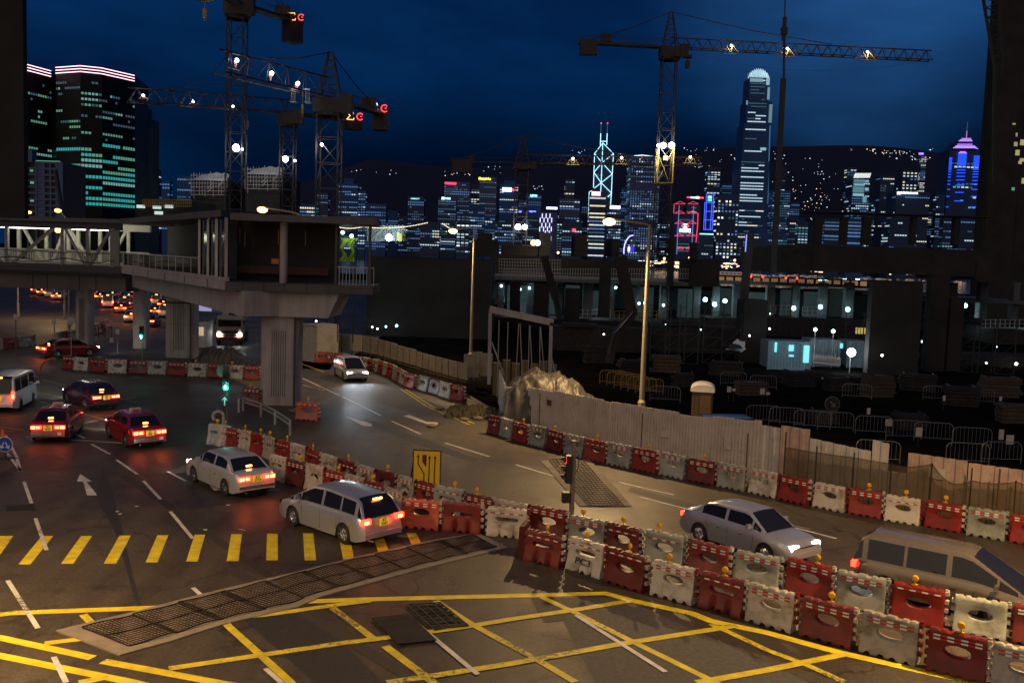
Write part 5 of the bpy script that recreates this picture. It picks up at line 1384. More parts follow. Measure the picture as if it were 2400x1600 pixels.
def tower_crane(name, label, mast_px, base_y, Y, slew_py, w, jib_tip, cj_tip, apex_py=None, jh=1.5, m=M_crane, jibtipY=None, cjY=None, jib_root_dx=0, lights=(), z0=0, cab=True, ties=True, cjblock=(2.2, 2.6), r=.07, cj_drop=0):
    p0 = P(mast_px[1], 620, Y); ps = P(mast_px[0], slew_py, Y); x = (p0.x + ps.x) / 2; zs = ps.z
    t = thing(name, label, 'tower crane', (x, Y, z0))
    b = MB(); lattice_mast(b, x, Y, z0, zs - 1.5, w, r); b.build('mast', m, t, world=True)
    b = MB(); b.box((x, Y, zs - .8), (w * 1.35, w * 1.35, 1.5)); b.lathe((x, Y, zs - 1.9), [(w * .7, 0), (w * .75, .4), (w * .6, .5)], 16); b.build('slewing_unit', m, t, world=True)
    if cab:
        b = MB(); b.box((x + w * .9, Y - w * .6, zs - .7), (1.2, 1.2, 1.9)); b.build('cab', m, t, world=True)
    J = P(jib_tip[0], jib_tip[1], jibtipY or Y); A = Vector((x, Y, zs))
    b = MB(); lattice_jib(b, A, J - Vector((0, 0, jh * .2)), jh, jh * .9, r); b.build('jib', m, t, world=True)
    Cj = P(cj_tip[0], cj_tip[1], cjY or Y)
    b = MB(); b.beam(A, Cj, 1.4, .35); n = 10
    for s_ in (-1, 1): b.beam(A + Vector((0, s_ * .7, 1.1)), Cj + Vector((0, s_ * .7, 1.1)), .05, .05)
    for i in range(n + 1): q = A.lerp(Cj, i / n); b.beam(q + Vector((0, -.7, 0)), q + Vector((0, -.7, 1.1)), .04, .04, up=(0, 1, 0))
    b.build('counter_jib', m, t, world=True)
    b = MB(); dd = (Cj - A).normalized(); b.box(Cj - dd * cjblock[0] * .6 + Vector((0, 0, -cjblock[1] * .3)), (cjblock[0], 1.6, cjblock[1]), rz=math.atan2(dd.y, dd.x)); b.build('counterweight', m, t, world=True)
    b = MB(); b.box(A.lerp(Cj, .7) + Vector((0, 0, .9)), (1.6, 1.2, 1.2)); b.build('winch_box', m, t, world=True)
    if apex_py is not None:
        ap = P(mast_px[0], apex_py, Y); ap.x = x
        b = MB(); h = w / 2
        for sx in (-1, 1):
            for sy in (-1, 1): b.beam((x + sx * h, Y + sy * h, zs), (ap.x + sx * .2, Y + sy * .2, ap.z), r * 2, r * 2, up=(0, 1, 0))
        k = 5
        for i in range(1, k + 1):
            s_ = 1 - i / (k + 1) * .8; z = zs + (ap.z - zs) * i / (k + 1)
            b.beam((x - h * s_, Y - h * s_, z), (x + h * s_, Y - h * s_, z), r, r); b.beam((x - h * s_, Y + h * s_, z), (x + h * s_, Y + h * s_, z), r, r)
            s2 = 1 - (i - 1) / (k + 1) * .8; z2 = zs + (ap.z - zs) * (i - 1) / (k + 1)
            b.beam((x - h * s2, Y - h * s2, z2), (x + h * s_, Y - h * s_, z), r, r)
        b.build('tower_head', m, t, world=True)
        if ties:
            for tgt, f in ((J, .62), (Cj, .9)):
                q = A.lerp(tgt, f) + Vector((0, 0, jh if tgt is J else .4)); b = MB(); mid_ = ap.lerp(q, .5) - Vector((0, 0, .35)); b.path([ap, mid_, q], r * .9, 5); b.build('tie_bar', m, t, world=True)
    return t, A, J, Cj, x, zs
# left, nearest mast leaving the top of the frame
t, A, J, Cj, x, zs = tower_crane('tower_crane', 'tall crane mast leaving the top of the photo at left, white lamp halfway up', (556, 551), 0, 120, 8, 2.0, (440, -60), (704, 56), jibtipY=95, cjY=128, jh=1.6, cjblock=(2.2, 3.4))
q = P(684, 48, 126); letters_sigma(t, q, .9, M_neony, M_neonr)
b = MB(); bp = P(553, 347, 118.6); b.ball(bp, .42, 12, 8); b.build('floodlight', M_led, t, world=True, smooth=True)
point_light(t, (bp.x - x, bp.y - 120, bp.z), 700, (.95, .95, 1), .3)
b = MB(); q = P(568, 350, 118.8); b.ball(q, .14, 8, 6); b.build('small_lamp', M_ledj, t, world=True)
b = MB(); q0 = P(480, 0, 100); b.beam(q0, q0 - Vector((0, 0, 1.0)), .04, .04); b.box(q0 - Vector((0, 0, 1.3)), (.35, .3, .9)); b.tube(q0 - Vector((0, 0, 1.8)), q0 - Vector((0, 0, 2.1)), .08, 6); b.box(q0 + Vector((.0, 0, .1)), (1.6, 1, .3)); b.build('hook_block', M_craney, t, world=True)
b = MB(); p1, p2_ = P(635, -10, 124), P(684, 40, 127); b.tube(p1, p2_, .05, 5); p1, p2_ = P(648, -10, 124), P(690, 42, 127); b.tube(p1, p2_, .05, 5); b.build('tie_bar', M_crane, t, world=True)
# second crane, big head at x 770
t, A, J, Cj, x, zs = tower_crane('tower_crane', 'crane with tapering head and red lit letters, right of the other left cranes', (772, 768), 0, 105, 232, 2.3, (514, 160), (898, 268), apex_py=122, jibtipY=93, cjY=124, jh=2.2, cjblock=(1.9, 2.6))
q = P(876, 262, 121); letters_sigma(t, q, 1.0, M_neonw, M_neonr)
for (px, py, Y_) in ((555, 142, 95), (637, 172, 98), (698, 196, 101)):
    q = P(px, py, Y_); b = MB(); b.ball(q, .20, 10, 6); b.build('jib_lamp', M_ledj, t, world=True, smooth=True)
    b = MB(); b.path([q + Vector((-.25, 0, -.1)), q + Vector((-.1, 0, -.75)), q + Vector((.05, 0, -.1))], .035, 4); b.beam(q + Vector((-.8, 0, -.7)), q + Vector((.2, 0, -.95)), .06, .05); b.build('lamp_bracket', mat('lit_bracket', (.5, .2, .15), .5), t, world=True)
    point_light(t, (q.x - x, q.y - 105 - .4, q.z), 60, (1, .95, .9), .15)
b = MB(); q = P(704, 222, 101.5)
for xx in (-.75, .75):
    for k in range(8): b.box(q + Vector((xx, 0, .6 - k * .17)), (.42, .05, .03))
    for s_ in (-.2, .2): b.box(q + Vector((xx + s_, 0, 0)), (.03, .05, 1.4))
    b.box(q + Vector((xx, .3, -.75)), (.6, .8, .06))
b.beam(q + Vector((-.9, 0, .55)), q + Vector((.9, 0, .55)), .06, .06); b.build('service_cage', M_steel, t, world=True)
b = MB(); q = P(709, 252, 101); b.box(q, (.2, .2, .6)); b.tube(q + Vector((0, 0, -.3)), q + Vector((0, 0, -1.0)), .07, 6); b.ball(q + Vector((0, 0, -.5)), .18, 8, 5); b.tube(q + Vector((0, 0, .3)), q + Vector((0, 0, 2.2)), .02, 4); b.build('hook_block', M_craney, t, world=True)
b = MB(); q = P(754, 339, 103.6); b.ball(q, .16, 8, 6); b.build('small_lamp', M_ledj, t, world=True, smooth=True); point_light(t, (q.x - x, q.y - 105 - .2, q.z - .2), 220, (1, .9, .85), .15)
# third crane, long jib pointing left behind the office towers
t, A, J, Cj, x, zs = tower_crane('tower_crane', 'crane with a long lattice jib pointing left past the dark office towers', (676, 672), 0, 130, 264, 1.8, (300, 232), (846, 288), apex_py=None, jibtipY=119, cjY=136, jh=1.7, cjblock=(2.0, 1.4))
q = P(820, 281, 133); letters_sigma(t, q, 1.05, M_neony, M_neonr)
ap = P(688, 200, 130); b = MB(); b.beam((x - .6, 130, zs), ap, .16, .16, up=(0, 1, 0)); b.beam((x + .7, 130, zs), ap, .16, .16, up=(0, 1, 0)); b.build('tower_head', M_crane, t, world=True)
b = MB(); b.path([P(390, 208, 121), P(500, 200, 124), ap], .05, 5); b.build('tie_bar', M_crane, t, world=True)
for (px, py, Y_) in ((336, 224, 119.5), (453, 238, 123), (546, 250, 125.5)):
    q = P(px, py, Y_); b = MB(); b.ball(q, .15, 10, 6); b.build('jib_lamp', M_ledj, t, world=True, smooth=True)
    b = MB(); b.box(q + Vector((0, -.2, -.45)), (1.1, .3, .05)); b.path([q + Vector((-.6, 0, -.45)), q, q + Vector((.6, 0, -.45))], .03, 4); b.build('lamp_bracket', mat('lit_bracket', (.5, .2, .15), .5), t, world=True)
    point_light(t, (q.x - x, q.y - 130 - .3, q.z), 40, (1, .95, .95), .15)
b = MB(); q = P(580, 290, 126); b.box(q, (.3, .25, .8)); b.tube(q + Vector((0, 0, .4)), q + Vector((0, 0, 1.6)), .02, 4); b.tube(q, q - Vector((0, 0, .8)), .06, 5); b.build('hook_block', M_craney, t, world=True)
b = MB(); bp = P(669, 373, 128.4); b.ball(bp, .38, 12, 8); b.build('floodlight', M_led, t, world=True, smooth=True); point_light(t, (bp.x - x, bp.y - 130, bp.z), 600, (.95, .95, 1), .3)
b = MB(); q = P(691, 377, 128.6); b.ball(q, .16, 8, 6); b.build('small_lamp', M_ledj, t, world=True)
# right crane, long horizontal jib
t, A, J, Cj, x, zs = tower_crane('tower_crane', 'big flat-topped crane at right, long jib with three lamps above the skyline', (1567, 1549), 0, 150, 112, 2.2, (2182, 138), (1356, 100), apex_py=28, jh=1.5, cjblock=(2.6, 2.2), r=.075)
for px, py in ((1714, 113), (1845, 120), (2033, 128)):
    q = P(px, py - 6, 149); b = MB(); b.ball(q, .17, 10, 6); b.build('jib_lamp', M_warmj, t, world=True, smooth=True)
    b = MB(); b.box(q + Vector((0, -.3, -1.3)), (2.0, .3, .06)); b.path([q + Vector((-.8, -.3, 0)), q + Vector((-.1, -.3, -1.1)), q + Vector((.1, -.3, 0)), q + Vector((1.2, -.3, -1.2))], .05, 4); b.build('lamp_bracket', M_craney, t, world=True)
    point_light(t, (q.x - x, -1.6, q.z - .3), 130, (1, .9, .55), .2)
for px, py, s_ in ((1543, 341, .22), (1555, 341, .42), (1574, 341, .46)):
    q = P(px, py, 148); b = MB(); b.ball(q, s_, 12, 8); b.build('floodlight', M_led, t, world=True, smooth=True)
q = P(1560, 341, 147.5); point_light(t, (q.x - x, -2.2, q.z - .8), 1500, (1, .9, .6), .3); 
b = MB(); q = P(1560, 371, 148.4); b.box(q, (.7, .3, .6)); b.build('sign_box', M_steel, t, world=True)
lm = MB(); lattice_mast(lm, x, 150, P(1550, 430, 150).z, P(1555, 348, 150).z, 2.35, .085); lm.build('yellow_mast_section', M_craney, t, world=True)
b = MB(); q = P(1612, 133, 149); b.box(q, (1.2, .8, .5)); b.box(q - Vector((0, 0, 1.2)), (.6, .5, 1.2)); b.tube(q, q - Vector((0, 0, 1.0)), .05, 5); b.build('hook_block', M_crane, t, world=True)
b = MB(); b.path([P(1620, 124, 150), P(1740, 152, 150), P(1850, 165, 150), P(1960, 167, 150), P(2060, 160, 150), P(2178, 142, 150)], .02, 4); b.build('slack_cable', M_crane, t, world=True)
# middle distant dark crane
M_cr2 = mat('far_crane_steel', (.05, .035, .032), .8)
t, A, J, Cj, x, zs = tower_crane('tower_crane', 'dark distant crane in the middle with floodlights at its mast foot', (1222, 1218), 0, 240, 382, 3.2, (1645, 385), (1055, 380), apex_py=318, m=M_cr2, jh=2.0, cjblock=(5, 3.2), r=.14)
for px, py in ((1343, 372), (1457, 370), (1618, 368)):
    q = P(px, py, 238); b = MB(); b.ball(q, .32, 10, 6); b.build('jib_lamp', M_warmj, t, world=True, smooth=True)
    b = MB(); z_ = -1.5; b.path([q + Vector((-1.3, 0, z_)), q + Vector((-.9, 0, -.4)), q + Vector((.9, 0, -.4)), q + Vector((1.3, 0, z_))], .07, 4); b.path([q + Vector((-.6, 0, -.4)), q + Vector((0, 0, -1.3)), q + Vector((.6, 0, -.4))], .09, 4); b.box(q + Vector((0, 0, z_)), (3.4, .3, .12)); b.build('lamp_bracket', mat('bracket_glow', (.5, .42, .2), .5), t, world=True)
    point_light(t, (q.x - x, -4, q.z - .5), 160, (1, .9, .55), .3)
for px, py, s_ in ((1214, 532, .7), (1230, 532, .6)):
    q = P(px, py, 236); b = MB(); b.ball(q, s_, 12, 8); b.build('floodlight', M_led, t, world=True, smooth=True)
# dark lattice mast and building side at the right edge
t = thing('crane_mast', 'dark lattice crane mast leaning in at the top right corner', 'crane mast', P(2340, 600, 90)); b = MB()
for (x0, y0, x1, y1) in ((2303, -10, 2332, 160), (2338, -10, 2350, 160)): b.beam(P(x0, y0, 90), P(x1, y1, 90), .22, .22, up=(0, 1, 0))
for i in range(7):
    y0 = -5 + i * 23; xa = 2305 + i * 4; b.beam(P(xa, y0, 90), P(2340 + i * 2, y0 + 12, 90), .1, .1, up=(0, 1, 0)); b.beam(P(2340 + i * 2, y0 + 12, 90), P(xa + 3, y0 + 24, 90), .1, .1, up=(0, 1, 0))
b.beam(P(2332, 160, 90), P(2330, 430, 90), .3, .3, up=(0, 1, 0)); b.build('lattice', M_black, t, world=True)
# rope of the piling rig with its leader
t = thing('piling_rig_leader', 'thin dark leader mast with hook block and rope, left of the crowned tower', 'piling rig', P(1812, 640, 88))
b = MB(); b.beam(P(1836, 185, 88), P(1812, 640, 88), .42, .42, up=(0, 1, 0)); b.build('leader', M_sil, t, world=True)
b = MB(); b.tube(P(1841, -20, 88), P(1838, 60, 88), .06, 6); b.tube(P(1838, 60, 88), P(1837, 190, 88), .10, 6); b.build('rope', M_sil, t, world=True)
b = MB(); q = P(1838, 73, 88); b.box(q, (.55, .4, .6)); b.box(q + Vector((0, 0, .8)), (.3, .3, .8)); b.box(q - Vector((0, 0, .6)), (.3, .3, .5)); b.build('hook_block', M_sil, t, world=True)
t = thing('inclined_boom', 'dark leaning boom with a blue light strip in front of the tallest tower', 'boom', P(1745, 640, 95))
b = MB(); b.beam(P(1758, 545, 95), P(1738, 760, 95), .75, .6, up=(0, 1, 0)); b.build('boom', M_sil, t, world=True)
b = MB(); b.beam(P(1750, 550, 94.5), P(1747, 590, 94.5), .08, .08, up=(0, 1, 0)); b.build('light_strip', emat('blue_strip', (.25, .3, 1.0), 1.5), t, world=True)

# ================================================================== CONSTRUCTION SITE
def sbox(t, name, px0, px1, py0, py1, Y, depth, m):
    a = P(px0, py0, Y); c = P(px1, py1, Y); b = MB()
    b.box(((a.x + c.x) / 2, Y + depth / 2, (a.z + c.z) / 2), (abs(c.x - a.x), depth, abs(a.z - c.z))); return b.build(name, m, t, world=True)
M_decklit = mat('site_concrete', (.13, .14, .135), .85, noise=.2, scale=.4, dirt=(.08, .08, .08), dscale=.3)
M_sf = mat('site_frame_dark', (.040, .038, .036), .95, noise=.25, scale=.3, spec=.1)
# the long lit deck level: slabs, columns, lamps
Ys = 128.0
t = thing('station_structure', 'long unfinished concrete building with lit bays behind the fence', 'building', P(1600, 760, Ys))
for (x0, x1, ya, yb) in ((1140, 1660, 655, 664), (1660, 2120, 664, 678), (2185, 2440, 700, 714)): sbox(t, 'slab', x0, x1, ya, yb, Ys, 26, M_decklit if x0 > 2100 else M_decklit)
for (x0, x1, ya, yb) in ((1140, 1660, 742, 800), (1660, 2120, 745, 820), (2330, 2440, 770, 830)): sbox(t, 'floor', x0, x1, ya, yb, Ys, 26, M_sf)
for x0, w in ((1168, 12), (1235, 14), (1305, 12), (1368, 20), (1428, 10), (1478, 20), (1550, 16), (1628, 12), (1675, 10), (1722, 12), (1800, 14), (1860, 12), (1925, 12), (1985, 14), (2070, 14), (2095, 10), (2230, 10), (2300, 12), (2378, 8)):
    sbox(t, 'column', x0, x0 + w, 662, 746, Ys + 2.5, 1.2, M_decklit)
sbox(t, 'back_wall', 1140, 2130, 664, 745, Ys + 22, .5, mat('site_wall', (.06, .07, .075), .9, noise=.4, scale=.15))
sbox(t, 'beam', 1225, 1640, 664, 678, Ys + .5, 1, M_decklit)
for x0, x1 in ((1190, 1245), (1262, 1300), (1326, 1356), (1390, 1425), (1500, 1530), (1590, 1625), (1690, 1718), (1750, 1795), (1830, 1850), (1885, 1920), (1945, 1975)):
    sbox(t, 'partition', x0, x1, 668 + (x0 % 17), 745, Ys + 9 + (x0 % 7), .4, M_decklit)
lamps_ = [(1175, 670), (1219, 678), (1241, 675), (1443, 674), (1498, 711), (1511, 710), (1653, 702), (1675, 713), (1699, 705), (1860, 722), (1923, 719), (1987, 725), (1555, 715), (2262, 716)]
for px, py in lamps_:
    q = P(px, py, Ys + 1.5); b = MB(); b.ball(q, .30 if px > 1600 else .17, 10, 6); b.build('site_lamp', M_cyanl, t, world=True, smooth=True)
for px, py, pw in ((1190, 700, 420), (1300, 700, 420), (1395, 700, 700), (1500, 705, 300), (1670, 705, 500), (1760, 700, 240), (1860, 715, 300), (1923, 712, 260), (1987, 718, 300), (2250, 735, 300), (2400, 745, 400)):
    q = P(px, py, Ys + 4); point_light(t, (q.x - t.location.x, q.y - t.location.y, q.z - t.location.z), pw * .45, (.55, .9, 1.0), .4)
rr = random.Random(5)
# site clutter as edge railings and racks along the floor edges
def rail_run(label, px0, px1, py, Y, m, hh=1.1, n=None, grp=None, posts=.6):
    a, c = P(px0, py, Y), P(px1, py, Y); t_ = thing('edge_railing', label, 'railing', a, 0, grp); b = MB(); n = n or int((c - a).length / posts)
    for z in (0, hh * .5, hh): b.beam(a + Vector((0, 0, z)), c + Vector((0, 0, z)), .05, .05)
    for i in range(n + 1): p = a.lerp(c, i / n); b.box(p + Vector((0, 0, hh / 2)), (.06, .06, hh))
    b.build('railing', m, t_, world=True); return t_
rail_run('pale edge railing of the lit deck, left stretch', 1355, 1430, 745, Ys - .2, M_white)
rail_run('yellow edge railing of the lit deck, middle stretch', 1440, 1560, 748, Ys - .2, M_craney)
rail_run('teal lit railing under the two right deck lamps', 1805, 1855, 735, Ys - .2, M_steel)
rail_run('railing below the rightmost deck lamp pair', 1880, 1928, 738, Ys - .2, M_white)
rail_run('white railing on the right-hand far deck', 2298, 2400, 768, Ys - .2, M_white)
rail_run('upper roof edge railing over the lit deck', 1180, 1660, 653, Ys, M_steel, 1.3, 80)
rail_run('upper roof edge railing at the right', 1760, 2000, 672, Ys, M_steel, 1.3, 46)
# scaffold grid in front of the left bays
t = thing('scaffold_screen', 'dim scaffold grid standing on the deck roof at centre left', 'scaffolding', P(1240, 650, Ys + 4)); b = MB()
for i in range(24): b.beam(P(1170 + i * 6.2, 606, Ys + 4), P(1170 + i * 6.2, 655, Ys + 4), .06, .06, up=(0, 1, 0))
for k in range(7): b.beam(P(1168, 606 + k * 7.5, Ys + 4), P(1315, 610 + k * 7.5, Ys + 4), .06, .06)
b.build('scaffold_tubes', M_steel, t, world=True)
# dark masses that hide the harbour
def mass(name, label, cat, x0, x1, y0, y1, Y, depth, m=None, extra=None):
    t_ = thing(name, label, cat, P((x0 + x1) / 2, y1, Y)); sbox(t_, 'wall', x0, x1, y0, y1, Y, depth, m or M_sf)
    for e in (extra or []): sbox(t_, e[0], *e[1:5], Y - .3, depth * .6, m or M_sf)
    return t_
mass('site_building', 'dark block filling the space right of the footbridge end', 'building', 862, 1150, 600, 800, 108, 14, extra=[('parapet', 880, 1140, 592, 601), ('roof_hut', 1105, 1165, 560, 602), ('roof_hut', 1120, 1150, 545, 562)])
mass('site_building', 'low dark block under the middle crane floodlights', 'building', 1150, 1520, 600, 668, 150, 20, extra=[('roof_hut', 1175, 1260, 575, 601), ('roof_hut', 1350, 1375, 550, 601), ('roof_hut', 1265, 1290, 545, 601), ('roof_hut', 1436, 1452, 560, 601)])
mass('site_building', 'dark block in front of the red trimmed bank tower foot', 'building', 1623, 1685, 606, 672, 126, 10)
mass('site_pillar', 'dark square pillar left of the red trimmed bank tower', 'pillar', 1572, 1578, 560, 672, 126, 2)
mass('site_pillar', 'dark square pillar at the right foot of the red trimmed bank tower', 'pillar', 1623, 1633, 568, 607, 125, 2)
mass('station_roof', 'broad dark roof block on the right above the orange lit strip', 'building', 1868, 2330, 572, 650, 120, 30, extra=[('upper_step', 1838, 1900, 590, 640), ('upper_step', 2290, 2420, 610, 660)])
mass('elevated_beam', 'long dark horizontal beam crossing the right-hand skyline', 'beam', 1890, 2330, 496, 508, 120, 3)
for i, (x0, x1) in enumerate(((1912, 1926), (1974, 1985), (2026, 2040), (2140, 2146), (2240, 2244))):
    mass('beam_post', 'dark post under the long skyline beam, %s from left' % ordn[i], 'post', x0, x1, 508, 574, 120.5, 1)
mass('dark_tower', 'unlit dark tower block closing the right edge with few lit windows', 'building', 2350, 2520, -80, 760, 160, 3, extra=[('side_bay', 2336, 2360, 165, 760)])
mass('dark_pier', 'huge dark pier in the site, widest of the right-hand ones', 'pier', 2046, 2150, 660, 880, 84, 1)
mass('dark_pier', 'dark pier right of the widest one', 'pier', 2184, 2212, 640, 870, 86, 1)
mass('dark_pier', 'dark pier nearest the right edge, framing the far yard', 'pier', 2230, 2250, 700, 870, 86, 1)
mass('dark_pier', 'dark pier between the deck lamps and the blue cabins', 'pier', 1745, 1792, 702, 855, 92, 3)
mass('dark_pier', 'dark slender pier in front of the lit bays, left of the street lamp', 'pier', 1411, 1428, 620, 745, 118, 3)
mass('dark_pier', 'broad dark column before the middle lit bay', 'pier', 1326, 1356, 676, 760, 118, 3)
mass('dark_pier', 'dark column before the left lit bay', 'pier', 1196, 1218, 660, 740, 118, 3)
mass('dark_pier', 'dark column close behind the pale portal frame', 'pier', 1255, 1285, 668, 752, 116, 3)
mass('edge_wall', 'flat dark wall edge closing the top left corner', 'wall', -120, 58, -40, 512, 60, .5)
# leaning excavator arms
t = thing('excavator_arm', 'dark leaning boom in front of the left lit bays', 'boom', P(1310, 740, 116)); b = MB(); b.beam(P(1275, 600, 116), P(1302, 700, 116), .9, .8, up=(0, 1, 0)); b.beam(P(1302, 700, 116), P(1312, 745, 116), .7, .7, up=(0, 1, 0)); b.build('boom', M_sf, t, world=True)
t = thing('excavator_arm', 'dark curved excavator arm with a glinting ram before the street lamp', 'boom', P(1460, 800, 80)); b = MB()
b.beam(P(1452, 600, 80), P(1482, 740, 80), .9, .8, up=(0, 1, 0)); b.beam(P(1482, 738, 80), P(1440, 790, 80), .7, .7, up=(0, 1, 0)); b.beam(P(1440, 788, 80), P(1428, 850, 80), .6, .6, up=(0, 1, 0)); b.build('boom', M_sf, t, world=True)
b = MB(); b.tube(P(1484, 730, 79.4), P(1440, 782, 79.4), .09, 8); b.tube(P(1438, 785, 79.4), P(1428, 830, 79.4), .09, 8); b.build('hydraulic_ram', M_chrome, t, world=True)
# orange lit strip of the distant road deck
t = thing('ferry_concourse', 'long low warm-lit building strip under the dark roof', 'building', P(1900, 662, 260)); 
a, c = P(1690, 646, 260), P(2150, 672, 260); b = MB(); b.box(((a.x + c.x) / 2, 262, (P(1900, 655, 260).z + P(1900, 668, 260).z) / 2 - .3), (c.x - a.x, 3, 2.0), ry=0); b.build('wall', mat('warm_wall', (.45, .28, .15), .7, noise=.4, scale=.5, emit=(1.0, .55, .25), strength=.22), t, world=True)
b = MB(); b.box(((a.x + c.x) / 2, 260, P(1900, 653, 260).z), (c.x - a.x + 1, 8, .4)); b.build('roof', M_sf, t, world=True)
for i in range(22):
    q = a.lerp(c, (i + .5) / 22); b = MB(); b.box((q.x, 260.2, P(1900, 662, 260).z), (.5, .3, 2.1)); b.build('column', M_sf, t, world=True)
for px in (1922, 1935, 1940, 1946, 1980, 2010):
    q = P(px, 655, 258.5); b = MB(); b.box(q, (.9, .3, .35)); b.build('lamp', M_cyanl, t, world=True)
for px in (1760, 1788, 1842, 1868):
    q = P(px, 648 + (px - 1760) * .04, 255); t_ = thing('red_beacon', 'small red beacon lamp over the warm strip, %s from left' % ordn[(1760, 1788, 1842, 1868).index(px)], 'lamp', q, 0, 'red beacons over the warm strip'); b = MB(); b.ball((0, 0, 0), .30, 8, 6); b.build('lamp', emat('red_beacon', (1, .03, .03), 8), t_); b = MB(); b.box((0, 0, -1), (.1, .1, 1.6)); b.build('stalk', M_black, t_)
# site cabins lit cyan
M_cabin = mat('cabin_blue', (.16, .22, .25), .7, noise=.1); M_cyan = emat('cyan_doorway', (.25, .85, .95), .9)
def cabin(px0, px1, pyt, pyb, Y, label, wins, dep=3):
    A, B = P(px0, pyb, Y), P(px1, pyb, Y); zt = P(px0, pyt, Y).z; A.z = B.z = 0
    t_ = container('site_cabin', label, A, B, zt, dep, M_cabin, 'site cabin', 'site cabins in the yard')
    for (x0, x1, y0, y1) in wins:
        a, c = P(x0, y0, Y - .12), P(x1, y1, Y - .12); b = MB(); b.box(((a.x + c.x) / 2 - t_.location.x, -.14, (a.z + c.z) / 2), (abs(c.x - a.x), .05, abs(a.z - c.z))); b.build('lit_opening', M_cyan, t_)
    return t_
cabin(1800, 1898, 800, 850, 86, 'blue grey site cabin with two bright cyan doorways', [(1849, 1860, 808, 823), (1849, 1860, 831, 836), (1884, 1895, 809, 850), (1816, 1820, 802, 825)])
cabin(1898, 1966, 796, 846, 90, 'ribbed site cabin left of the big white floodlight', [(1969, 1975, 804, 816)])
cabin(1985, 2036, 800, 850, 90, 'site cabin right behind the big white floodlight', [])
t = thing('floodlight_mast', 'bright white floodlight on a short mast among the cabins', 'floodlight', (P(1992, 850, 85).x, 85, 0)); q = P(1992, 825, 85)
b = MB(); b.tube((0, 0, 0), (0, 0, q.z), .05, 6); b.build('mast', M_steel, t); b = MB(); b.ball((0, -.2, q.z), .36, 14, 8); b.build('flood_lamp', M_led, t, smooth=True); point_light(t, (0, -1, q.z + .2), 160, (.85, .93, 1), .3)
point_light(t, (-6, -2.5, 3.5), 170, (.45, .85, 1), .3)
for i, (px, py) in enumerate(((1911, 772), (1953, 776))):
    q = P(px, py, 89); t_ = thing('yard_lamp', 'small cyan yard lamp on a thin post above the ribbed cabin, %s one' % ('left', 'right')[i], 'lamp', (q.x, q.y, 0), 0, 'yard lamps over the cabins'); b = MB(); b.tube((0, 0, 0), (0, 0, q.z), .04, 6); b.build('post', M_steel, t_); b = MB(); b.ball((0, 0, q.z), .17, 10, 6); b.build('lamp', M_cyanl, t_, smooth=True)
t = thing('racking', 'steel rack of glowing glassware-like fittings in the yard before the cabins', 'rack', P(1930, 850, 84)); b = MB()
for k in range(3): b.beam(P(1905, 836 + k * 5, 84), P(1970, 843 + k * 5, 84), .06, .3)
for i in range(9): b.box(P(1908 + i * 7, 836 + i, 84), (.12, .12, .5))
b.build('rack', M_white, t, world=True)
t = thing('white_awning', 'white panel shelter with dark umbrella top left of the cabins', 'shelter', P(1730, 820, 88)); b = MB(); b.beam(P(1723, 798, 88), P(1742, 822, 88), .1, .6); sb = P(1735, 810, 88); b.box(sb, (.8, .2, .8)); b.beam(P(1702, 818, 87.8), P(1740, 821, 87.8), .3, .12); b.build('panel', M_white, t, world=True)
b = MB(); c_ = P(1722, 816, 87); b.lathe(c_, [(.75, 0), (.5, .3), (0, .42)], 14); b.build('umbrella', M_black, t, world=True, smooth=True)
t = thing('yellow_lit_window', 'yellow barred window glowing above the floodlight', 'window', P(2025, 775, 100)); b = MB(); b.box(P(2020, 775, 100), (1.3, .1, .65)); b.build('pane', emat('yellow_pane', (.9, .75, .2), .45), t, world=True); b = MB()
for i in range(4): b.box(P(2010 + i * 7, 775, 99.8), (.05, .05, .9))
b.build('bars', M_black, t, world=True)
# scaffolded blocks with pale lit roofs beyond the bridge
def scaff(label, x0, x1, y0, y1, Y, n):
    t_ = thing('scaffolded_block', label, 'building', P((x0 + x1) / 2, y1, Y)); sbox(t_, 'core', x0 + 4, x1 - 4, y0 + 12, y1, Y + 1, 14, M_sf); rr = random.Random(n)
    b = MB()
    for i in range(n): 
        px = x0 + (x1 - x0) * i / (n - 1); b.beam(P(px, y0 - rr.uniform(0, 6), Y), P(px, y0 + rr.uniform(25, 60), Y), .07, .07, up=(0, 1, 0))
    for k in range(6): b.beam(P(x0, y0 + k * 9 + 3, Y), P(x1, y0 + k * 9 + 4, Y), .09, .09)
    for i in range(5): xx = rr.uniform(x0, x1 - 20); yy = rr.uniform(y0, y0 + 30); b.beam(P(xx, yy + 16, Y - .1), P(xx + 14, yy, Y - .1), .12, .12, up=(0, 1, 0))
    b.build('scaffold_tubes', M_conc, t_, world=True)
    b = MB(); a, c = P(x0, y0, Y), P(x1, y0 + 3, Y); k = 12; vs = []
    for i in range(k + 1):
        s_ = i / k; p = a.lerp(c, s_); h_ = .9 * math.sin(math.pi * min(1, s_ * 1.6) / 2) + rr.uniform(-.15, .15); vs += [(p.x, p.y - .4, p.z - .9), (p.x, p.y + 2, p.z + h_ - .4)]
    b.add(vs, [(2 * i, 2 * i + 2, 2 * i + 3, 2 * i + 1) for i in range(k)]); b.build('dust_sheet', M_white, t_, world=True)
    q = P((x0 + x1) / 2, y0 - 14, Y - 5); point_light(t_, (q.x - t_.location.x, q.y - t_.location.y, q.z - t_.location.z), 330, (.8, .95, 1), .4)
    return t_
scaff('scaffolded block with pale sheeted roof, left of the crane masts', 448, 532, 408, 500, 150, 14)
scaff('scaffolded block with arched pale roof between two crane masts', 574, 660, 394, 500, 150, 14)
mass('site_building', 'low dark building with a lit scaffold top left of the crane foot', 'building', 322, 450, 466, 520, 140, 12)
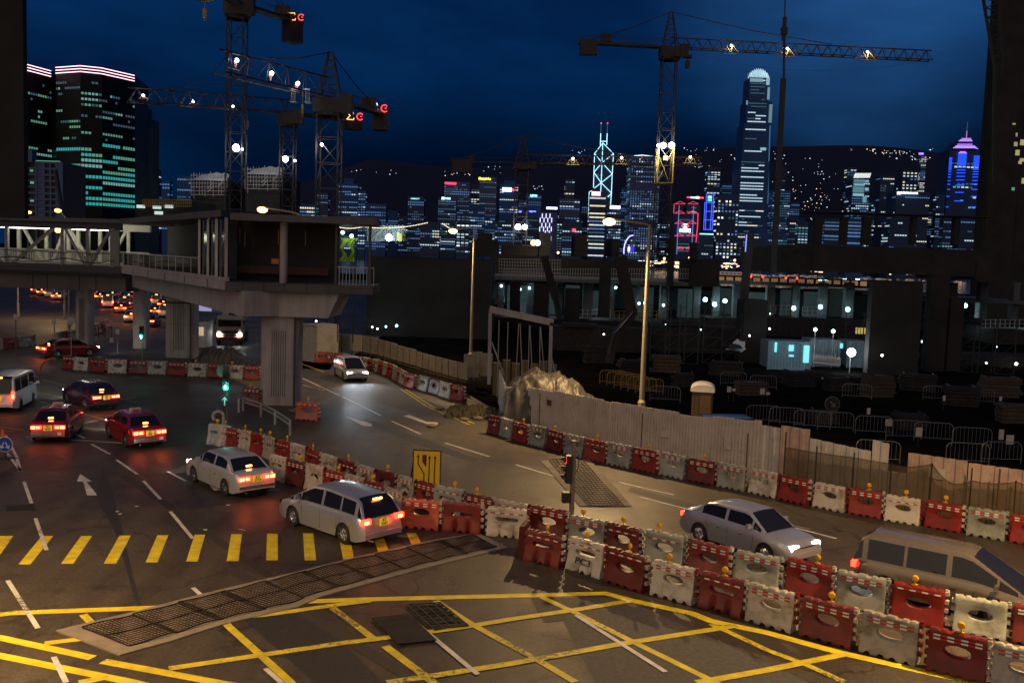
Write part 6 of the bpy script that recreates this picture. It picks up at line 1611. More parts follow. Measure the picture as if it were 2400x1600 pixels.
rail_run('yellowish scaffold railing on the low dark building at left', 335, 448, 484, 139, M_craney, 1.0, 26)
for i, (px, py) in enumerate(((330, 484), (368, 486), (396, 484), (372, 499))):
    q = P(px, py, 139.4); t_ = thing('lit_window', 'small pale lit window in the low dark building, %s' % ('left', 'middle', 'right', 'lower')[i], 'window', q, 0, 'lit windows of the low dark building'); b = MB(); b.box((0, 0, 0), (1.2, .1, .45)); b.build('pane', emat('pale_pane', (.6, .75, .7), .9), t_)
# scaffold wall with cyan floodlight right of the bridge end
t = thing('scaffold_wall', 'upright steel pipe screen lit by a cyan white floodlight', 'scaffolding', P(890, 590, 100)); b = MB()
for i in range(30): b.beam(P(862 + i * 3, 527 + (i % 3), 100), P(862 + i * 3, 565, 100), .07, .07, up=(0, 1, 0))
b.beam(P(862, 530, 100), P(952, 532, 100), .1, .1); b.beam(P(870, 562, 99.8), P(900, 534, 99.8), .1, .1, up=(0, 1, 0)); b.build('pipes', M_steel, t, world=True)
b = MB(); q = P(912, 557, 98); b.ball(q, .34, 12, 8); b.build('floodlight', emat('cyan_flood', (.6, .95, 1), 26), t, world=True, smooth=True); point_light(t, (q.x - t.location.x, q.y - t.location.y - .8, q.z - t.location.z), 330, (.6, .95, 1), .3)
b = MB(); b.box(P(937, 556, 99), (.5, .3, .8)); b.build('hoist_box', M_craney, t, world=True)
# warm lamp on the dark block roof
t = thing('roof_lamps', 'pair of amber and white lamps glowing on the dark block roof', 'lamp', P(1255, 572, 149)); 
for dx, m_ in ((-5, M_sodfar), (5, M_ledj)): b = MB(); b.ball(P(1255 + dx, 569, 148), .42, 10, 6); b.build('lamp', m_, t, world=True, smooth=True)
b = MB(); b.box(P(1255, 574, 148.5), (1.2, .4, .3)); b.build('bracket', M_black, t, world=True)
q = P(1255, 569, 147); point_light(t, (q.x - t.location.x, q.y - t.location.y, 0), 160, (1, .7, .35), .3)
# crowd control barriers and notices in the dark yard behind the fence
M_ccb = mat('barrier_tube', (.30, .30, .30), .4, metal=.6)
def ccb(px, py, k, cl='grey'):
    p = G(px, py, 1.05); t_ = thing('crowd_barrier', '%s tubular crowd barrier in the dark yard, %s' % (cl, k), 'barrier', (p.x, p.y, 0), rnd.uniform(-.25, .1), 'tubular barriers in the dark yard')
    b = MB(); w, h_ = 1.0, 1.05
    pts = [(-w, 0, 0), (-w, 0, h_ - .25), (-w + .08, 0, h_ - .08), (-w + .25, 0, h_), (w - .25, 0, h_), (w - .08, 0, h_ - .08), (w, 0, h_ - .25), (w, 0, 0)]
    b.path(pts, .022, 5); b.tube((-w, 0, .2), (w, 0, .2), .016, 5)
    for i in range(1, 10): b.tube((-w + .2 * i, 0, .2), (-w + .2 * i, 0, h_), .009, 4, cap=False)
    b.build('tube_frame', M_ccb if cl == 'grey' else M_craney, t_); return t_
spots = [(1790, 950), (1845, 955), (1905, 962), (1960, 966), (2050, 975), (2120, 985), (2190, 990), (2280, 1002), (2350, 1035), (2060, 1032), (2270, 1038), (1720, 872), (1790, 880), (1560, 905), (2010, 900), (2200, 905), (2300, 912)]
for i, (px, py) in enumerate(spots): ccb(px, py, ordn[i] + ' counted from the toilet cabin')
for i in range(6): ccb(1438 + i * 17, 868 + i * 4, ordn[i] + ' of the yellow run', 'yellow')
M_note = mat('notice_white', (.55, .5, .45), .6); M_bluep = mat('blue_plastic', (.01, .03, .16), .5)
for i, (px, py, w, h_) in enumerate(((1709, 912, .22, .32), (1720, 913, .18, .16), (1787, 917, .24, .34), (1800, 922, .2, .15), (1929, 886, .16, .12), (2083, 990, .28, .32), (2036, 963, .16, .32), (2347, 1018, .2, .45), (2118, 890, .2, .26), (2213, 933, .14, .3), (2345, 935, .14, .3), (2154, 1012, .26, .4), (2367, 1030, .3, .4))):
    p = G(px, py, .8); t_ = thing('notice_board', 'small pale notice in the dark yard, %s from left' % ordn[i], 'notice', (p.x, p.y, 0), 0, 'small notices in the dark yard'); t_['label'] = 'small pale notice at the dark yard, number %s along it' % ordn[i]
    b = MB(); b.box((0, 0, .8), (w * 1.3, .02, h_ * 1.2)); b.build('board', M_note, t_); b = MB(); b.box((0, .03, .4), (.04, .04, .8)); b.build('post', M_black, t_)
p = G(1700, 1000, .5); t = thing('blue_crate', 'dull blue plastic skip behind the fence near the toilet cabin', 'skip', (p.x, p.y, 0), .1); b = MB(); b.box((0, 0, .5), (2.2, 1.3, 1.0), taper=1.1); b.build('tub', M_bluep, t); b = MB(); b.box((0, 0, 1.05), (2.5, 1.5, .08)); b.build('rim', M_bluep, t)
p = G(1950, 960, .9); t = thing('dark_arrow_sign', 'unlit round sign with a slanting arrow in the dark yard', 'road sign', (p.x, p.y, 0)); round_sign(t, (0, 0, 1.25), .42, M_sf, M_ccb); arrow_at((0, -.02, 1.25), .28, R(225), M_ccb, t); b = MB(); b.box((0, .05, .6), (.05, .05, 1.2)); b.build('post', M_ccb, t)
# brown and cream stacks behind the portal frame
p = P(1225, 860, 64); t = thing('material_crates', 'row of yellow brown timber crates under the portal frame', 'crates', (p.x, p.y, 0)); 
for i in range(7): b = MB(); x_ = -1.7 + i * .62; b.box((x_, 0, 1.1 + (i % 2) * .1), (.52, .5, 2.2 + (i % 2) * .2)); b.build('crate', mat('crate_wood', (.20, .14, .05), .8), t)
for i, (px, w) in enumerate(((1105, .9), (1140, .7), (1118, .6))):
    p = P(px, 860, 66 + i); t = thing('plywood_sheet', 'upright yellow plywood board behind the panel hoarding, %s' % ('left', 'right', 'middle')[i], 'board', (p.x, p.y, 0), rnd.uniform(-.2, .2), 'plywood boards behind the panel hoarding'); b = MB(); b.box((0, 0, 1.7), (w * 1.2, .05, 1.6)); b.build('sheet', M_cream, t); b = MB(); b.box((0, .06, .9), (.08, .06, 1.8)); b.build('prop', M_black, t)
# ================================================================== HILLS AND SKYLINE
from mathutils import noise as mnoise
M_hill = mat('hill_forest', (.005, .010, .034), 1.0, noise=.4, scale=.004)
ridge = [(300, 470), (640, 450), (760, 412), (820, 388), (870, 370), (930, 378), (1000, 388), (1120, 392), (1250, 384), (1400, 366), (1550, 358), (1700, 347), (1850, 343), (2000, 341), (2110, 345), (2250, 362), (2420, 378), (2600, 400)]
RP = [P(x, y, 2700) for x, y in ridge]
xs = [RP[0].x + (RP[-1].x - RP[0].x) * i / 90 for i in range(91)]
def rz(x):
    for a, c in zip(RP[:-1], RP[1:]):
        if x <= c.x: return a.z + (c.z - a.z) * (x - a.x) / (c.x - a.x)
    return RP[-1].z
vs = []
for j in range(13):
    s_ = j / 12
    for x in xs: vs.append((x * (1 - .30 * (1 - s_)), 1900 + 800 * s_, max(0, rz(x) * s_ ** .8 + 22 * mnoise.noise((x * .004, s_ * 4, 0)) * (1 if 0 < s_ < 1 else .25))))
fs = [(j * 91 + i, j * 91 + i + 1, (j + 1) * 91 + i + 1, (j + 1) * 91 + i) for j in range(12) for i in range(90)]
b = MB(); b.add(vs, fs); b.build('hills', M_hill, kind='structure', smooth=True)
rr = random.Random(11); b = MB(); clusters = [(1060, 408, 20, 6, 9, 0), (1095, 408, 6, 3, 5, 0), (1150, 400, 25, 10, 6, 1), (870, 403, 60, 6, 7, 1), (1400, 358, 60, 4, 6, 1), (1640, 352, 40, 6, 10, 1), (1680, 375, 50, 14, 14, 1), (1640, 390, 24, 3, 12, 2),
    (2000, 350, 8, 3, 2, 0), (2040, 352, 10, 3, 6, 0), (2085, 356, 40, 4, 16, 0), (2110, 365, 40, 10, 14, 1), (2160, 368, 30, 8, 12, 1), (1890, 390, 60, 30, 14, 1), (1900, 470, 45, 45, 45, 0), (1780, 380, 60, 20, 8, 1), (1830, 400, 30, 50, 10, 1), (2180, 350, 10, 3, 4, 1), (1290, 440, 40, 5, 8, 1), (1360, 355, 20, 3, 3, 1), (1950, 440, 60, 50, 20, 1)]
HM = [emat('hill_light_warm', (1.0, .62, .38), 2.6), emat('hill_light_cool', (.72, .88, 1.0), 1.9), emat('hill_light_teal', (.4, .85, .8), 1.6)]
for cx, cy, dx, dy, n, c in clusters:
    for i in range(n):
        px, py = cx + rr.uniform(-dx, dx), cy + rr.uniform(-dy, dy); q = P(px, py, 1880); s_ = rr.choice((.5, .7, 1.1)); b.mi = c if rr.random() < .7 else 1; b.box(q, (s_ * 1.3, .5, s_))
b.build('hillside_lights', HM, kind='stuff', label='scattered small house lights across the dark hillside behind the towers', cat='lights')

WP = [emat('win_cool', (.62, .82, .90), .85), emat('win_teal', (.30, .72, .68), .42), emat('win_warm', (.95, .85, .60), .9), emat('win_blue', (.16, .34, .75), .45), emat('win_dim', (.12, .26, .38), .28), emat('win_green', (.22, .70, .45), .36), emat('win_white', (.9, .95, 1.0), 1.5), emat('win_cyan', (.05, .60, .58), .50)]
M_tw = mat('hazy_blue_facade', (.028, .085, .24), .5, noise=.2, scale=.02, spec=.2)  # haze and city light put into these blue wall colours
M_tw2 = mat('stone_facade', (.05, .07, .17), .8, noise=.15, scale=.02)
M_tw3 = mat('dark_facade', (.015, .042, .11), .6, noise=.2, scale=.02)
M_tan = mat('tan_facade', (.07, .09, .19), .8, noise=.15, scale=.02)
def facet(b, A, B, z0, z1, fh, cw, p, cols, wf=.7, hf=.42, seed=0, run=.75, rowp=.35, offs=.5, env=None):
    """lit window panes on the wall from A to B (outside on the right of A->B)"""
    rr = random.Random(seed); d = Vector((B[0] - A[0], B[1] - A[1], 0)); L_ = d.length; d.normalize(); n = Vector((d.y, -d.x, 0)) * offs
    nc, nf = max(1, int(L_ / cw)), max(1, int((z1 - z0) / fh))
    for j in range(nf):
        z = z0 + (j + .5) * (z1 - z0) / nf; pf = p * rr.choice((.15, .5, 1, 1, 1.6, 2.2)) if rowp else p
        on_ = rr.random() < pf; col = rr.choice(cols)
        for i in range(nc):
            if rr.random() > run: on_ = rr.random() < pf; col = rr.choice(cols)
            if not on_: continue
            c = Vector((A[0], A[1], 0)) + d * ((i + .5) * L_ / nc) + n
            if env and not env(c.x, z): continue
            w, h = d * (L_ / nc * wf / 2), (z1 - z0) / nf * hf / 2
            b.mi = col; b.quad((c.x - w.x, c.y - w.y, z - h), (c.x + w.x, c.y + w.y, z - h), (c.x + w.x, c.y + w.y, z + h), (c.x - w.x, c.y - w.y, z + h))
def tower(label, x0, x1, yt, Y, m=None, depth=None, fh=3.7, cw=3.0, p=.35, cols=(0, 4), seed=None, setback=None, yb=None, name='skyscraper', cat='skyscraper', roofy=None, group=None, **kw):
    a, c = P(x0, (yt + 560) / 2, Y), P(x1, (yt + 560) / 2, Y); zt = P((x0 + x1) / 2, yt, Y).z; depth = depth or (c.x - a.x) * .8
    t = thing(name, label, cat, ((a.x + c.x) / 2, Y, 0), 0, group); seed = seed if seed is not None else int(x0)
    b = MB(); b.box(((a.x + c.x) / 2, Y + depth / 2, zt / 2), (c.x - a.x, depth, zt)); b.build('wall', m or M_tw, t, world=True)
    if setback:
        for k, (f, h_) in enumerate(setback):
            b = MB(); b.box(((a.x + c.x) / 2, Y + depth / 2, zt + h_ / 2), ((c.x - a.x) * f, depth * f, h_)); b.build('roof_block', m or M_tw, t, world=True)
    p *= 1.25; cols = tuple(cols) + (4, 3)
    b = MB(); facet(b, (a.x, Y), (c.x, Y), 14, zt - 3, fh, cw, p, cols, seed=seed, **kw)
    if a.x > 0: facet(b, (a.x, Y + depth), (a.x, Y), 14, zt - 3, fh, cw, p * .6, cols, seed=seed + 1, **kw)
    else: facet(b, (c.x, Y), (c.x, Y + depth), 14, zt - 3, fh, cw, p * .6, cols, seed=seed + 1, **kw)
    if b.f: b.build('lit_windows', WP, t, world=True, kind='stuff')
    return t
def wsign(t, txt, px, py, Y, hpx, m, name='sign', sx=1.0, bold=0.0):
    q = P(px, py, Y - 1.5); return text_part(txt, hpx * Y / F * 1.35, m, t, (q.x - t.location.x, q.y - t.location.y, q.z - t.location.z), depth=.2, name=name, sx=sx, bold=bold)
def wbox(t, px0, px1, py0, py1, Y, m, name='light_panel', th=.6):
    a, c = P(px0, py0, Y), P(px1, py1, Y); b = MB(); b.box(((a.x + c.x) / 2, Y - .8, (a.z + c.z) / 2), (abs(c.x - a.x), th, abs(a.z - c.z))); return b.build(name, m, t, world=True)
def wline(t, pts, Y, r, m, name='light_line'):
    b = MB(); b.path([P(x, y, Y - 1.2) for x, y in pts], r, 5); return b.build(name, m, t, world=True)
S_w = emat('sign_white', (.85, .97, 1.0), 5); S_r = emat('sign_red', (1.0, .04, .10), 3.0); S_y = emat('sign_amber', (1.0, .75, .05), 3.0); S_c = emat('sign_cyan', (.35, .9, .9), 2.4); S_b = emat('sign_blue_glow', (.10, .14, 1.0), 4.0); S_lb = emat('line_blue', (.05, .10, 1.0), 2.2)
S_ice = emat('line_ice', (.42, .82, .92), 1.9); S_pur = emat('line_purple', (.45, .22, 1.0), 1.6); S_pink = emat('line_pink', (1.0, .50, .62), 3.2); S_rd = emat('line_red', (.85, .03, .12), 1.5); S_vb = emat('line_deep_blue', (.02, .09, .95), 1.4); S_wh2 = emat('crown_white', (.60, .86, .95), .9)

# far left, between office towers and cranes
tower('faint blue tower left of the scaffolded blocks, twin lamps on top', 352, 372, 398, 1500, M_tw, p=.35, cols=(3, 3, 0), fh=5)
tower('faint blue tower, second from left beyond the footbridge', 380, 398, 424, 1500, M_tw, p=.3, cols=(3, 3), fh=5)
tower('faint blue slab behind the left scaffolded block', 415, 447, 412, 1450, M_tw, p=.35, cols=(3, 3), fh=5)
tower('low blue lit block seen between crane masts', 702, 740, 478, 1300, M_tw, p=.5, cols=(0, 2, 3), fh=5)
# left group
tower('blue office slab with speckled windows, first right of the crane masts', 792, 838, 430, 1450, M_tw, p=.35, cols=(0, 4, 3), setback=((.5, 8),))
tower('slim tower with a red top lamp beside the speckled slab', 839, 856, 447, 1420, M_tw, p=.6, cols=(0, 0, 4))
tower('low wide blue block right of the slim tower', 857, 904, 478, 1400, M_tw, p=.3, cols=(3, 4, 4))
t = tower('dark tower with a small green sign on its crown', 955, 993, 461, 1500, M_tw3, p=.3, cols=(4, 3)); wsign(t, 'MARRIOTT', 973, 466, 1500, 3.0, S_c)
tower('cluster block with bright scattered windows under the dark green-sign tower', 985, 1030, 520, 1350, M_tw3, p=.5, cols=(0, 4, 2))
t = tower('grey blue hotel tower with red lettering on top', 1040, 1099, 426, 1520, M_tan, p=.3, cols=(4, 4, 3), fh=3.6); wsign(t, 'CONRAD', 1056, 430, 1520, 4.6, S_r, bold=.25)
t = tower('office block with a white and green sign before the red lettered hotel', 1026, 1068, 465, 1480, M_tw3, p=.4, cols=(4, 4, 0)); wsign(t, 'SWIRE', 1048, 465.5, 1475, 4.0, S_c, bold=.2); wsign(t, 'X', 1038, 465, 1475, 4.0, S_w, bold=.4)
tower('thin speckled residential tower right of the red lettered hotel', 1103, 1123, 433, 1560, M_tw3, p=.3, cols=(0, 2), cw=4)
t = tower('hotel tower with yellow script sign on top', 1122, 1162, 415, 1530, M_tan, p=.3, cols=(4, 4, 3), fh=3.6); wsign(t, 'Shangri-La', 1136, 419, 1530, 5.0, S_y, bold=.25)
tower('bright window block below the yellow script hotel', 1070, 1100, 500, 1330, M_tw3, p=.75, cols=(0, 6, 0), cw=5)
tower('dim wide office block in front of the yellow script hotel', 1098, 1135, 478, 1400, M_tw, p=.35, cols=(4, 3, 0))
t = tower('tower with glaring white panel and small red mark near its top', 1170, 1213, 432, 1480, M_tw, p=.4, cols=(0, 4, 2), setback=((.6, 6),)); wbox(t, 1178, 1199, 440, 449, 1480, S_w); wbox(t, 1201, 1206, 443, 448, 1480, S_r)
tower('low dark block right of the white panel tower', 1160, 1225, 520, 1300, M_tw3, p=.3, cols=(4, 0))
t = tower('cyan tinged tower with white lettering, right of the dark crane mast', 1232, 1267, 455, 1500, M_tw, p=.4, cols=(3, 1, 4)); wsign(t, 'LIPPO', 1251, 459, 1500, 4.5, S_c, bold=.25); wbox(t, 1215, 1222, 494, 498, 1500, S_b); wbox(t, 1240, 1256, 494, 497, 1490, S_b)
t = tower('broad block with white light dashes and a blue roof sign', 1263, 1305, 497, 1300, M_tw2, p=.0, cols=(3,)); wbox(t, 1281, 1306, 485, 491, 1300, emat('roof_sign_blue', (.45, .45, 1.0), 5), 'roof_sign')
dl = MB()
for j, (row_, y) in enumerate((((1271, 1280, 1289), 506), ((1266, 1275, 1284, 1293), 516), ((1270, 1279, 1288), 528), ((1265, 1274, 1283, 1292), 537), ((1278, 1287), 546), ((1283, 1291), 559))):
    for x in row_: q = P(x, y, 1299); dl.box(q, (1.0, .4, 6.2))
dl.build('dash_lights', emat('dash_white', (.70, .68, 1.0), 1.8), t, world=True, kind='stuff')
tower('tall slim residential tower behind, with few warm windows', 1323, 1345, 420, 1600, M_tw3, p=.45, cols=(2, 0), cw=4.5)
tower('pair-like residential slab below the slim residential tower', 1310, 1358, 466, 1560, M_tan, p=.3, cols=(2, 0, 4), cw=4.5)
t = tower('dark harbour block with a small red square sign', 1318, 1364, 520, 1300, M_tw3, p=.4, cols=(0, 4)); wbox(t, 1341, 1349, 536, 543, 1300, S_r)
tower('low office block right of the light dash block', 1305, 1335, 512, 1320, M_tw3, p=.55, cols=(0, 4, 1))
# angular tower with light lines
YB = 1500; bp_ = P(1408, 600, YB)
t = thing('skyscraper', 'angular tower outlined by ice blue diagonal light lines with twin masts', 'skyscraper', (bp_.x, YB, 0))
prof = [(1413, 336), (1438, 361), (1431, 600), (1386, 600), (1393, 361)]
b = MB(); b.extrude([P(x, y, YB) for x, y in prof], (0, 42, 0)); b.build('wall', M_tw3, t, world=True)
for pts in ([(1413, 335), (1393.5, 360), (1411, 381.4), (1438, 360.6), (1413, 335)], [(1411, 381.4), (1392, 404), (1409, 428.6), (1435, 408), (1411, 381.4)], [(1393, 441), (1409, 428.6), (1433.6, 453), (1424.5, 461.6)], [(1413, 335), (1411, 381), (1409, 428), (1408, 449)], [(1393.5, 360), (1392, 404), (1391, 440)], [(1438, 361), (1435, 408), (1433, 453), (1431, 480)], [(1387, 447), (1381, 450), (1379.5, 496), (1378, 575)]):
    wline(t, pts, YB, .5, S_ice)
for x0, x1 in ((1407, 1409), (1422, 1424)): 
    wline(t, [(x0, 340), (x0 + 1, 313)], YB, .6, S_ice, 'mast'); wline(t, [(x0 + 1, 313), (x1, 289)], YB, .35, emat('mast_dim', (.2, .3, .5), .4), 'mast')
    b = MB(); b.box(P(x1, 289, YB - 2), (1.6, 1, 1.6)); b.build('top_lamp', S_r, t, world=True)
wline(t, [(1407, 331.5), (1422, 331.5)], YB, .6, S_ice)
b = MB(); facet(b, (P(1390, 500, YB).x, YB), (P(1432, 500, YB).x, YB), 40, P(1412, 380, YB).z, 8, 6, .14, (4, 0), seed=4); b.build('lit_windows', WP, t, world=True, kind='stuff')
t = tower('banded office tower with a glowing red roof sign', 1381, 1418, 455, 1350, M_tw3, p=1.1, cols=(2, 0, 0), fh=5.2, cw=7, wf=.96, hf=.36, run=.93, seed=3); wbox(t, 1387, 1407, 449, 459, 1349, emat('roof_sign_red', (1.0, .25, .35), 5), 'roof_sign'); 
t = tower('small tower with a glaring blue white roof panel', 1426, 1455, 492, 1400, M_tw2, p=.55, cols=(0, 4), seed=8); wbox(t, 1430, 1453, 482, 490, 1400, emat('panel_bluewhite', (.6, .7, 1.0), 7), 'roof_sign')
t = tower('broad glassy tower speckled all over with dot lights, red logo at its top', 1476, 1545, 366, 1450, M_tw2, depth=50, p=.62, cols=(4, 3, 0, 3, 4), fh=3.6, cw=3.4, wf=.5, hf=.5, run=.5, seed=12); wline(t, [(1481, 366), (1505, 364), (1540, 368)], 1450, .7, S_ice); wbox(t, 1503, 1510, 364.5, 370, 1449, S_r)
# observation wheel
q = P(1487, 600, 900); t = thing('observation_wheel', 'purple lit observation wheel arc low before the dot-lit tower', 'ferris wheel', (q.x, 900, 0)); 
cw_ = P(1482, 588, 900); rw_ = 36 * 900 / F; b = MB(); pts = [cw_ + Vector((rw_ * .55 * math.cos(R(a)), 0, rw_ * math.sin(R(a)))) for a in range(88, 200, 8)]; b.path(pts, .45, 6); b.build('rim_lights', emat('wheel_purple', (.45, .42, 1.0), 2.6), t, world=True)
b = MB(); pts = [cw_ + Vector((rw_ * .55 * math.cos(R(a)), 0, rw_ * math.sin(R(a)))) for a in range(0, 361, 12)]; b.path(pts, .12, 4)
for a in range(0, 360, 24): b.tube(cw_, cw_ + Vector((rw_ * .55 * math.cos(R(a)), 0, rw_ * math.sin(R(a)))), .06, 4)
b.build('wheel_frame', M_steel, t, world=True); b = MB(); b.box(P(1474, 584, 899), (2.0, .6, 4.2)); b.build('hub_light', emat('hub_violet', (.6, .5, 1.0), 4), t, world=True)
wbox(t, 1478, 1486, 576, 592, 900, emat('hub_blue', (.05, .05, .8), .8), 'blue_screen')
# red trimmed bank headquarters
YH = 1400; q = P(1606, 600, YH); t = thing('skyscraper', 'bank headquarters with red trusses, white letters and hexagon logo', 'skyscraper', (q.x, YH, 0))
for (x0, x1, yt, dy) in ((1581, 1603, 476, 0), (1602, 1636, 479, 0), (1586, 1627, 500, -6)):
    a, c = P(x0, yt, YH + dy), P(x1, 600, YH + dy); b = MB(); b.box(((a.x + c.x) / 2, YH + 18 + dy, a.z / 2), (c.x - a.x, 36, a.z)); b.build('wall', M_tw3, t, world=True)
b = MB(); 
for (x0, x1, z0, z1, sd) in ((1588, 1626, 592, 503, 2), (1606, 1630, 502, 482, 5)): facet(b, (P(x0, 540, YH - 7).x, YH - 7), (P(x1, 540, YH - 7).x, YH - 7), P(x0, z0, YH).z, P(x0, z1, YH).z, 4.6, 5, .9, (1, 4, 1), wf=.95, hf=.3, run=.9, seed=sd, env=lambda x, z: not (P(1606, 550, YH).z < z < P(1606, 520, YH).z))
b.build('lit_windows', WP, t, world=True, kind='stuff')
for y, xa, xb in ((478, 1581, 1638), (500, 1580, 1637), (524, 1580, 1634), (553, 1580, 1632), (584, 1588, 1622)):
    for (u0, u1) in ((xa, (xa + xb) / 2 - 2), ((xa + xb) / 2 + 2, xb)): um = (u0 + u1) / 2; wline(t, [(um, y - 6), (u0 + 1, y), (u1 - 1, y), (um, y - 6)], YH - 7, .34, S_rd, 'truss_lights')
wline(t, [(1636, 500), (1635, 530), (1631, 570)], YH - 6, .7, S_rd, 'truss_lights'); wline(t, [(1580, 478), (1579, 500)], YH - 6, .45, S_rd, 'truss_lights')
for xa, xb in ((1592, 1586), (1626, 1621)): wline(t, [(xa, 482), (xb, 596)], YH - 7, .45, emat('line_steel_blue', (.15, .35, .75), .8))
wbox(t, 1610, 1649, 461, 465.5, YH, S_r, 'roof_sign'); wbox(t, 1619, 1631, 461.2, 465.3, YH - 1, S_c, 'roof_sign'); wbox(t, 1631, 1638, 461, 465.6, YH - 1, S_w, 'roof_sign')
wsign(t, 'HSBC', 1606, 540.5, YH - 9, 7.6, S_w, bold=.3)
q = P(1606, 529.5, YH - 9); s_ = 4.6 * YH / F; b = MB()
def LP(x, z): return (q.x + x * s_, q.y, q.z + z * s_)
b.mi = 0; b.quad(LP(-1, -.95), LP(1, -.95), LP(1, .95), LP(-1, .95)); b.mi = 1
for tri in (((-1, -.95), (0, 0), (-1, .95)), ((1, -.95), (1, .95), (0, 0)), ((-1, -.95), (-1, .95), (-1.9, 0)), ((1, .95), (1, -.95), (1.9, 0))): b.add([(LP(*p)[0], q.y - .4, LP(*p)[2]) for p in tri], [(0, 1, 2)])
b.build('hexagon_logo', [S_w, S_r], t, world=True)
# blue outlined tower
YC = 1420; q = P(1661, 600, YC); t = thing('skyscraper', 'narrow tower outlined in electric blue light with a green emblem', 'skyscraper', (q.x, YC, 0))
b = MB(); b.extrude([P(x, y, YC) for x, y in ((1655, 454), (1673, 454), (1673, 475), (1672, 600), (1646, 600), (1652, 475), (1655, 475))], (0, 20, 0)); b.build('wall', M_tw3, t, world=True)
for pts in ([(1655, 475), (1655.5, 454.5), (1673, 454.5), (1672, 475)], [(1652, 475), (1673, 475), (1669, 538), (1649, 538), (1652, 475)], [(1656, 475), (1653, 538)], [(1669, 475), (1664.5, 538)], [(1651, 495.5), (1671.5, 495.5)], [(1650, 515.5), (1670, 515.5)]): wline(t, pts, YC, .42, S_lb)
wbox(t, 1659, 1668, 459, 465, YC, emat('emblem_blue', (.3, .6, 1), 2), 'emblem'); wbox(t, 1659, 1668, 466, 472, YC, emat('emblem_green', (.1, .9, .4), 1.6), 'emblem')
t = tower('dark low tower with a cyan light bar below the blue outlined one', 1640, 1673, 547, 1330, M_tw3, p=.15, cols=(0,), seed=5); wbox(t, 1640, 1672, 547, 550, 1330, S_c, 'light_bar')
tower('slim residential tower with warm lamps behind the blue outlined one', 1655, 1685, 392, 1620, M_tw3, p=.35, cols=(0, 2), cw=5)
tower('white window grid tower left of the tallest tower', 1680, 1731, 456, 1420, M_tw3, depth=20, p=.48, cols=(6, 0, 6, 2), fh=4.6, cw=4.6, wf=.5, hf=.5, run=.6, seed=21)
# tallest tower
YI = 1500; q = P(1762, 620, YI); t = thing('skyscraper', 'tallest tower with a white lit finned crown', 'skyscraper', (q.x, YI, 0))
def strat(xl, xr, yt, yb, dep, nm='wall', m=M_tw):
    a, c = P(xl, yt, YI), P(xr, yt, YI); e = P(xl, yb, YI); b = MB(); b.box(((a.x + c.x) / 2, YI + 25 - dep / 2 + dep / 2, (a.z + max(0, e.z)) / 2), (c.x - a.x, dep, a.z - max(0, e.z))); b.build(nm, m, t, world=True); return (c.x - a.x), (a.x + c.x) / 2
strat(1759, 1805, 180, 236, 40); strat(1752, 1811, 236, 290, 44); strat(1744, 1804, 290, 376, 47); strat(1735, 1804, 376, 475, 50); strat(1731, 1802, 475, 630, 52)
b = MB(); fr_ = lambda x, y: P(x, y, YI)
for (xl, xr, yt, yb, dep, pp, cs) in ((1762, 1796, 183, 236, 40, 1.0, (0, 4, 4)), (1755, 1798, 238, 288, 44, 1.0, (0, 4, 0)), (1748, 1796, 292, 372, 47, 1.0, (0, 0, 4)), (1738, 1792, 376, 474, 50, 1.5, (0, 0, 4, 0)), (1733, 1790, 476, 600, 52, .9, (0, 4, 4, 2))):
    a, c = fr_(xl, yt), fr_(xr, yt); y_ = YI + 25 - dep / 2 - .3
    facet(b, (a.x, y_), (c.x, y_), fr_(xl, yb).z, a.z, 4.4, 4.0, pp * .5, cs, wf=.93, hf=.34, run=.85, seed=int(yt))
b.build('lit_windows', WP, t, world=True, kind='stuff')
cr_ = MB(); n = 17
for i in range(n):
    u = i / (n - 1); x = 1757 + 50 * u; yt = 158 + 10 * abs(u * 2 - 1) ** 2.5 + (i % 2) * 3; a, c = P(x, 181, YI), P(x + (1782 - x) * .22, yt, YI); cr_.beam((a.x, YI + 6 + 8 * abs(u - .5), a.z), (c.x, YI + 10, c.z), .7, 1.4, up=(0, 1, 0))
cr_.build('crown_fins', S_wh2, t, world=True, kind='stuff'); 
b = MB(); a, c = P(1764, 164, YI), P(1799, 181, YI); b.box(((a.x + c.x) / 2, YI + 22, (a.z + c.z) / 2), (c.x - a.x, 20, a.z - c.z)); b.build('crown_core', emat('crown_glow', (.20, .45, .55), .22), t, world=True)
for (x0, x1, y0, y1, s_) in ((1758, 1788, 184, 193, .35), (1796, 1803, 183, 200, .5), (1799, 1803, 205, 234, .3), (1803, 1808, 245, 288, .22), (1749, 1752, 236, 246, .3), (1782, 1795, 346, 353, .5), (1786, 1796, 590, 602, .7)): wbox(t, x0, x1, y0, y1, YI + 2, emat('flood_panel_%d' % int(s_ * 100), (.45, .80, .90), s_), 'flood_lit_band')
wline(t, [(1805, 295), (1799, 480), (1793, 600)], YI + 3, .9, emat('edge_blue', (.05, .22, .45), .6), 'edge_line')
wbox(t, 1733, 1747, 601, 612, YI - 60, emat('podium_teal', (.15, .6, .55), .7), 'podium_light'); wbox(t, 1735, 1746, 613, 620, YI - 70, S_y, 'podium_light'); wbox(t, 1762, 1776, 614, 620, YI - 70, S_y, 'podium_light')
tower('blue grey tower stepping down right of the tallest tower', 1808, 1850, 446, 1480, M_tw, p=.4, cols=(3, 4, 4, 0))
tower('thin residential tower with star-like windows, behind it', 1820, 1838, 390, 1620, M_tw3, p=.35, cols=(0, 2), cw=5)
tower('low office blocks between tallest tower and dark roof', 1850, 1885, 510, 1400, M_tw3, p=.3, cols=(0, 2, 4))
tower('teal window block low beside the dark roof edge', 1870, 1894, 519, 1300, M_tw3, p=1.0, cols=(1, 1, 0), cw=4, wf=.7)
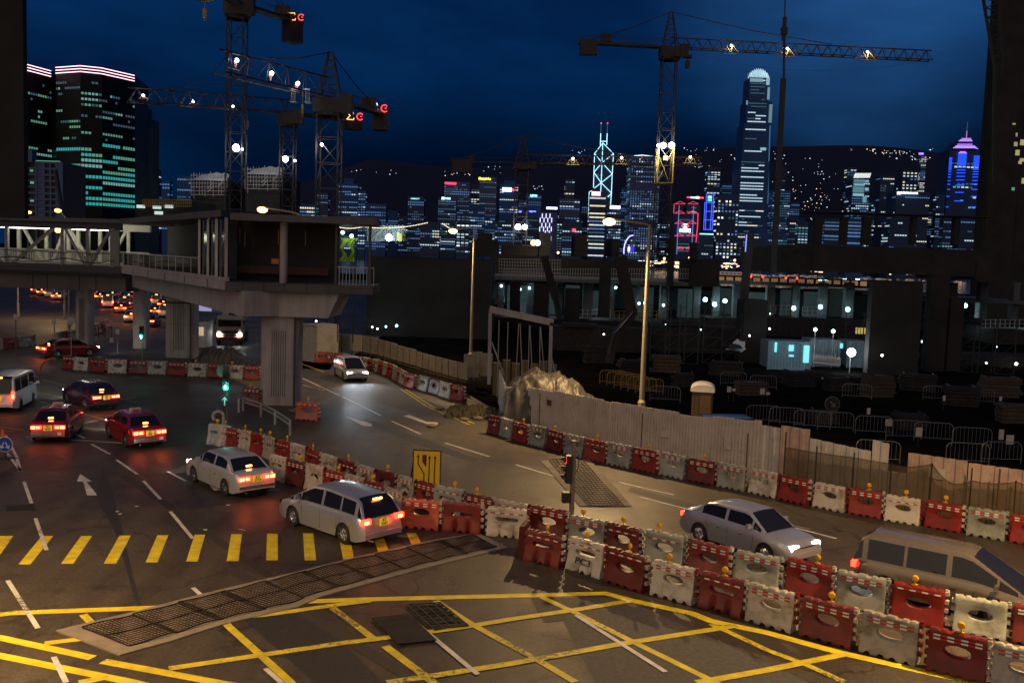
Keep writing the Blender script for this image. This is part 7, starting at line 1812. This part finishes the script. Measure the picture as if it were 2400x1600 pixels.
tower('faint speckled residential tower left of the small crowned tower', 1981, 2003, 392, 1600, M_tw3, p=.45, cols=(0, 2), cw=5)
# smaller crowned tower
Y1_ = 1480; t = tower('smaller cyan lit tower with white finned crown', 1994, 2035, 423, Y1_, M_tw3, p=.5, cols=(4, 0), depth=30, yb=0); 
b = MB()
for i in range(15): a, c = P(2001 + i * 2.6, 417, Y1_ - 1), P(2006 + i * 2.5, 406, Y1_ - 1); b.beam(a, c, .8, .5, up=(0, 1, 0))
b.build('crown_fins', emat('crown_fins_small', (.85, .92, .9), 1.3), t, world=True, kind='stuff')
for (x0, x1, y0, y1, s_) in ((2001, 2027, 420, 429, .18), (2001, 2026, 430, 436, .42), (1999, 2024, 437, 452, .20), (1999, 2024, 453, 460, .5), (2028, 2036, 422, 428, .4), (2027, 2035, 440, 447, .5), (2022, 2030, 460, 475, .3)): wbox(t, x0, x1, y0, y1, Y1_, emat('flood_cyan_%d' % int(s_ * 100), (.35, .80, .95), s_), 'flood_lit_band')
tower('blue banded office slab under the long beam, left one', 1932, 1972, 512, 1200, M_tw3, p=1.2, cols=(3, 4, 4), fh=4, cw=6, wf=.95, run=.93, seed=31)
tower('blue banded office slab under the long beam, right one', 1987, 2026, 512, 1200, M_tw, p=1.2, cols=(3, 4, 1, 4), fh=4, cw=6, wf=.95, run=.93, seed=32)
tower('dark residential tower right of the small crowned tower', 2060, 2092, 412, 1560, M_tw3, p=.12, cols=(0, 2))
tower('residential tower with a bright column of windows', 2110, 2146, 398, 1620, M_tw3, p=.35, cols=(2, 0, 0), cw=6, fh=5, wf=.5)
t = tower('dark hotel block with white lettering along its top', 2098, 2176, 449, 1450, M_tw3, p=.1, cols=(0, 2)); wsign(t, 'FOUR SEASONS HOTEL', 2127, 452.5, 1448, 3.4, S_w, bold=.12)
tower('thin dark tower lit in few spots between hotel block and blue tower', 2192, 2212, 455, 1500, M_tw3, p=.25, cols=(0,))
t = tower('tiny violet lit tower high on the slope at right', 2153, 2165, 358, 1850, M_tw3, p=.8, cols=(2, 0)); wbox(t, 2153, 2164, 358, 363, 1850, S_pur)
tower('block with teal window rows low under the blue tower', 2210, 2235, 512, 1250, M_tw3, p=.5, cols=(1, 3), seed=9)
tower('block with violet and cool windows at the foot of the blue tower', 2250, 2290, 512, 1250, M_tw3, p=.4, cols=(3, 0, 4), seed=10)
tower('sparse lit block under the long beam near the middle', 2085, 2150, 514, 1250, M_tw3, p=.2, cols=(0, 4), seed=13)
# blue / purple tower
YT = 1500; q = P(2255, 600, YT); t = thing('skyscraper', 'octagonal tower with blue light columns, purple stepped top and spire', 'skyscraper', (q.x, YT, 0))
b = MB(); b.extrude([P(x, y, YT) for x, y in ((2226, 352), (2297, 354), (2284, 600), (2209, 600))], (0, 40, 0)); b.build('wall', M_tw3, t, world=True)
for (xl, xr, yt, yb) in ((2234, 2292, 341, 350), (2245, 2280, 329, 338)): 
    b = MB(); a, c, e, f_ = P(xl, yb, YT), P(xr, yb, YT), P(xr - 8, yt, YT), P(xl + 8, yt, YT); b.extrude([a, c, e, f_], (0, 36, 0)); b.build('stepped_top', M_tw3, t, world=True)
for pts in ([(2254, 325), (2276, 325)], [(2250, 328), (2277, 328)], [(2247, 330.5), (2279, 330.5)], [(2244, 338.5), (2279, 338.5)], [(2240, 342), (2285, 342.5)], [(2238, 344), (2288, 345)], [(2234, 346.5), (2285, 346.5), (2292, 349)]): wline(t, pts, YT, .6, S_pur)
wline(t, [(2265, 324), (2266, 307)], YT, .7, emat('spire_pink', (.6, .25, .5), .7), 'spire'); wline(t, [(2266, 307), (2268, 286)], YT, .35, emat('spire_teal', (.05, .25, .35), .5), 'spire')
def blu(cx_top, w_, ypk, shift, solid_to, ys_):
    y = ypk + 6
    while y < solid_to: 
        k = (y - ypk) / 120; cx2 = cx_top - shift * k; hw_ = min(w_ / 2, (y - ypk) * 1.1); wline(t, [(cx2 - hw_, y), (cx2 + hw_, y)], YT - 1, .62, S_pur if y < 360 else S_vb, 'column_light'); y += 2.6
    for y in ys_: k = (y - ypk) / 120; cx2 = cx_top - shift * k; wline(t, [(cx2 - w_ / 2, y), (cx2 + w_ / 2, y)], YT - 1, .7, S_vb, 'column_light')
blu(2257, 20, 350, 10, 389, (392.7, 398.8, 405.5, 413.5, 422, 434, 451, 471))
blu(2290, 13, 360, 9, 399, (402.6, 408.6, 415, 423.3, 431.5, 444, 460.5, 485))
blu(2229, 6.5, 364, 9, 400, (403, 409, 415.4, 424, 432, 444, 460.5, 485))
b = MB(); facet(b, (P(2222, 440, YT).x, YT), (P(2290, 440, YT).x, YT), P(2255, 490, YT).z, P(2255, 356, YT).z, 5, 6, .14, (0, 1, 4), seed=77); b.build('lit_windows', WP, t, world=True, kind='stuff')
# waterfront: low lit strips and lamps on the far shore
rr = random.Random(9)
b = MB()
for i in range(170):
    px = rr.uniform(1480, 2350) if i % 3 else rr.uniform(1500, 1860); py = 612 + (px - 1500) * .033 + rr.uniform(-2, 12); q = P(px, py, 1280 - rr.uniform(0, 200)); b.mi = rr.choice((0, 0, 1, 2)); w_ = rr.choice((1.5, 2, 5, 9)); b.box(q, (w_, .5, 1.1))
b.build('waterfront_lights', [HM[0], HM[1], emat('shore_amber', (1, .7, .3), 2.5)], kind='stuff', label='line of tiny warm and white lights along the far harbour front', cat='lights')
for i, (px, py) in enumerate(((1557, 606), (1616, 604), (1684, 611), (1722, 610), (1765, 612), (1782, 613), (1783, 623), (1820, 617), (1832, 624), (1308, 592), (1618, 612))):
    q = P(px, py, 700); t = thing('shore_lamp', 'tiny amber lamp on the harbour edge, %s in the row' % ordn[i], 'street lamp', (q.x, 700, 0), 0, 'amber lamps along the harbour edge'); b = MB(); b.tube((0, 0, 0), (0, 0, q.z), .12, 5); b.build('post', M_steel, t); b = MB(); b.ball((0, 0, q.z), .85, 10, 6); b.build('lamp', emat('shore_lamp_glow', (1, .72, .28), 5), t, smooth=True)
# low pale ferry pier sheds
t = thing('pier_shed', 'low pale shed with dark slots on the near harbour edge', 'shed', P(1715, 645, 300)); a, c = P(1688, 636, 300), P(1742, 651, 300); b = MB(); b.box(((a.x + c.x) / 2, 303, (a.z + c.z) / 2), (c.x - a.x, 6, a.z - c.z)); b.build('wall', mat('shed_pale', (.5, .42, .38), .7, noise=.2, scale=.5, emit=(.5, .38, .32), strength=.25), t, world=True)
b = MB()
for i in range(5): b.box(P(1694 + i * 9.5, 640 + i * .3, 299.9), (.9, .2, .35))
b.build('slots', M_black, t, world=True, kind='stuff')

# ---- dark office towers at far left with pink neon crown
YO = 700; t = thing('office_tower', 'dark curved office tower with pink neon lines on its roof, the wider one', 'office tower', (P(230, 500, YO).x, YO, 0))
def at(px, Y): p = P(px, 420, Y); return Vector((p.x, Y, 0))
zt = P(190, 157, 690).z; front = [at(133, 700), at(190, 690), at(240, 696), at(316, 722)]
zt = P(240, 160, 696).z
b = MB(); poly = [(p.x, p.y) for p in front] + [(front[-1].x - 8, 770), (front[0].x, 770)]; b.prism(poly, 0, zt); b.build('wall', mat('office_dark', (.018, .019, .018), .4, noise=.2, scale=.05, spec=.25), t, world=True)
b = MB(); ztw = zt - 9
for k in range(3):
    A, B = front[k], front[k + 1]
    facet(b, (A.x, A.y), (B.x, B.y), 36, 82, 3.7, 2.2, .50, (7, 5, 7, 1), wf=.8, hf=.55, run=.8, seed=40 + k, offs=.25)
    facet(b, (A.x, A.y), (B.x, B.y), 82, ztw, 3.7, 2.2, .34, (1, 4, 5, 4), wf=.7, hf=.4, run=.7, seed=50 + k, offs=.25)
b.build('lit_windows', WP, t, world=True, kind='stuff')
def neon(t, pts, zs_):
    for z in zs_: b = MB(); b.path([Vector((p.x, p.y - .4, z)) for p in pts], .28, 5); b.build('neon_line', S_pink, t, world=True)
neon(t, front, (zt, zt - 2, zt - 4))
for (px0, px1, Y0, Y1, py) in ((313, 328, 735, 752, 240), (333, 346, 760, 772, 272)):
    A, B = at(px0 - 10, Y0), at(px1, Y1); z_ = P(px0 + 6, py, (Y0 + Y1) / 2).z; b = MB(); b.prism([(A.x, A.y), (B.x, B.y), (B.x - 2, B.y + 30), (A.x, A.y + 30)], 0, z_); b.build('side_wing', MAT['office_dark'], t, world=True); neon(t, [A.lerp(B, .3), B], (z_, z_ - 2, z_ - 4))
    b = MB(); facet(b, (A.lerp(B, .5).x, A.lerp(B, .5).y), (B.x, B.y), 40, z_ - 12, 4, 3, .12, (1, 0), seed=px0); b.build('lit_windows', WP, t, world=True, kind='stuff')
t = thing('office_tower', 'dark office tower with pink neon lines, half hidden by the left edge', 'office tower', (P(90, 500, YO).x, YO, 0))
A, B = at(20, 672), at(122, 712); z2 = P(67, 152, 690).z; b = MB(); b.prism([(A.x, A.y), (B.x, B.y), (B.x, B.y + 50), (A.x, A.y + 50)], 0, z2); b.build('wall', MAT['office_dark'], t, world=True); neon(t, [A, B], (z2, z2 - 2, z2 - 4))
b = MB(); facet(b, (A.x, A.y), (B.x, B.y), 40, z2 - 10, 3.7, 2.2, .30, (1, 4, 5), seed=61, offs=.25); b.build('lit_windows', WP, t, world=True, kind='stuff')
b = MB(); A, B = at(118, 712), at(136, 702); z3 = P(127, 258, 705).z; b.prism([(A.x, A.y + 2), (B.x, B.y + 2), (B.x, B.y + 30), (A.x, A.y + 30)], 0, z3); b.build('link_block', MAT['office_dark'], t, world=True)
# pale grid office block
YG = 300; t = thing('office_block', 'pale blue grey office block with a grid of recessed windows', 'office block', (P(100, 500, YG).x, YG, 0))
M_pale = mat('pale_grid', (.10, .14, .24), .8, noise=.1, scale=.2); a, c = P(66, 376, YG), P(147, 376, YG); zt_ = P(110, 379, YG).z
b = MB(); b.box(((a.x + c.x) / 2, YG + 8, zt_ / 2), (c.x - a.x, 16, zt_)); b.build('wall', MAT['office_dark'], t, world=True)
b = MB(); cols_ = [66, 86, 105, 120, 134, 147]
for px in cols_: q = P(px, 440, YG); b.box((q.x, YG - .2, zt_ / 2), (.55, .6, zt_))
b.box((P(141, 440, YG).x, YG - .15, zt_ / 2), (1.6, .5, zt_)); b.box(((a.x + P(66, 376, YG).x) / 2 + .9, YG - .1, zt_ + 1.6), (2.2, 3, 4))
for k in range(11): b.box(((a.x + c.x) / 2, YG - .16, zt_ - .3 - k * 1.88), (c.x - a.x, .5, .62))
for k in range(11): b.box((P(95.5, 440, YG).x, YG - .05, zt_ - 1.2 - k * 1.88), (2.3, .3, 1.2))
b.build('facade_grid', M_pale, t, world=True)
for (px, py, w, m_) in ((98, 401, 1.0, WP[6]), (75, 428, 1.1, WP[1]), (75, 470, 1.1, WP[1]), (74, 400, 1.0, WP[5])): q = P(px, py, YG - .1); b = MB(); b.box(q, (w, .1, .7)); b.build('window', m_, t, world=True)
q = P(110, 373, YG); b = MB(); b.box((q.x + .5, YG - .4, zt_ + .15), (7.5, .2, .25)); b.build('roof_light_line', WP[5], t, world=True)
b = MB(); b.beam(P(130, 398, 200), P(146, 500, 200), .5, .9, up=(0, 1, 0)); tt_ = thing('crane_boom', 'dark slanting boom in front of the pale office block', 'boom', P(140, 500, 200)); b.build('boom', M_black, tt_, world=True)
# ================================================================== MORE SITE CLUTTER
M_timber = mat('old_timber', (.07, .05, .03), .9, noise=.3)
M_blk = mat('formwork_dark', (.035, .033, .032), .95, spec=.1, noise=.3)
def stack(px, py, w, h_, label, m, k):
    p = G(px, py); t = thing('material_stack', label, 'material stack', (p.x, p.y, 0), rnd.uniform(-.3, .3), 'stacks of site material in the dark yard'); rr = random.Random(k)
    z = 0
    while z < h_:
        d = rr.uniform(.16, .34); b = MB(); n = rr.randint(3, 6)
        b.box((rr.uniform(-.1, .1), 0, z + d / 2), (w * rr.uniform(.8, 1), 1.1, d * .86)); b.build('layer', m, t); z += d
    b = MB()
    for s_ in (-1, 1): b.box((s_ * w * .35, 0, z + .05), (.08, 1.2, .1)); b = (b.build('strap', M_black, t) and MB())
    return t
for i, (px, py, w, h_) in enumerate(((1560, 872, 2.6, 1.3), (1600, 905, 1.8, .9), (1700, 880, 3.0, 1.2), (1760, 925, 2.2, .8), (1870, 905, 2.6, 1.1), (1960, 915, 2.0, 1.0), (2055, 930, 2.4, 1.4), (2150, 915, 3.0, 1.0), (2250, 950, 2.4, 1.2), (2340, 930, 3.2, 1.5), (1480, 880, 2.2, 1.1), (1400, 850, 2.6, 1.4), (2380, 990, 2.4, 1.0), (1930, 990, 1.8, .6), (2130, 1005, 2.0, .8))):
    stack(px, py, w, h_, 'low dark stack of boards in the yard, %s in the scatter' % ordn[i], M_timber if i % 3 == 0 else M_blk, i)
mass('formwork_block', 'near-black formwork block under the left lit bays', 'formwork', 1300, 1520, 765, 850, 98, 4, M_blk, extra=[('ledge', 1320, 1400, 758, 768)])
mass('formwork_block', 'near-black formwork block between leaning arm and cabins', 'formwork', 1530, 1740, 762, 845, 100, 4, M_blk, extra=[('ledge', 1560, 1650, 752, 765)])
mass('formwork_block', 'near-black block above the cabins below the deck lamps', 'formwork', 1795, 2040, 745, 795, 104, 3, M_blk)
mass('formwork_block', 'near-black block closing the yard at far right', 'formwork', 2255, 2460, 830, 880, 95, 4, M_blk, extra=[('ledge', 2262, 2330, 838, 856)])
# steel soldier frames and short props in the pit
for i, (px, py, h_) in enumerate(((1545, 845, 5), (1580, 850, 6.5), (1612, 852, 5.5), (1668, 850, 6), (1712, 846, 4.6), (1998, 848, 5), (2163, 870, 6.5), (2170, 868, 5.2), (2268, 872, 6), (2300, 872, 4.4), (2352, 876, 5.6))):
    p = G(px, py); t = thing('shoring_tower', 'thin braced steel frame standing in the dark pit, %s from left' % ordn[i], 'shoring tower', (p.x, p.y, 0), 0, 'braced steel frames in the pit'); b = MB(); w = .9
    for s_ in (-1, 1): b.beam((s_ * w, 0, 0), (s_ * w, 0, h_), .09, .09, up=(0, 1, 0))
    n = int(h_ / 1.2)
    for k in range(n): z = h_ * k / n; b.beam((-w, 0, z), (w, 0, z), .05, .05); b.beam((-w, 0, z), (w, 0, z + h_ / n), .04, .04, up=(0, 1, 0))
    b.build('frame', M_sil, t)
# small work lamps scattered through the site
for i, (px, py, Y, c, s_) in enumerate(((1560, 760, 99, 0, .07), (1642, 772, 99, 0, .07), (1756, 786, 91, 1, .08), (1803, 770, 91, 1, .09), (1804, 735, 103, 0, .06), (2066, 832, 83, 1, .10), (2160, 800, 88, 0, .09), (2220, 744, 100, 1, .13), (2333, 812, 94, 0, .09), (2380, 852, 94, 1, .14), (2310, 850, 93, 0, .08), (905, 765, 107, 0, .10), (885, 770, 107, 1, .09), (930, 763, 107, 0, .14), (873, 766, 107, 1, .09), (1415, 783, 97, 1, .08), (738, 735, 100, 2, .10), (742, 752, 100, 1, .08), (1260, 893, 56, 3, .09), (748, 575, 80, 0, .05))):
    q = P(px, py, Y); t = thing('work_lamp', 'pinprick work lamp in the dark site, %s of the scatter' % ordn[i], 'lamp', (q.x, q.y, q.z), 0, 'small work lamps in the site')
    b = MB(); b.ball((0, -.15, 0), s_, 10, 6); b.build('lamp', (M_cyanl, M_ledj, M_sodfar, emat('amber_flasher', (1, .35, .02), 7))[c], t, smooth=True); b = MB(); b.box((0, 0, -s_), (.06, .1, s_ * 2)); b.build('bracket', M_black, t)
# lit yellow windows of the dark tower at the right edge
dt = [o for o in COL.objects if o.name.startswith('dark_tower')][0]
for (px, py, w, h_) in ((2376, 291, .5, .3), (2382, 316, .3, .6), (2380, 338, .6, .7), (2384, 358, .7, .9), (2396, 334, .8, .9), (2398, 375, 1.1, .5), (2390, 381, .6, .5), (2398, 424, .4, .9), (2374, 443, .5, .5)):
    q = P(px, py, 159.8); b = MB(); b.box(q, (w, .2, h_)); b.build('window', emat('old_window', (.55, .50, .25), .6) if py != 443 else WP[5], dt, world=True)
# rooftop pipes and the road sign gantry poles by the left carriageway
for i, (px, py, hp) in enumerate(((38, 842, 735), (128, 848, 745), (276, 830, 770), (262, 836, 790))):
    p = G(px, py); z = P(px, hp, p.y).z; t = thing('thin_post', 'thin dark post by the left carriageway, %s from left' % ('first', 'second', 'fourth', 'third')[i], 'post', (p.x, p.y, 0), 0, 'thin posts by the left carriageway'); b = MB(); b.tube((0, 0, 0), (0, 0, z), .04, 6); b.build('pole', M_concd, t); b = MB(); b.box((0, -.03, z - .25), (.3, .03, .4)); b.build('plate', M_conc, t)
# low railing before the carriageway behind the hoop
a, c = G(146, 808), G(262, 790); t = thing('pedestrian_railing', 'dark pedestrian railing in front of the lit left carriageway', 'railing', a); b = MB()
for z in (.35, 1.05): b.beam(a + Vector((0, 0, z)), c + Vector((0, 0, z)), .05, .05)
for i in range(8): p = a.lerp(c, i / 7); b.box(p + Vector((0, 0, .55)), (.06, .06, 1.1))
b.build('railing', M_black, t, world=True)
# tarpaulin covered pile under the bridge and a small booth
cloth_heap('covered_pile', 'dark tarpaulin heap in front of the mixer truck', (525, 845), 76, 4.6, 3.0, 1.25, M_tarp, 5, 'covered pile')
p = G(470, 812); t = thing('guard_booth', 'small pale guard booth between the two bridge piers', 'booth', (p.x, p.y, 0)); b = MB(); b.box((0, 0, 1.2), (1.7, 1.6, 2.4)); b.build('walls', M_cont, t); b = MB(); b.box((0, -.05, 2.5), (2.0, 2.0, .14)); b.build('roof', M_concd, t); b = MB(); b.box((.1, -.82, 1.5), (.9, .04, .8)); b.build('window', mat('booth_window', (.5, .35, .22), .5, emit=(1, .75, .5), strength=.45), t)
t = thing('site_hut', 'blue grey lit hut behind the mixer truck drum', 'hut', P(515, 715, 110)); sbox(t, 'wall', 470, 580, 700, 735, 110, 3, mat('hut_wall', (.12, .15, .2), .7)); b = MB(); b.box(P(512, 712, 109.8), (1.6, .1, .7)); b.build('window', WP[0], t, world=True); b = MB(); b.box(P(473, 706, 109.7), (2.2, .1, 2.2)); b.build('screen', emat('lilac_screen', (.45, .42, .75), .6), t, world=True)
# faint background towers filling the skyline
for i, (x0, x1, y, Y, cs) in enumerate(((742, 768, 452, 1650, (3, 4)), (905, 932, 494, 1550, (4, 3)), (934, 956, 508, 1500, (0, 4)), (1215, 1232, 470, 1620, (4, 0)), (1362, 1380, 480, 1600, (3, 4)), (1455, 1477, 440, 1650, (3, 4)), (1546, 1578, 520, 1500, (0, 4)), (1850, 1872, 474, 1620, (3, 4)), (1905, 1932, 530, 1350, (0, 4)), (2040, 2060, 470, 1620, (4, 0)), (2172, 2192, 486, 1560, (4, 2)), (1136, 1160, 505, 1350, (0, 4)), (1225, 1262, 508, 1330, (0, 4, 3)), (1690, 1712, 430, 1680, (4, 3)), (1742, 1800, 560, 1280, (0, 1, 4)), (1790, 1846, 548, 1300, (1, 4, 0)))):
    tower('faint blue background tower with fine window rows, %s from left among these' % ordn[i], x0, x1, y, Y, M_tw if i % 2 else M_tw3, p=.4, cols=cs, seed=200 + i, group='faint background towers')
# ---- footbridge details: joints, drain pipes, conduits, ceiling fittings
def bpart(b, name, m): return b.build(name, m, br, world=True)
for f in (.16, .34, .52, .70, .88):
    p = B1.lerp(B2, f) + n12 * -.004; b = MB(); b.beam(p + Vector((0, 0, 6.82)), p + Vector((0, 0, 7.3)), .03, .03, up=(0, 1, 0)); bpart(b, 'deck_joint', M_black)
for f in (.12, .26, .40, .55, .70, .85):
    p = B2.lerp(B3, f); b = MB(); b.beam(p + Vector((0, -.004, 6.82)), p + Vector((0, -.004, 7.26)), .03, .03, up=(0, 1, 0)); bpart(b, 'deck_joint', M_black)
for px in (66, 100, 176, 215):
    p = on(px) + o01 * .115; b = MB(); b.beam(Vector((p.x, p.y, 5.15)), Vector((p.x, p.y, 6.55)), .05, .06, up=(0, 1, 0)); bpart(b, 'girder_joint', M_black)
b = MB(); x_ = P(694, 800, Yp).x; b.tube((x_, Yp - .42, 0), (x_, Yp - .42, 5.3), .06, 8); bpart(b, 'drain_pipe', M_girder)
b = MB(); x_ = P(451, 760, 80).x; b.tube((x_, 79.5, 0), (x_, 79.5, 6.8), .07, 8); bpart(b, 'drain_pipe', M_girder)
b = MB(); pts = [on(px) - o01 * .03 + Vector((0, 0, 7.75 + .16 * math.sin(px * .05))) for px in range(-200, 270, 12)]; b.path(pts, .045, 5); bpart(b, 'hanging_cable', M_black)
b = MB(); pts = [on(px) - o01 * .03 + Vector((0, 0, 8.42 + .05 * math.sin(px * .08))) for px in range(-200, 270, 14)]; b.path(pts, .04, 5); bpart(b, 'hanging_cable', M_black)
for f in (.15, .35, .55): p = B1.lerp(B2, f) + n12 * .4; b = MB(); b.box((p.x, p.y, 10.9), (1.0, .18, .08), rz=math.atan2(d12.y, d12.x)); bpart(b, 'unlit_ceiling_tube', M_conc)
b = MB(); a = P(645, 612, 56.6); b.box(a, (.45, .06, .3)); bpart(b, 'notice_plate', mat('notice_orange', (.5, .16, .05), .6))
b = MB(); b.beam(P(388, 758, 79.4), P(590, 770, 58), .02, .02); bpart(b, 'cable', M_black)
for k, zz in enumerate((6.2, 4.6)):
    b = MB(); x0, x1 = P(386, 760, 79.4).x, P(459, 760, 79.4).x; b.box(((x0 + x1) / 2, 79.52, zz), (x1 - x0, .08, .12)); bpart(b, 'pier_strap', M_black)
# posters and marks on the corrugated hoarding
for i, (px, py, w, h_, m_) in enumerate(((1560, 1010, .5, .35, M_note), (1705, 1030, .35, .5, M_note), (1290, 965, .4, .3, M_rust), (2190, 1105, .6, .4, M_note))):
    k = max(j for j in range(len(base) - 1) if base[j][0] <= px); A_, B_ = G(*base[k]), G(*base[k + 1]); d_ = (B_ - A_).normalized(); n_ = Vector((d_.y, -d_.x, 0)); u_ = (px - base[k][0]) / (base[k + 1][0] - base[k][0])
    q = A_.lerp(B_, u_) + n_ * .06; b = MB(); b.box((q.x, q.y, 1.45 + .1 * i), (w, .01, h_), rz=math.atan2(d_.y, d_.x)); b.build('poster', m_, fence, world=True)
# loose rubble, sandbags along the barrier feet
M_bag = mat('sandbag', (.20, .16, .10), .9, noise=.3)
for i, (px, py) in enumerate(((1012, 1000), (1050, 975), (1088, 985), (1030, 960), (690, 965), (600, 1046), (1120, 982))):
    p = G(px, py); t = thing('sandbag', ('small brown sandbag ' + ('on the verge left of the fence corner, first', 'on the verge, topmost', 'on the verge, rightmost of the upper ones', 'on the verge, farthest back', 'at the pier foot', 'at the left end of the median line', 'touching the first fence barrier')[i]), 'sandbag', (p.x, p.y, 0), i * .7, 'sandbags beside the barriers'); b = MB(); b.ball((0, 0, .07), .3, 12, 7, .36); b.build('bag', M_bag, t, smooth=True); b = MB(); b.tube((.26, 0, .08), (.38, .02, .11), .035, 6); b.build('tied_neck', M_bag, t)
cloth_heap('rubble_heap', 'low heap of creased sheeting and soil where the upper road meets the fence', (1115, 975), G(1115, 975).y, 3.6, 1.8, .5, mat('heap_soil', (.09, .07, .04), .8, noise=.4, scale=4), 9, 'soil heap')
